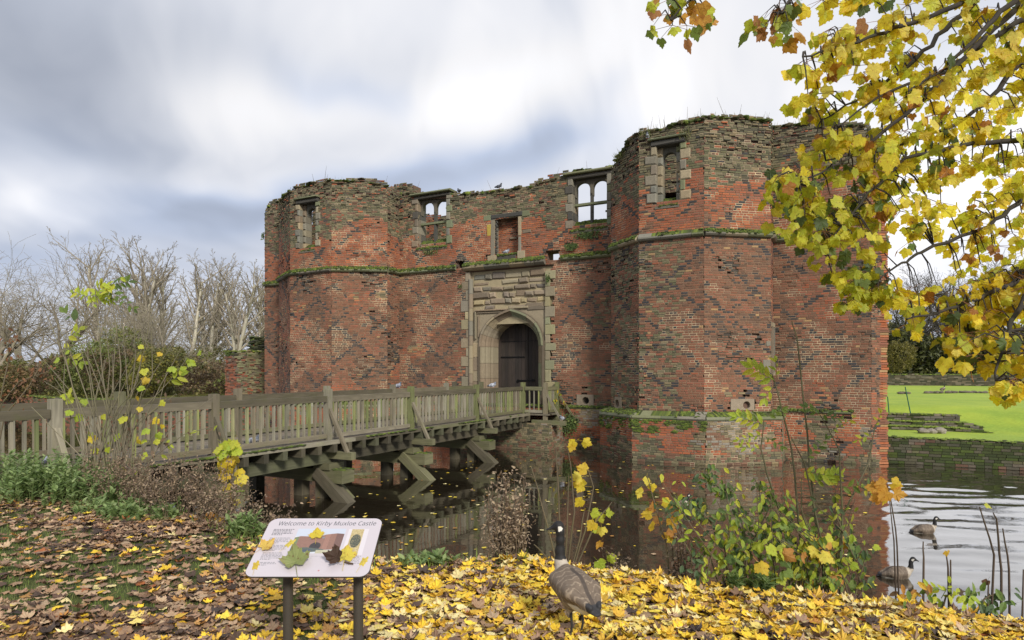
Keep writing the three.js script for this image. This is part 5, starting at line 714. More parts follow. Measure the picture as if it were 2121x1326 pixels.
// ------------------------------------------------------------------ moat walls, ruins, far wall
function masonry(name, label, category, A, B, y0, y1, o = {}) {      // a brick or rubble wall from A to B (castle frame) with a mossy top
  const t = thing(name, label, category, castlePos, -TURN), r = rng(o.seed ?? 5), L = Math.hypot(B[0] - A[0], B[1] - A[1]), d = [(B[0] - A[0]) / L, (B[1] - A[1]) / L], n = [-d[1], d[0]], th = o.thick ?? 0.5, P = (s, y, e) => [A[0] + d[0] * s + n[0] * e, y, A[1] + d[1] * s + n[1] * e];
  const top = (s) => (typeof y1 === 'function' ? y1(s) : y1) + (fbm(s * 0.9 + (o.seed ?? 0), 1.3, 0.5, 3) - 0.5) * (o.rag ?? 0.06), ch = o.course ?? 0.09, bl = o.length ?? 0.26, g = new GB(o.seed), core = new GB(7), cols = o.cols;
  let count = 0; const near = o.singles ?? 0;
  for (const [face, e0] of [[1, 0]]) for (let k = 0; y0 + k * ch < 14; k++) {
    const y = y0 + (k + 0.5) * ch; if (y > Math.max(...[0, 0.25, 0.5, 0.75, 1].map((q) => top(q * L))) + 0.3) break; let s = -r() * bl * 0.6;
    while (s < L) { const w = bl * (0.55 + r() * 0.8), a = Math.max(0, s) + 0.006, b = Math.min(L, s + w) - 0.006; s += w; if (b - a < 0.04 || y > top((a + b) / 2)) continue; const e = e0 + face * (r() - 0.45) * (o.rough ?? 0.02), c = tone(pick(r, cols((a + b) / 2, y, r)), 0.18, r, 0.08), dep = 0.08, q = P((a + b) / 2, y, e - face * dep / 2), hx = mul([d[0], 0, d[1]], (b - a) / 2), hy = [0, ch / 2 - 0.005 - r() * 0.003, 0], hz = mul([n[0], 0, n[1]], face * dep / 2); if (near && face > 0 && count < near) { count++; const m = new GB(count); m.frame(q, mul(hx, face), hy, hz, c, 'b'); part(o.piece ?? 'brick', m.geo(), M.brick, t); } else g.frame(q, mul(hx, face), hy, hz, c, 'b'); }
  }
  if (o.ends) for (const [s0, sg] of [[L, 1], [0, -1]]) for (let k = 0; y0 + k * ch < top(s0); k++) { const y = y0 + (k + 0.5) * ch; let q = -r() * bl * 0.5; while (q < th) { const w = bl * (0.5 + r() * 0.7), a = Math.max(0, q) + 0.006, b = Math.min(th, q + w) - 0.006; q += w; if (b - a < 0.03) continue; const c = tone(pick(r, cols(sg > 0 ? L : 0, y, r)), 0.18, r, 0.08), m = P(s0 + sg * ((r() - 0.45) * (o.rough ?? 0.02) - 0.04), y, -(a + b) / 2); g.frame(m, mul([n[0], 0, n[1]], -sg * (b - a) / 2), [0, ch / 2 - 0.006, 0], mul([d[0], 0, d[1]], sg * 0.04), c, 'b'); } }
  part('brickwork', g.geo(), M.brick, t, 'stuff');
  for (let s = 0; s < L - 0.01; s += 0.8) { const e = Math.min(L, s + 0.8), h = Math.min(top(s), top(e)) - 0.03, q = P((s + e) / 2, (y0 + h) / 2, -th / 2 - 0.012); core.frame(q, mul([d[0], 0, d[1]], (e - s) / 2 - (o.ends ? 0.03 : 0)), [0, (h - y0) / 2, 0], mul([n[0], 0, n[1]], th / 2 - 0.02), o.core ?? [0.20, 0.16, 0.11]); }
  part('masonry_core', core.geo(), M.brick, t);
  const m = new GB(9); for (let i = 0; i < L * (o.moss ?? 20); i++) { const s = r() * L; m.lump(P(s, top(s) - 0.01, -r() * th), (0.08 + r() * 0.12) * (o.fine ?? 1), (0.03 + r() * 0.05) * (o.fine ?? 1), (0.08 + r() * 0.08) * (o.fine ?? 1), tone(pick(r, o.mossCols ?? MOSS), 0.25, r), 0.4, 4, 6); } if (!m.empty) part('moss', m.geo(), M.moss, t, 'stuff');
  return t;
}
const mossy = (s, y, r) => (fbm(s * 0.8, y * 2.2, 4.5, 3) + (y > 0.45 ? 0.10 : -0.02) > 0.50 ? [MOSS[1], MOSS[3], [0.05, 0.065, 0.02], BRICK[12]] : [BRICK[12], BRICK[10], [0.13, 0.11, 0.075], BRICK[6], [0.17, 0.14, 0.10]]);
masonry('moat_wall', 'low brick moat wall thick with moss below the bright lawn', 'wall', [13.2, -0.66], [46, -0.66], -0.8, 0.86, { seed: 301, cols: mossy, singles: 120, moss: 40, fine: 0.5, thick: 0.4 });
masonry('moat_wall', 'low mossy moat wall beyond the bridge, left of the gatehouse', 'wall', [-58, -0.5], [-14.5, -0.5], -0.8, (s) => 1.22 + 0.22 * step(0.45, 0.6, fbm(s * 0.22, 0.7, 1.5, 2)), { seed: 302, cols: (s, y, r) => (r() < 0.4 ? [BRICK[3], BRICK[4]] : [BRICK[12], BRICK[10], MOSS[3], [0.16, 0.13, 0.09]]), moss: 44, rag: 0.14, thick: 0.5, mossCols: [...MOSS, [0.22, 0.26, 0.04]] });
// stepped ruin at the water's edge
for (const [i, a, b, v, y0, y1, lb] of [[0, 13.6, 16.9, -3.7, 0.8, 1.0, 'lowest mossy step of ruined masonry beside the gatehouse corner'], [1, 13.7, 16.7, -4.15, 0.9, 1.16, 'middle mossy step of ruined masonry above the lowest one'], [2, 13.8, 16.1, -4.7, 1.0, 1.40, 'highest ledge of ruined masonry at the foot of the green bank']])
  masonry('ruined_footing', lb, 'ruin', [a, v], [b, v - 0.1], y0, (s) => y1 - step(2.2 + i * 0.2, 3.9 - i * 0.6, s) * 0.2, { seed: 320 + i, cols: (s, y, r) => (r() < 0.35 ? [MOSS[1], MOSS[3]] : [[0.20, 0.18, 0.14], [0.14, 0.125, 0.09], [0.25, 0.215, 0.16]]), course: 0.085, length: 0.3, rough: 0.06, moss: 90, fine: 0.45, rag: 0.05, thick: 0.45, singles: 40, piece: 'stone', mossCols: [[0.22, 0.28, 0.04], [0.14, 0.19, 0.03]] });
{ const r = rng(55); for (const [px, py, s, lb] of [[1948, 873, 0.24, 'pale rounded stone at the end of the ruined steps'], [1930, 868, 0.20, 'rough grey stone tumbled beside the ruined steps'], [1912, 862, 0.22, 'grey stone block on top of the ruined steps']]) { const p = at(px, py, 21.9), g = new GB(px); g.lump([0, 0, 0], s * 0.9, s * 0.5, s * 0.7, tone([0.30, 0.26, 0.21], 0.1, r), 0.35, 7, 10); const m = part(numbered('fallen_stone'), g.geo(), M.stone, scene); tag(m, lb, 'stone'); m.position.set(p.x, lawnY(p.x, p.z) + s * 0.35, p.z); } }
// foundations showing in the lawn: a broken line of stones
{ const r = rng(56), t = thing('foundation_line', 'broken line of old foundation stones showing in the bright lawn', 'ruin', [0, 0, 0]); for (let i = 0; i < 90; i++) { const px = 1862 + r() * 190, q = at(px, 819, 1), D = 40 + (px - 1862) * 0.006, w = [q.x * D, 0, -D - (r() - 0.5) * 0.5]; if (fbm(px * 0.03, 1.2, 0.5, 2) < 0.42) continue; const g = new GB(i); g.lump([w[0], lawnY(w[0], w[2]) + 0.06, w[2]], 0.10 + r() * 0.14, 0.05 + r() * 0.05, 0.10, tone([0.13, 0.11, 0.08], 0.3, r), 0.4, 5, 7); part('stone', g.geo(), M.stone, t); } }
// far garden wall beyond the lawn, rows of weathered stone
{
  const A = at(1790, 800, 66), B = at(2260, 800, 58), a = toCastle(A.x, A.z), b = toCastle(B.x, B.z), y = lawnY(A.x, A.z);
  masonry('garden_wall', 'long low stone wall with turf on top at the back of the lawn', 'wall', a, b, y - 0.2, y + 1.12, { seed: 330, cols: (s, y2, r) => (r() < 0.4 ? [[0.09, 0.08, 0.05], [0.06, 0.06, 0.035]] : [[0.15, 0.125, 0.085], [0.20, 0.165, 0.12], [0.11, 0.09, 0.06]]), course: 0.14, length: 0.45, rough: 0.05, moss: 16, rag: 0.16, mossCols: [[0.20, 0.25, 0.04], [0.12, 0.16, 0.03]] });
}
// brick pier and torn wall end beyond the bridge
{
  const pier = (px, py0, py1, w, d, label, name, seed, ov) => { const p = at(px, 800, d), [u, v] = toCastle(p.x, p.z), top = 3 + (770 - py1) / 1300 * d, t = masonry(name, label, 'ruin', [u - w / 2, v], [u + w / 2, v], 0.6, top, { seed, thick: w * 0.85, both: false, course: 0.088, length: 0.26, rough: 0.10, moss: 120, ends: true, rag: 0.12, cols: (s, y, r) => (s > w * 0.52 && y > 1.6 && r() < 0.75 ? [BRICK[11], BRICK[9], [0.28, 0.27, 0.14]] : y > top - 0.25 ? [BRICK[12], MOSS[1]] : [BRICK[1], BRICK[3], BRICK[4], BRICK[6]]), mossCols: [[0.24, 0.27, 0.04], [0.15, 0.19, 0.03], [0.08, 0.10, 0.02]] }); if (ov) { const g = new GB(seed), r = rng(seed); for (let i = 0; i < 170; i++) g.lump([u + (r() - 0.5) * w * 1.1 - 0.2, top - 0.05 - r() * 0.75 + r() * 0.2, v - r() * 0.5 + 0.05], 0.22 + r() * 0.2, 0.05 + r() * 0.05, 0.2, tone(pick(r, [MOSS[1], MOSS[3], [0.07, 0.075, 0.03], [0.05, 0.05, 0.03]]), 0.25, r), 0.4, 4, 7); part('overhanging_turf', g.geo(), M.moss, t, 'stuff'); } };
  pier(489, 815, 728, 1.75, 35, 'square red brick pier with mossy top beyond the bridge', 'brick_pier', 341); pier(538, 815, 702, 1.0, 36, 'torn wall end under a mossy overhang against the gatehouse', 'wall_stub', 342, true);
}
// two leaning green fence stakes
for (const [px, y0, y1, lean, lb] of [[1843, 831, 794, -0.10, 'upright thin green fence stake by the gatehouse corner'], [1888, 853, 800, -0.22, 'leaning thin green fence stake on the lawn bank']]) { const D = 25, p = at(px, 800, D), y = lawnY(p.x, p.z), g = new GB(px), h = (y0 - y1) / 1300 * D + 0.1; g.tube([[0, -0.1, 0], [lean * h, h, 0]], [0.022, 0.018], 6, [0.02, 0.11, 0.07], true); const m = part(numbered('fence_stake'), g.geo(), M.plain, scene); tag(m, lb, 'stake'); m.position.set(p.x, y, p.z); }

// ------------------------------------------------------------------ bare trees
function bareTree(seed, o) {
  const r = rng(seed), trunk = new GB(seed), crown = new GB(seed + 1);
  const grow = (p, d, L, R, lvl) => {
    const n = lvl < 2 ? 6 : 3, P = [p], rr = [R]; let q = p, dir = d; const side = [[], []];
    for (let i = 0; i < n; i++) { dir = nrm([dir[0] + (r() - 0.5) * o.wig, dir[1] + (r() - 0.5) * o.wig + o.up, dir[2] + (r() - 0.5) * o.wig]); q = add(q, mul(dir, L / n)); P.push(q); rr.push(R * mix(1, lvl === 0 ? 0.35 : 0.3, (i + 1) / n)); side[0].push(q); side[1].push(dir); }
    (lvl === 0 ? trunk : crown).tube(P, rr.map((x) => Math.max(x, o.min)), lvl < 2 ? 6 : 3, tone(lvl < 1 ? o.col : o.twig ?? o.col, 0.15, r));
    if (lvl >= o.levels) return;
    const k = o.kids[lvl];
    for (let i = 0; i < k; i++) { const t = lvl === 0 ? mix(o.from, 1, (i + r() * 0.6) / k) : mix(0.22, 1, (i + r() * 0.7) / k), f = Math.min(t, 0.999) * n, j = Math.floor(f), a = lerp3(P[j], P[j + 1], f - j), dd = side[1][j], an = i * 2.4 + r() * 1.2, s = nrm(crs(dd, Math.abs(dd[1]) < 0.9 ? [0, 1, 0] : [1, 0, 0])), e = crs(dd, s), out = add(mul(s, Math.cos(an)), mul(e, Math.sin(an))), sp = o.spread * (0.7 + r() * 0.6); grow(a, nrm(add(mul(dd, Math.cos(sp)), mul(out, Math.sin(sp)))), L * o.ratio * (1.15 - t * 0.45) * (0.75 + r() * 0.5), R * mix(0.62, 0.3, t) * (lvl === 0 ? 0.8 : 0.85), lvl + 1); }
  };
  for (const [dx, dz, lean, s] of o.stems ?? [[0, 0, [0, 0], 1]]) grow([dx, -0.2, dz], nrm([lean[0], 1, lean[1]]), o.h * s, o.r * s, 0);
  return [trunk.geo(), crown.geo()];
}
{
  const grey = [0.24, 0.215, 0.165], pale = [0.58, 0.53, 0.42], twig = [0.40, 0.34, 0.26], dk = [0.085, 0.078, 0.055];
  const broad = { h: 5.2, r: 0.34, levels: 4, kids: [9, 5, 5, 4], from: 0.20, spread: 0.80, ratio: 0.76, wig: 0.55, up: 0.03, min: 0.010, col: [0.25, 0.22, 0.16], twig };
  const slim = { h: 8.5, r: 0.21, levels: 4, kids: [17, 5, 4, 4], from: 0.30, spread: 0.58, ratio: 0.38, wig: 0.24, up: 0.045, min: 0.009, col: pale, twig };
  const kinds = [bareTree(811, broad), bareTree(812, { ...broad, stems: [[0, 0, [0.75, 0.1], 1.05], [0.3, 0, [-0.35, 0], 0.9]] }), bareTree(813, { ...broad, h: 6, spread: 0.65 }), bareTree(821, slim), bareTree(822, { ...slim, stems: [[0, 0, [0.12, 0], 1], [0.35, 0.1, [-0.10, 0.05], 0.9], [-0.3, 0, [-0.02, 0], 0.95]] }), bareTree(823, { ...slim, stems: [[0, 0, [0.30, 0], 1], [0.4, 0, [0.16, 0], 0.9]] }), bareTree(831, { ...broad, h: 8.5, r: 0.36, col: dk, twig: [0.12, 0.10, 0.075], spread: 0.6, kids: [10, 6, 5, 5], ratio: 0.6 }), bareTree(832, { ...slim, h: 10, r: 0.3, col: dk, twig: [0.10, 0.088, 0.065], spread: 0.7, stems: [[0, 0, [0.35, 0], 1]] })];
  const barkL = M.bark;
  const LIST = [
    [0, -10, 56, 1.28, 0.4, 'bare spreading tree at the left edge of the wood'], [2, 125, 60, 1.22, 2.1, 'bare spreading tree with dense twigs, second in the wood'], [1, 235, 50, 1.0, 0, 'old bare tree forked low with one limb leaning right'], [0, 330, 58, 1.02, 3.3, 'bare broad tree behind the leaning limb'], [3, 212, 68, 1.62, 0.8, 'tallest bare slender tree rising above the wood'], [4, 300, 60, 1.42, 1.2, 'clump of pale slender bare trunks beside the sapling thicket'], [3, 345, 66, 1.38, 2.9, 'slim bare tree behind the pale clump'], [3, 386, 57, 1.20, 4.2, 'single pale straight bare trunk near the brick pier'], [4, 432, 64, 1.30, 5.1, 'three thin bare stems left of the brick pier'], [5, 468, 58, 1.22, 0.2, 'pair of pale bare trunks leaning right behind the brick pier'], [3, 505, 66, 1.30, 1.9, 'slender bare tree close to the gatehouse wall'], [4, 545, 70, 1.32, 3.7, 'bare stems half hidden by the gatehouse wall'], [0, 430, 74, 1.15, 4.4, 'twiggy bare tree filling the gap near the gatehouse'], [2, 50, 66, 1.35, 5.6, 'far bare tree between the two spreading ones'],
    [6, 1846, 84, 1.22, 0.5, 'dark bare tree beside the gatehouse corner'], [7, 1925, 78, 1.18, 0, 'dark trunk leaning right behind the garden wall'], [6, 1985, 88, 1.20, 2.2, 'dark twiggy tree in the middle behind the garden wall'], [7, 2040, 82, 1.30, 2.8, 'dark slender trunk seen through the maple leaves'], [6, 2105, 84, 1.36, 4.0, 'tallest dark bare tree at the right edge behind the garden wall'], [6, 1905, 96, 1.2, 5.2, 'far dark bare tree behind the leaning trunk'],
  ];
  for (const [k, px, d, s, turn, label] of LIST) { const p = at(px, 800, d), t = thing('bare_tree', label, 'tree', [p.x, lawnY(p.x, p.z) - 0.1, p.z], turn, px < 1000 ? 'bare trees left of the gatehouse' : 'bare trees behind the garden wall'); t.scale.setScalar(s); part('trunk', kinds[k][0], barkL, t); part('crown', kinds[k][1], barkL, t); }
  // bushes and undergrowth
  const tuft = (() => { const p = [], r = rng(4); for (let i = 0; i < 5; i++) { const a = r() * 6.28, b = r() * 6.28, o = [(r() - 0.5) * 0.9, (r() - 0.5) * 0.9, (r() - 0.5) * 0.9], u = [Math.cos(a) * 0.34, Math.sin(a) * 0.34, Math.cos(b) * 0.2], v = [-Math.sin(a) * 0.16, Math.cos(a) * 0.16, Math.sin(b) * 0.16], q = (x, y) => p.push(o[0] + u[0] * x + v[0] * y, o[1] + u[1] * x + v[1] * y, o[2] + u[2] * x + v[2] * y); q(-1, 0); q(0, -1); q(1, 0); q(-1, 0); q(1, 0); q(0, 1); } const g = new THREE.BufferGeometry(); g.setAttribute('position', new THREE.Float32BufferAttribute(p, 3)); g.computeVertexNormals(); return g; })();
  const r = rng(5150), OL = [[0.22, 0.21, 0.07], [0.17, 0.17, 0.055], [0.28, 0.25, 0.09], [0.12, 0.13, 0.045]], BR = [[0.27, 0.19, 0.11], [0.19, 0.135, 0.08], [0.31, 0.22, 0.12], [0.14, 0.10, 0.065]], YG = [[0.24, 0.22, 0.05], [0.19, 0.20, 0.05]];
  const heap = (name, label, x0, x1, d0, d1, topPx, n, size, mixc) => { const l = []; let guard = 0; while (l.length < n && guard++ < n * 9) { const px = mix(x0, x1, r()), d = mix(d0, d1, r()), p = at(px, 800, d), gy = lawnY(p.x, p.z), ty = 3 + (770 - topPx(px)) / 1300 * d + (fbm(px * 0.03, d * 0.2, 1.5, 3) - 0.5) * 3.2, y = mix(gy, ty, Math.pow(r(), 0.7)); if (ty < gy) continue; if (fbm(p.x * 0.9, y * 1.1, p.z * 0.9, 3) < 0.40) continue; const c = fbm(p.x * 0.35 + 3, y * 0.5, p.z * 0.35, 2); l.push([pose([p.x, y, p.z], r() * 6.28, r() * 6.28, 0, size * (0.6 + r() * 0.9)), tone(pick(r, mixc(c, y - gy)), 0.25, r)]); } scatter(name, tuft, glow, l, scene, label); };
  heap('undergrowth', 'tangled olive and brown undergrowth below the bare trees', -80, 580, 44, 58, (px) => 752 - 30 * Math.sin((px - 60) / 130), 15000, 0.24, (c) => (c > 0.60 ? BR : c > 0.48 ? OL : [...OL, ...YG, [0.20, 0.26, 0.07], [0.26, 0.30, 0.08]]));
  heap('undergrowth', 'dark ivy and shrubs behind the garden wall', 1770, 2260, 70, 86, (px) => 690 + 20 * Math.sin(px / 60), 15000, 0.55, (c) => (c > 0.56 ? [...YG, BR[2]] : c > 0.42 ? [OL[1], OL[3], [0.05, 0.06, 0.022]] : [[0.045, 0.055, 0.02], OL[3]]));
  heap('far_treeline', 'distant wood closing the view behind the trees', -500, 2600, 118, 140, (px) => 756, 16000, 1.0, (c) => (c > 0.5 ? BR : OL));
  for (const [px, py, d, rx, ry, cols, label] of [[190, 765, 46, 2.4, 1.9, [[0.22, 0.27, 0.07], [0.29, 0.32, 0.09], [0.17, 0.21, 0.06]], 'round dark green bush left of the sapling thicket'], [255, 735, 49, 1.9, 2.0, [[0.23, 0.27, 0.08], [0.31, 0.31, 0.10]], 'taller green bush under the forked tree'], [315, 770, 45, 1.7, 1.5, [[0.36, 0.32, 0.07], [0.28, 0.28, 0.07], [0.22, 0.23, 0.07]], 'yellowing bush behind the bridge railing'], [15, 795, 44, 1.5, 1.2, [[0.30, 0.19, 0.09], [0.22, 0.17, 0.07], [0.24, 0.22, 0.07]], 'tawny bush at the left edge beyond the bridge'], [455, 755, 62, 2.6, 1.9, [[0.26, 0.25, 0.08], [0.20, 0.20, 0.07]], 'olive bush behind the brick pier'], [1858, 740, 68, 1.6, 1.6, [[0.28, 0.24, 0.05], [0.20, 0.18, 0.05]], 'golden olive bush by the gatehouse corner behind the garden wall'], [1880, 690, 74, 2.0, 2.2, [[0.06, 0.07, 0.025], [0.09, 0.09, 0.03]], 'dark ivy bush above the golden one']]) {
    const p = at(px, py, d), gy = lawnY(p.x, p.z), t = thing('bush', label, 'bush', [p.x, gy, p.z]), l = []; for (let i = 0; i < 1150; i++) { const a = r() * 6.283, b = Math.acos(2 * r() - 1), q = 0.55 + 0.5 * Math.cbrt(r()), k = q * (0.35 + 1.25 * fbm(Math.cos(a) * 1.6 + px, b * 1.6 + Math.sin(a), 1.5, 4)), y = p.y - gy + Math.cos(b) * ry * k; if (y < 0.1) continue; l.push([pose([Math.sin(b) * Math.cos(a) * rx * k, y, Math.sin(b) * Math.sin(a) * rx * k], r() * 6.28, r() * 6.28, 0, 0.15 + r() * 0.16), tone(pick(r, cols), 0.25, r)]); } scatter('crown', tuft, glow, l, t); const g = new GB(px); for (let i = 0; i < 7; i++) { const a = r() * 6.28; g.tube([[0, -0.2, 0], [Math.cos(a) * rx * 0.3, (p.y - gy) * 0.6, Math.sin(a) * rx * 0.3], [Math.cos(a) * rx * 0.6, p.y - gy + ry * 0.3, Math.sin(a) * rx * 0.6]], [0.06, 0.04, 0.015], 5, [0.10, 0.08, 0.055]); } part('stems', g.geo(), M.bark, t);
  }
}

// ------------------------------------------------------------------ plants along the near bank
const MAPF = [mapleLeaf(31, 0.15, 0.35, 0.5), mapleLeaf(32, -0.25, 0.5, 0.5), mapleLeaf(33, 0.4, 0.6, 0.5)];
const matCache = new Map(), leafM = (c) => { const k = c.join(); if (!matCache.has(k)) matCache.set(k, leafMat(c, 0.38)); return matCache.get(k); };
// stems are given as surveyed points [px, py]; the first is the foot; leaves: [px, py, size, form, colour set]
function sapling(name, label, category, depth, stems, o = {}) {
  const r = rng(o.seed ?? 1), f = at(...stems[0][0], depth), foot = [f.x, bankY(f.x, depth), f.z], t = thing(name, label, category, foot, 0, o.group), g = new GB(o.seed), W = (px, py, d = depth) => { const q = at(px, py, d); return [q.x - foot[0], q.y - foot[1], q.z - foot[2]]; };
  const ends = [];
  stems.forEach((S, si) => { const dd = (r() - 0.5) * (o.deep ?? 0.25), P = S.map(([x, y], i) => W(x + (i ? (r() - 0.5) * 2 : 0), y, depth + dd * (i / S.length))); P[0][1] = Math.min(P[0][1], 0) - 0.03; const out = []; for (let i = 0; i + 1 < P.length; i++) for (let k = 0; k < 3; k++) out.push(add(lerp3(P[i], P[i + 1], k / 3), [(r() - 0.5) * 0.008, 0, (r() - 0.5) * 0.008])); out.push(P[P.length - 1]); const R = o.radius ?? 0.008, sg = new GB(si); sg.tube(out, out.map((_, i) => mix(R * (o.thick?.[si] ?? 1), R * 0.3, i / out.length)), 5, tone(o.bark ?? [0.16, 0.125, 0.075], 0.15, r)); part('stem', sg.geo(), M.bark, t); ends.push(out); });
  const leaves = [...(o.leaves ?? [])].map(([px, py, s, k, cols, roll]) => [W(px, py, depth + (r() - 0.5) * (o.deep ?? 0.25)), s, k, cols, roll]);
  if (o.along) for (const [si, n, s, k, cols, from] of o.along) { const S = ends[si]; for (let i = 0; i < n; i++) { const q = mix(from ?? 0.3, 1, r()) * (S.length - 1), j = Math.min(S.length - 2, Math.floor(q)), p = lerp3(S[j], S[j + 1], q - j); leaves.push([add(p, [(r() - 0.5) * (o.fan ?? 0.12), (r() - 0.5) * (o.fan ?? 0.12) * 0.7, (r() - 0.5) * (o.fan ?? 0.12)]), s * (0.7 + r() * 0.6), k, cols]); } }
  if (o.pinnate) for (const [px, py, dx, dy, n, s, cols] of o.pinnate) { const a = W(px, py), b = W(px + dx, py + dy); g.tube([a, lerp3(a, b, 0.5), b], [0.003, 0.0024, 0.0015], 3, [0.22, 0.24, 0.06]); for (let i = 0; i < n; i++) { const q = (i + 0.7) / n, p = lerp3(a, b, q), sgn = i % 2 ? 1 : -1, an = Math.atan2(b[1] - a[1], b[0] - a[0]) + sgn * 0.9; leaves.push([p, s * (0.8 + r() * 0.4), 'oval', cols, an - Math.PI / 2]); } leaves.push([b, s, 'oval', cols, Math.atan2(b[1] - a[1], b[0] - a[0]) - Math.PI / 2]); }
  if (!g.empty) part('leaf_stalks', g.geo(), M.bark, t, 'stuff');
  const rest = [[], []];
  leaves.forEach(([p, s, k, cols, roll], i) => {
    const c = pick(r, cols), m = pose(p, (r() - 0.5) * 1.3, -0.15 + (r() - 0.6) * 1.1, roll ?? Math.PI + (r() - 0.5) * 2.4, s);
    if (i < (o.pieces ?? 110)) { const q = part('leaf', k === 'oval' ? OVAL : MAPF[k % 3], leafM(c), t); q.applyMatrix4(m); } else rest[k === 'oval' ? 0 : 1].push([m, tone(c, 0.15, r)]);
  });
  rest.forEach((l, k) => l.length && scatter('foliage', k ? MAPF[0] : OVAL, glowMap, l, t));
  return t;
}
const YEL = [[0.74, 0.58, 0.04], [0.70, 0.50, 0.04], [0.76, 0.64, 0.08]], LIME = [[0.48, 0.56, 0.05], [0.40, 0.52, 0.05], [0.58, 0.60, 0.06]], GRN = [[0.17, 0.27, 0.05], [0.22, 0.32, 0.06], [0.13, 0.21, 0.05]], DGR = [[0.09, 0.15, 0.06], [0.12, 0.18, 0.07]], ORG = [[0.66, 0.36, 0.05], [0.72, 0.46, 0.05], [0.55, 0.27, 0.06]];
const line = (n, f) => Array.from({ length: n }, (_, i) => f(n > 1 ? i / (n - 1) : 0, i));
// bare canes and the yellow maple seedling behind the goose
sapling('maple_seedling', 'thin maple seedlings with bright yellow leaves behind the goose on the bank', 'sapling', 5.3, [
  [[1168, 1190], [1160, 1080], [1150, 930], [1146, 915]], [[1172, 1190], [1190, 1060], [1182, 960], [1176, 930]], [[1180, 1190], [1212, 1100], [1230, 1010], [1215, 960]], [[1160, 1190], [1135, 1090], [1100, 965]], [[1170, 1190], [1175, 1080], [1178, 985]], [[1164, 1185], [1118, 1140], [1106, 1128]], [[1185, 1190], [1235, 1080], [1268, 1040]], [[1178, 1190], [1200, 1120], [1210, 1060]]],
{ seed: 501, radius: 0.010, leaves: [[1192, 915, 0.085, 0, YEL, 2.2], [1207, 914, 0.09, 1, YEL, -1.9], [1186, 922, 0.07, 2, YEL, 2.8], [1216, 975, 0.10, 0, YEL, 1.2], [1205, 988, 0.11, 1, YEL, 1.5], [1212, 1008, 0.12, 2, YEL, 1.4], [1207, 1035, 0.10, 0, YEL, 2.3], [1226, 1060, 0.09, 0, LIME], [1240, 1066, 0.09, 1, LIME], [1255, 1062, 0.085, 2, LIME, -1.8], [1232, 1082, 0.10, 0, YEL], [1246, 1092, 0.09, 1, YEL], [1228, 1090, 0.08, 2, LIME], [1238, 1162, 0.11, 0, LIME], [1262, 1150, 0.09, 1, LIME], [1245, 1122, 0.08, 2, ORG], [1216, 1180, 0.09, 0, ORG], [1225, 1192, 0.09, 1, ORG], [1275, 1180, 0.07, 2, YEL]] });
// dry brown seed heads
function dryWeed(label, px, d, w, hgt, n, seed, cols = [[0.26, 0.19, 0.12], [0.19, 0.13, 0.085], [0.33, 0.25, 0.16]]) { const r = rng(seed), p = at(px, 800, d), y = Math.max(bankY(p.x, d), 0.0), t = thing('dry_weeds', label, 'weeds', [p.x, y, p.z]), g = new GB(seed), f = []; for (let i = 0; i < n; i++) { const h = hgt * (0.45 + r() * 0.6), a = [(r() - 0.5) * w * 0.7, -0.05, (r() - 0.5) * w * 0.6], b = [a[0] + (r() - 0.5) * w * 0.7, h, a[2] + (r() - 0.5) * 0.3]; g.tube([a, add(lerp3(a, b, 0.55), [(r() - 0.5) * 0.05, 0, 0]), b], [0.005, 0.004, 0.002], 4, tone(cols[1], 0.2, r)); for (let k = 0; k < 36; k++) { const q = lerp3(a, b, 0.35 + r() * 0.7), s = 0.05 + r() * 0.07; f.push([pose(add(q, [(r() - 0.5) * s * 1.6, (r() - 0.3) * s, (r() - 0.5) * s * 1.6]), r() * 6.28, r() * 6.28, r() * 6.28, 0.018 + r() * 0.026), tone(pick(r, cols), 0.25, r)]); } } part('stems', g.geo(), M.bark, t, 'stuff'); scatter('seed_heads', OVAL, white, f, t); }
dryWeed('dry brown seed heads standing alone between board and goose', 1052, 5.55, 0.36, 0.86, 62, 601); dryWeed('dark withered weeds between the yellow seedlings and the green bush', 1265, 5.3, 0.2, 0.45, 12, 602); dryWeed('withered weeds at the left foot of the green bush', 1415, 5.0, 0.22, 0.6, 16, 603, [[0.17, 0.12, 0.075], [0.13, 0.09, 0.06]]);
{ const r = rng(604); [[250, 7.7, 0.6, 'first clump of dead brown weeds by the sapling thicket'], [300, 7.45, 0.65, 'dead brown weeds under the sapling thicket'], [345, 7.2, 0.62, 'dense dead brown weeds below the bridge'], [395, 6.95, 0.58, 'tall dead brown weeds under the bridge beam'], [440, 6.75, 0.52, 'dead brown weeds behind the yellow maple seedling'], [490, 6.55, 0.42, 'dead weeds at the water beside the first trestle'], [540, 6.35, 0.30, 'thin dead weeds left of the welcome board'], [215, 8.1, 0.5, 'dead weeds beside the green nettles']].forEach(([px, d, h, lb], i) => dryWeed(lb, px, d, 0.75, h * 1.1, 27, 610 + i, [[0.24, 0.17, 0.105], [0.17, 0.115, 0.075], [0.30, 0.22, 0.14], [0.13, 0.085, 0.06]])); }
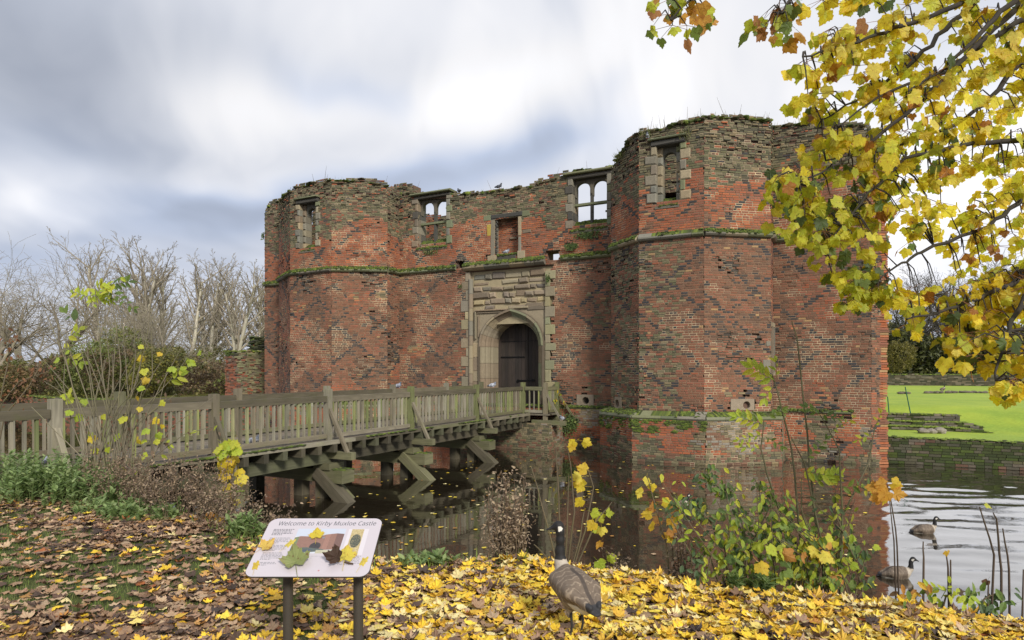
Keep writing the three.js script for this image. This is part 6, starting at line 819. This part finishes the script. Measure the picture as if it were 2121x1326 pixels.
// yellow seedling at the left of the green bush
sapling('maple_seedling', 'two slim seedlings with golden leaves left of the green bush', 'sapling', 5.1, [[[1395, 1210], [1380, 1130], [1350, 1020], [1338, 985]], [[1400, 1210], [1392, 1120], [1385, 1060], [1372, 1035]]], { seed: 502, leaves: [[1340, 990, 0.08, 0, YEL], [1350, 1003, 0.07, 1, YEL], [1330, 1022, 0.09, 2, YEL, 1.3], [1358, 1050, 0.09, 0, ORG, 1.6], [1372, 1040, 0.09, 1, YEL, -1.6], [1385, 1048, 0.10, 2, ORG, -1.9], [1350, 1066, 0.09, 0, YEL, 1.6], [1368, 1072, 0.09, 1, ORG], [1388, 1072, 0.10, 2, ORG], [1355, 1090, 0.08, 0, YEL, 1.5], [1392, 1095, 0.09, 1, ORG], [1372, 1108, 0.06, 2, ORG], [1396, 1112, 0.08, 0, YEL]] });
// the green thicket at the water's edge
{
  const r = rng(700), canes = line(26, (t, i) => { const x = 1450 + t * 340 + (r() - 0.5) * 40, top = [1040, 1000, 960, 985, 1010, 1060, 1050][i % 7] + r() * 60; return [[x, 1235], [x + (r() - 0.5) * 60, 1150], [x - 50 + (r() - 0.5) * 130, top]]; });
  sapling('green_bush', 'leafy green bramble bush with a few yellow leaves at the water edge', 'bush', 4.75, canes, { seed: 701, deep: 0.5, fan: 0.2, radius: 0.007, pieces: 150, along: canes.map((_, i) => [i, 30, 0.060, 'oval', i % 6 === 0 ? DGR : i % 4 === 0 ? GRN : [...LIME, GRN[1]], 0.12]), leaves: [...line(52, () => [1480 + r() * 330, 1080 + r() * 140, 0.05 + r() * 0.05, 0, r() < 0.5 ? GRN : LIME]), ...line(9, () => [1560 + r() * 200, 1100 + r() * 110, 0.11, 1, r() < 0.6 ? YEL : ORG]), [1672, 1120, 0.12, 0, YEL], [1690, 1135, 0.10, 1, YEL], [1664, 1145, 0.08, 2, ORG]] });
  sapling('rose_bush', 'dull green rose bush arching over the water left of the bramble', 'bush', 4.95, [[[1520, 1235], [1500, 1120], [1440, 1040], [1400, 1045]], [[1530, 1235], [1545, 1110], [1520, 1020], [1470, 1000], [1465, 965]], [[1525, 1235], [1560, 1120], [1600, 1040], [1560, 990]], [[1515, 1235], [1470, 1150], [1430, 1110]]], { seed: 702, deep: 0.35, fan: 0.16, radius: 0.008, bark: [0.16, 0.15, 0.08], along: [[0, 60, 0.06, 'oval', DGR, 0.3], [1, 70, 0.06, 'oval', [...DGR, GRN[0]], 0.3], [2, 56, 0.055, 'oval', [...GRN, DGR[1]], 0.3], [3, 40, 0.055, 'oval', [...GRN, LIME[0]], 0.2]], pieces: 130 });
}
// tall ash saplings in front of the right tower
sapling('ash_sapling', 'tall ash sapling with a lime green spray before the right tower', 'sapling', 4.9, [[[1690, 1230], [1655, 1080], [1640, 930], [1612, 820], [1600, 775]], [[1700, 1230], [1690, 1090], [1672, 900], [1650, 700], [1641, 665]], [[1650, 1220], [1630, 1100], [1590, 980], [1575, 930], [1582, 870]]], { seed: 703, radius: 0.011, bark: [0.16, 0.15, 0.085], pinnate: [[1606, 790, -50, -28, 9, 0.105, LIME], [1608, 782, 0, -34, 4, 0.06, LIME], [1602, 800, -20, 26, 4, 0.08, LIME], [1582, 880, -56, -18, 10, 0.085, [...LIME, GRN[1]]], [1590, 862, 30, -14, 5, 0.055, GRN], [1580, 900, -50, 12, 7, 0.05, LIME], [1586, 905, 34, 20, 5, 0.05, GRN], [1578, 930, -44, -4, 5, 0.05, LIME]] });
sapling('ash_sapling', 'branched ash sapling with green sprays right of the lime one', 'sapling', 4.8, [[[1720, 1235], [1700, 1120], [1668, 960], [1640, 905]], [[1735, 1235], [1745, 1060], [1740, 930], [1700, 860]], [[1715, 1235], [1690, 1140], [1660, 1060], [1660, 990]], [[1742, 1230], [1740, 1080], [1800, 960], [1812, 880]]], { seed: 704, radius: 0.010, bark: [0.17, 0.155, 0.09], pinnate: [[1672, 950, 40, -40, 8, 0.055, GRN], [1664, 975, 46, 10, 10, 0.08, [...LIME, GRN[1]]], [1690, 1000, 50, -20, 9, 0.085, LIME], [1700, 860, -30, -16, 5, 0.06, GRN], [1702, 858, 40, 10, 6, 0.055, GRN], [1720, 895, 50, -30, 6, 0.045, LIME], [1812, 885, 14, -30, 4, 0.05, LIME], [1806, 900, -30, 12, 4, 0.05, LIME], [1740, 1010, 60, -6, 6, 0.07, GRN], [1770, 1000, 34, 22, 4, 0.06, LIME]] });
sapling('maple_seedling', 'slim maple seedling with orange leaves over the bright water', 'sapling', 4.6, [[[1868, 1252], [1858, 1130], [1846, 1030], [1838, 1000]], [[1862, 1252], [1850, 1120], [1842, 1030]]], { seed: 705, radius: 0.007, bark: [0.10, 0.07, 0.05], leaves: [[1836, 1004, 0.10, 0, ORG, 1.6], [1848, 1000, 0.10, 1, YEL, -1.9], [1822, 1012, 0.10, 2, ORG, 1.6], [1842, 1018, 0.11, 0, ORG], [1826, 1030, 0.09, 1, ORG, 1.8], [1850, 1022, 0.10, 2, ORG, -1.7], [1838, 1030, 0.08, 0, YEL]] });
sapling('bare_canes', 'tall bare brown canes at the right edge over the water', 'weeds', 4.35, [[[2070, 1285], [2075, 1180], [2065, 1080], [2058, 1062]], [[2096, 1288], [2090, 1180], [2078, 1095]], [[2040, 1280], [2060, 1150], [2030, 1050]], [[1968, 1275], [1966, 1190], [1960, 1150]], [[1972, 1275], [1970, 1160]], [[1910, 1262], [1914, 1170], [1912, 1122]], [[2035, 1275], [2048, 1210]], [[2110, 1290], [2121, 1180]]], { seed: 706, radius: 0.010, bark: [0.12, 0.085, 0.06], leaves: [[2046, 1202, 0.06, 0, [[0.16, 0.09, 0.05]]], [2042, 1043, 0.05, 1, LIME], [1985, 1222, 0.06, 2, [[0.10, 0.06, 0.04]]], [1963, 1142, 0.05, 1, ORG]], pinnate: [[1960, 1225, -40, -10, 5, 0.06, LIME], [1990, 1240, 44, -16, 6, 0.07, GRN], [2040, 1240, 40, 6, 6, 0.075, DGR], [2050, 1262, -30, -10, 4, 0.06, LIME], [1950, 1240, 20, -34, 4, 0.05, LIME]] });
sapling('low_bramble', 'low bramble with russet and green leaves at the right water edge', 'bush', 4.3, [[[1900, 1275], [1880, 1235], [1890, 1215]], [[1940, 1278], [1960, 1235], [2000, 1225]], [[2010, 1280], [2040, 1240], [2070, 1225]]], { seed: 707, fan: 0.18, along: [[0, 22, 0.07, 'oval', [...ORG, GRN[0], [0.22, 0.14, 0.07]], 0.2], [1, 30, 0.07, 'oval', [...GRN, ...LIME], 0.1], [2, 30, 0.07, 'oval', [...DGR, GRN[0]], 0.1]] });
// thicket at the bridge
{
  const r = rng(720);
  sapling('sapling_thicket', 'thicket of thin pale saplings growing up in front of the bridge', 'sapling', 8.3, [[[232, 1010], [225, 950], [240, 870], [285, 790], [300, 690]], [[232, 1010], [236, 940], [262, 860], [300, 720], [316, 600]], [[236, 1010], [250, 930], [225, 830], [180, 700], [178, 620]], [[236, 1010], [232, 900], [212, 780], [200, 640], [196, 590]], [[240, 1010], [270, 930], [282, 860], [350, 790], [420, 700]], [[186, 1020], [180, 960], [150, 880], [130, 800], [138, 690]], [[188, 1020], [200, 900], [185, 780], [155, 690]], [[240, 1010], [242, 880], [250, 760], [235, 640], [226, 575]], [[245, 1010], [300, 960], [380, 900], [455, 880]], [[230, 1010], [212, 930], [190, 850], [90, 790]], [[228, 1010], [205, 960], [150, 940], [110, 940]], [[240, 1010], [262, 900], [330, 840], [345, 770]], [[246, 1010], [290, 940], [320, 900], [330, 830]], [[238, 1010], [262, 890], [280, 740], [276, 640], [282, 590]], [[236, 1010], [255, 900], [315, 780], [312, 660]], [[234, 1010], [218, 900], [226, 760], [218, 670]],
    ...line(26, () => { const x = 170 + r() * 110, q = (r() - 0.5) * 320, h = 150 + r() * 250; return [[x, 1012], [x + q * (r() - 0.1) * 0.5, 1010 - h * 0.3], [x + q * 0.55, 1010 - h * 0.68], [x + q * (0.8 + r() * 0.4), 1010 - h]]; })],
   
    { seed: 721, deep: 0.7, fan: 0.22, radius: 0.010, bark: [0.25, 0.215, 0.145], along: [[0, 6, 0.1, 0, LIME, 0.3], [3, 10, 0.11, 'oval', LIME, 0.8], [5, 6, 0.09, 0, LIME, 0.5], [7, 12, 0.12, 'oval', LIME, 0.85], [4, 6, 0.1, 1, LIME, 0.7], [9, 10, 0.1, 0, [...LIME, YEL[0]], 0.3], [12, 10, 0.09, 1, [...LIME, YEL[0]], 0.2], [11, 14, 0.07, 'oval', [[0.22, 0.15, 0.09], [0.16, 0.11, 0.07]], 0.3], [8, 14, 0.08, 'oval', [[0.22, 0.15, 0.09], LIME[0]], 0.3], [14, 5, 0.09, 0, [...YEL, LIME[1]], 0.5]], pinnate: [[182, 615, -30, -10, 8, 0.11, LIME], [180, 612, 40, 6, 9, 0.11, LIME], [196, 598, 30, 24, 7, 0.10, LIME], [226, 590, 40, -6, 8, 0.11, GRN], [226, 600, 50, 40, 8, 0.10, GRN], [350, 790, 24, -12, 4, 0.13, LIME], [138, 700, 24, -16, 5, 0.13, LIME], [138, 740, 30, 10, 5, 0.12, LIME], [160, 670, -26, -22, 3, 0.15, GRN]] });
  sapling('maple_seedling', 'maple seedling with yellow green leaves before the bridge beam', 'sapling', 7.4, [[[480, 1075], [482, 1000], [476, 940], [470, 905]], [[484, 1075], [478, 1000], [490, 950]]], { seed: 722, radius: 0.010, leaves: [...line(9, (t) => [452 + (r() * 46), 912 + t * 22, 0.13, 0, LIME]), ...line(12, (t) => [450 + r() * 48, 940 + t * 50, 0.13, 1, YEL]), [470, 1005, 0.12, 2, YEL], [482, 1030, 0.12, 0, YEL], [490, 1035, 0.09, 1, YEL]] });
  sapling('maple_seedling', 'low maple seedling with orange leaves left of the welcome board', 'sapling', 6.7, [[[432, 1120], [430, 1085], [425, 1062]], [[434, 1120], [440, 1085], [448, 1072]]], { seed: 723, leaves: line(14, (t) => [408 + r() * 46, 1060 + r() * 46, 0.08, Math.floor(r() * 3), ORG]) });
  sapling('beech_branch', 'russet leafed sapling at the left edge beyond the railing', 'sapling', 9.6, [[[-20, 1000], [10, 860], [60, 800], [90, 745]], [[-20, 1000], [0, 840], [40, 790], [100, 770]], [[-20, 1000], [-5, 850], [20, 740], [10, 690]]], { seed: 724, fan: 0.35, radius: 0.014, bark: [0.20, 0.16, 0.10], along: [[0, 34, 0.065, 'oval', [[0.30, 0.14, 0.06], [0.22, 0.11, 0.06]], 0.4], [1, 28, 0.065, 'oval', [[0.30, 0.14, 0.06], [0.24, 0.13, 0.07]], 0.4], [2, 34, 0.065, 'oval', [[0.30, 0.13, 0.05], [0.20, 0.10, 0.05]], 0.5]] });
  // nettles and herbs
  const herb = (label, px, d, w, h, n, seed, cols) => { const q = rng(seed), p = at(px, 800, d), t = thing('nettle_patch', label, 'weeds', [p.x, bankY(p.x, d), p.z], 0, 'green herbs along the bank'), g = new GB(seed), l = []; for (let i = 0; i < n; i++) { const a = [(q() - 0.5) * w, 0, (q() - 0.5) * w * 0.8]; a[1] = bankY(p.x + a[0], d - a[2]) - t.position.y - 0.03; const hh = h * (0.5 + q() * 0.6), b = add(a, [(q() - 0.5) * 0.15, hh, (q() - 0.5) * 0.15]); g.tube([a, b], [0.004, 0.002], 3, [0.12, 0.17, 0.05]); for (let k = 0; k < 13; k++) { const e = lerp3(a, b, 0.25 + 0.75 * k / 12); l.push([pose(e, q() * 6.28, -0.9 + (q() - 0.5) * 0.9, (q() - 0.5), 0.045 + q() * 0.05), tone(pick(q, cols), 0.2, q)]); } } part('stems', g.geo(), M.plain, t, 'stuff'); scatter('foliage', OVAL, glow, l, t); };
  const NG = [[0.24, 0.34, 0.11], [0.30, 0.40, 0.15], [0.19, 0.28, 0.09], [0.36, 0.44, 0.18]];
  [[20, 8.4, 1.3, 0.55, 130, 'nettles at the left edge in front of the bridge'], [80, 8.2, 1.2, 0.5, 120, 'nettles second from the left edge'], [140, 8.0, 1.1, 0.42, 110, 'nettles in front of the bridge end post'], [195, 7.8, 0.9, 0.34, 80, 'low nettles beside the dead weeds'], [255, 7.3, 0.8, 0.2, 60, 'short herbs at the brink below the thicket'], [310, 7.0, 0.8, 0.2, 50, 'short herbs below the dead weeds'], [505, 6.2, 0.3, 0.24, 26, 'small bright green herb left of the welcome board']].forEach(([px, d, w, h, n, lb], i) => herb(lb, px, d, w, h, n, 740 + i, NG));
  [[855, 5.35, 0.25, 0.10, 16, 'tiny green herb at the brink right of the board'], [900, 5.3, 0.25, 0.12, 16, 'green herb tuft at the brink left of the dry seed heads'], [1545, 4.75, 0.3, 0.2, 20, 'grass green herb at the foot of the bush']].forEach(([px, d, w, h, n, lb], i) => herb(lb, px, d, w, h, n, 760 + i, NG));
}

// yellow flowered weed rooted in the wall at the bridge end
{ const r = rng(771), w = toWorld(2.55, 1.15, 0.55), t = thing('wall_weed', 'weed with small yellow and orange leaves at the gate end of the bridge', 'weeds', [w.x, w.y, w.z]), g = new GB(772); for (let i = 0; i < 7; i++) { const a = r() * 6.28, e = [Math.cos(a) * 0.35, 0.35 + r() * 0.65, Math.sin(a) * 0.25]; g.tube([[0, -0.1, 0], mul(e, 0.5), e], [0.010, 0.007, 0.004], 4, [0.16, 0.15, 0.06]); for (let k = 0; k < 4; k++) { const m = part('leaf', OVAL, leafM(pick(r, [...YEL, ORG[0], ORG[1], LIME[0]])), t); m.applyMatrix4(pose(add(e, [(r() - 0.5) * 0.16, (r() - 0.5) * 0.16, (r() - 0.5) * 0.16]), r() * 6.28, r() * 6.28, 0, 0.10 + r() * 0.07)); } } part('stems', g.geo(), M.bark, t, 'stuff'); }

// ------------------------------------------------------------------ birds
// distance to a chain of round cones, blended smoothly; meshed by marching cubes in a cube round c of half size h
function fleshOut(bones, c, h, res, colour, k = 0.03) {
  const mc = new MarchingCubes(res, new THREE.MeshBasicMaterial(), false, false, 120000); mc.isolation = 0;
  const cap = (p, [a, b, r1, r2, sz = 1]) => { const pa = [p[0] - a[0], p[1] - a[1], (p[2] - a[2]) / sz], ba = [b[0] - a[0], b[1] - a[1], (b[2] - a[2]) / sz], t = clamp(dot(pa, ba) / dot(ba, ba)); return Math.hypot(pa[0] - ba[0] * t, pa[1] - ba[1] * t, pa[2] - ba[2] * t) - mix(r1, r2, t); };
  const dist = (p) => { let d = 9; for (const b of bones) { const e = cap(p, b), kk = b[5] ?? k, q = Math.max(kk - Math.abs(d - e), 0) / kk; d = Math.min(d, e) - q * q * kk * 0.25; } return d; };
  const n = mc.size, hs = mc.halfsize; for (let z = 0; z < n; z++) for (let y = 0; y < n; y++) for (let x = 0; x < n; x++) mc.field[x + y * n + z * n * n] = -dist([c[0] + (x - hs) / hs * h, c[1] + (y - hs) / hs * h, c[2] + (z - hs) / hs * h]);
  mc.update(); const m = mc.count, p = new Float32Array(m * 3), nn = new Float32Array(m * 3), col = new Float32Array(m * 3);
  for (let i = 0; i < m; i++) { const q = [0, 1, 2].map((j) => c[j] + mc.positionArray[i * 3 + j] * h); p.set(q, i * 3); const e = 0.002, g = nrm([dist([q[0] + e, q[1], q[2]]) - dist([q[0] - e, q[1], q[2]]), dist([q[0], q[1] + e, q[2]]) - dist([q[0], q[1] - e, q[2]]), dist([q[0], q[1], q[2] + e]) - dist([q[0], q[1], q[2] - e])]); nn.set(g, i * 3); col.set(colour(q, g), i * 3); }
  // keep the winding in step with the normals
  for (let i = 0; i + 2 < m; i += 3) { const a = [...p.subarray(i * 3, i * 3 + 3)], b = [...p.subarray(i * 3 + 3, i * 3 + 6)], d = [...p.subarray(i * 3 + 6, i * 3 + 9)]; if (dot(crs(sb(b, a), sb(d, a)), [...nn.subarray(i * 3, i * 3 + 3)]) < 0) for (const arr of [p, nn, col]) for (let j = 0; j < 3; j++) { const t = arr[i * 3 + 3 + j]; arr[i * 3 + 3 + j] = arr[i * 3 + 6 + j]; arr[i * 3 + 6 + j] = t; } }
  const g = new THREE.BufferGeometry(); g.setAttribute('position', new THREE.BufferAttribute(p, 3)); g.setAttribute('normal', new THREE.BufferAttribute(nn, 3)); g.setAttribute('color', new THREE.BufferAttribute(col, 3)); return g;
}
const birdSkin = std({ roughness: 0.72 });
// goose: forward +x, feet at y = 0 (standing) or the waterline at y = 0 (afloat); look: direction of the head
function gooseGeo(o) {
  const dy = o.afloat ? -0.25 : 0.045, pt = o.afloat ? 0.01 : 0.12, B = (x, y, z = 0) => [x * 0.92, y + x * pt + dy, z], l = nrm(o.look), N = o.neck.map(([x, y, z]) => [x, y + dy, z]), H = N[N.length - 1], hd = add(H, mul(l, 0.012)), nb = [...N];
  const bill0 = add(add(H, mul(l, 0.045)), [0, -0.006, 0]), bill1 = add(add(H, mul(l, 0.105)), [0, -0.022, 0]);
  const bones = [[B(-0.24, 0.285), B(-0.05, 0.315), 0.055, 0.128, 1.22], [B(-0.05, 0.315), B(0.10, 0.335), 0.128, 0.124, 1.22], [B(0.10, 0.335), nb[0], 0.112, 0.060], [B(-0.18, 0.25), B(0.05, 0.25), 0.065, 0.09, 1.15],
    [B(0.13, 0.355, 0.100), B(-0.12, 0.345, 0.105), 0.060, 0.060, 1, 0.018], [B(-0.12, 0.345, 0.105), B(-0.32, 0.300, 0.040), 0.060, 0.020, 1, 0.018], [B(0.13, 0.355, -0.100), B(-0.12, 0.345, -0.105), 0.060, 0.060, 1, 0.018], [B(-0.12, 0.345, -0.105), B(-0.32, 0.300, -0.040), 0.060, 0.020, 1, 0.018],
    [B(-0.24, 0.28), B(-0.365, 0.262), 0.038, 0.014, 2.2, 0.02]];
  const R = [0.064, 0.046, 0.034, 0.030, 0.029, 0.031]; for (let i = 0; i + 1 < nb.length; i++) bones.push([nb[i], nb[i + 1], R[Math.min(i, 5)], R[Math.min(i + 1, 5)]]);
  bones.push([H, hd, 0.033, 0.038, 1, 0.02], [hd, bill0, 0.033, 0.020, 1, 0.02], [bill0, bill1, 0.0165, 0.007, 1, 0.010]);
  if (!o.afloat) bones.push([B(-0.03, 0.22, 0.06), [-0.02, 0.16, 0.06], 0.05, 0.018], [B(-0.03, 0.22, -0.06), [-0.02 + (o.stride ?? 0), 0.16, -0.06], 0.05, 0.018]);
  const s = nrm(crs([0, 1, 0], l)), black = [0.012, 0.011, 0.011];
  return fleshOut(bones, [o.cx ?? -0.03, o.afloat ? 0.15 : 0.45, 0], 0.47, o.res, (p, n) => {
    const q = [p[0], p[1] - dy - p[0] * pt, p[2]], rel = sb(p, H), f = dot(rel, l), sd = Math.abs(dot(rel, s)), up = rel[1];
    if (len(rel) < 0.12 && f > -0.06) { if (f > 0.052) return [0.016, 0.015, 0.016]; if (f < 0.014 && f > -0.022 && up < 0.006 - Math.abs(f) * 0.4 && up > -0.034 - f * 0.4 && sd > 0.018) return [0.72, 0.68, 0.60]; if (Math.hypot(f - 0.028, up - 0.010) < 0.006 && sd > 0.018) return [0.004, 0.004, 0.004]; return black; }
    let dn = 9; for (let i = 1; i + 1 < nb.length; i++) { const a = nb[i], b = nb[i + 1], ba = sb(b, a), t = clamp(dot(sb(p, a), ba) / dot(ba, ba)); dn = Math.min(dn, len(sb(p, add(a, mul(ba, t))))); } if (dn < 0.050 && p[1] > nb[1][1] - 0.02) return black;
    if (q[0] < -0.275 && (q[1] > 0.235 || q[0] < -0.32)) return [0.028, 0.027, 0.029];
    if (q[0] > 0.14) return vn(p[0] * 70, p[1] * 70, p[2] * 70) > 0.35 ? [0.46, 0.40, 0.32] : [0.40, 0.34, 0.27];
    if (q[0] < -0.10 && q[1] < 0.262) return [0.66, 0.62, 0.52];
    const wing = q[1] > 0.262 + 0.04 * Math.abs(q[0]); const row = -q[0] * 21 + Math.abs(q[2]) * 7 + 2.0 * q[1] + 0.22 * Math.cos(q[2] * 70 + Math.floor(-q[0] * 21) * 2.1), fr = row - Math.floor(row), v = 0.85 + 0.3 * vn(p[0] * 60, p[1] * 60, p[2] * 60);
    const c = wing ? (fr > 0.82 ? [0.27, 0.21, 0.15] : [0.150, 0.112, 0.080]) : (fr > 0.72 ? [0.36, 0.30, 0.225] : [0.22, 0.175, 0.13]);
    return mul(Math.abs(q[2]) < 0.016 && n[1] > 0.4 && q[0] < 0.05 ? [0.07, 0.052, 0.04] : c, v);
  });
}
const NECK = [[0.175, 0.405, 0], [0.215, 0.475, 0], [0.225, 0.56, 0], [0.220, 0.65, 0], [0.222, 0.72, 0], [0.235, 0.765, 0]];
const standing = gooseGeo({ look: [0.42, -0.10, -0.90], neck: NECK, res: 136 }), swimming = gooseGeo({ afloat: true, look: [1, -0.16, 0.12], neck: [[0.17, 0.36, 0], [0.225, 0.42, 0], [0.235, 0.48, 0], [0.232, 0.54, 0], [0.245, 0.585, 0], [0.262, 0.612, 0]], res: 84, cx: 0 });
function gooseLegs(t, k) { for (const [z, dx] of [[0.06, 0], [-0.06, k]]) { const g = new GB(z * 100 | 0), c = [0.030, 0.028, 0.026]; g.tube([[-0.02 + dx, 0.19, z], [-0.035 + dx, 0.085, z], [-0.01 + dx, 0.012, z]], [0.013, 0.009, 0.009], 7, c); const f = [-0.015 + dx, 0.010, z], toes = [[0.085, -0.038], [0.10, 0], [0.085, 0.040]].map(([a, b]) => [f[0] + a, 0.006, z + b]); toes.forEach((e) => g.tube([f, lerp3(f, e, 0.5), e], [0.008, 0.006, 0.004], 5, c)); g.tri(f, toes[1], toes[0], c); g.tri(f, toes[2], toes[1], c); part('leg', g.geo(), birdSkin, t); } }
{
  const yaw = (fx, fz) => Math.atan2(-fz, fx);
  const add1 = (geo, label, pos, turn, s, legs, group) => { const t = thing('canada_goose', label, 'goose', pos, turn, group); t.name = numbered('goose'); t.scale.setScalar(s); part('body', geo, birdSkin, t); if (legs !== undefined) gooseLegs(t, legs); return t; };
  const gx = at(1196, 1300, 3.92); add1(standing, 'goose with black neck standing on the leaves, looking left', [gx.x - 0.02, bankY(gx.x, 3.92) + 0.03, gx.z], yaw(-0.44, -0.90), 0.78, -0.03);
  const lg = at(1953, 820, 41); add1(standing, 'small distant goose standing on the bright lawn', [lg.x, lawnY(lg.x, lg.z), lg.z], yaw(0.8, -0.3), 0.72, 0);
  const sw = (px, py, f, lb) => { const d = 3900 / (py - 770), p = at(px, py, d); add1(swimming, lb, [p.x, 0.0, p.z], yaw(...f), 0.78, undefined, 'geese swimming on the moat'); };
  sw(1915, 1104, [1, 0.10], 'goose swimming right on the rippled bright water'); sw(1858, 1196, [1, 0.25], 'goose swimming close to the bank behind the orange seedling stems'); sw(1408, 1052, [1, 0.0], 'goose swimming behind the arching rose bush');
  // pigeons
  const pig = (c1, c2, c3, hy) => fleshOut([[[-0.16, 0.065, 0], [-0.04, 0.085, 0], 0.022, 0.055], [[-0.04, 0.085, 0], [0.055, 0.115, 0], 0.055, 0.048], [[0.055, 0.115, 0], [0.075, 0.155 + hy, 0], 0.04, 0.022], [[0.075, 0.155 + hy, 0], [0.085, 0.175 + hy, 0], 0.022, 0.023], [[0.095, 0.172 + hy, 0], [0.122, 0.165 + hy, 0], 0.012, 0.004, 1, 0.008], [[0.03, 0.04, 0.02], [0.03, 0.0, 0.02], 0.014, 0.006, 1, 0.01], [[0.03, 0.04, -0.02], [0.03, 0.0, -0.02], 0.014, 0.006, 1, 0.01]], [-0.02, 0.10, 0], 0.17, 40, (p) => (p[1] < 0.028 ? [0.35, 0.10, 0.08] : p[0] > 0.108 ? [0.08, 0.07, 0.07] : p[0] > 0.045 && p[1] > 0.115 ? c2 : p[0] < -0.11 || (Math.abs(p[0] + 0.045) < 0.012 && p[1] < 0.12) ? c3 : c1), 0.02);
  const P = [pig([0.26, 0.28, 0.34], [0.075, 0.095, 0.12], [0.05, 0.05, 0.06], 0.01), pig([0.40, 0.42, 0.47], [0.16, 0.18, 0.22], [0.07, 0.07, 0.08], 0), pig([0.075, 0.08, 0.10], [0.04, 0.045, 0.055], [0.03, 0.03, 0.035], 0.02)];
  for (const [k, u, y, v, tn, lb] of [[2, -2.62, 10.80, -0.15, 2.6, 'dark pigeon on the wall top beside the left window head'], [2, -0.62, 10.72, -0.12, 0.3, 'upright dark pigeon on the wall top above the niche'], [1, -0.22, 7.92, -0.05, 0.2, 'pale pigeon sitting in the niche above the gate'], [0, -2.28, 7.50, -0.06, -1.2, 'pigeon in the square hole left of the gate ledge'], [1, 6.36, 10.84, 2.30, -1.4, 'whitish pigeon beside the right tower window head'], [1, 1.2, 2.42, 3.75, 0.4, 'pale pigeon on the bridge rail before the door'], [1, 2.84, 1.145, 1.30, -1.8, 'pale pigeon on the bridge outrigger at the gate end'], [0, -1.3, 2.42, 5.9, 1.2, 'blue grey pigeon on the far bridge rail'], [1, 0.55, 1.385, 13.5, 0.8, 'pigeon walking on the bridge deck'], [1, 0.0, 1.385, 17.3, 2.4, 'pale pigeon on the deck at the near end of the bridge']]) { const w = toWorld(u, y, v), t = thing('pigeon', lb, 'pigeon', [w.x, w.y, w.z], tn - TURN, 'pigeons on the gatehouse and bridge'); t.scale.setScalar(1.12); part('body', P[k], birdSkin, t); }
  const pp = at(478, 728, 34.9), t = thing('pigeon', 'dark bird perched on the mossy brick pier', 'pigeon', [pp.x, pp.y + 0.02, pp.z], 0.6, 'pigeons on the gatehouse and bridge'); part('body', P[2], birdSkin, t);
}

scene.traverse((o) => { if (o.isMesh) { o.castShadow = true; o.receiveShadow = true; } });
renderer.render(scene, camera);
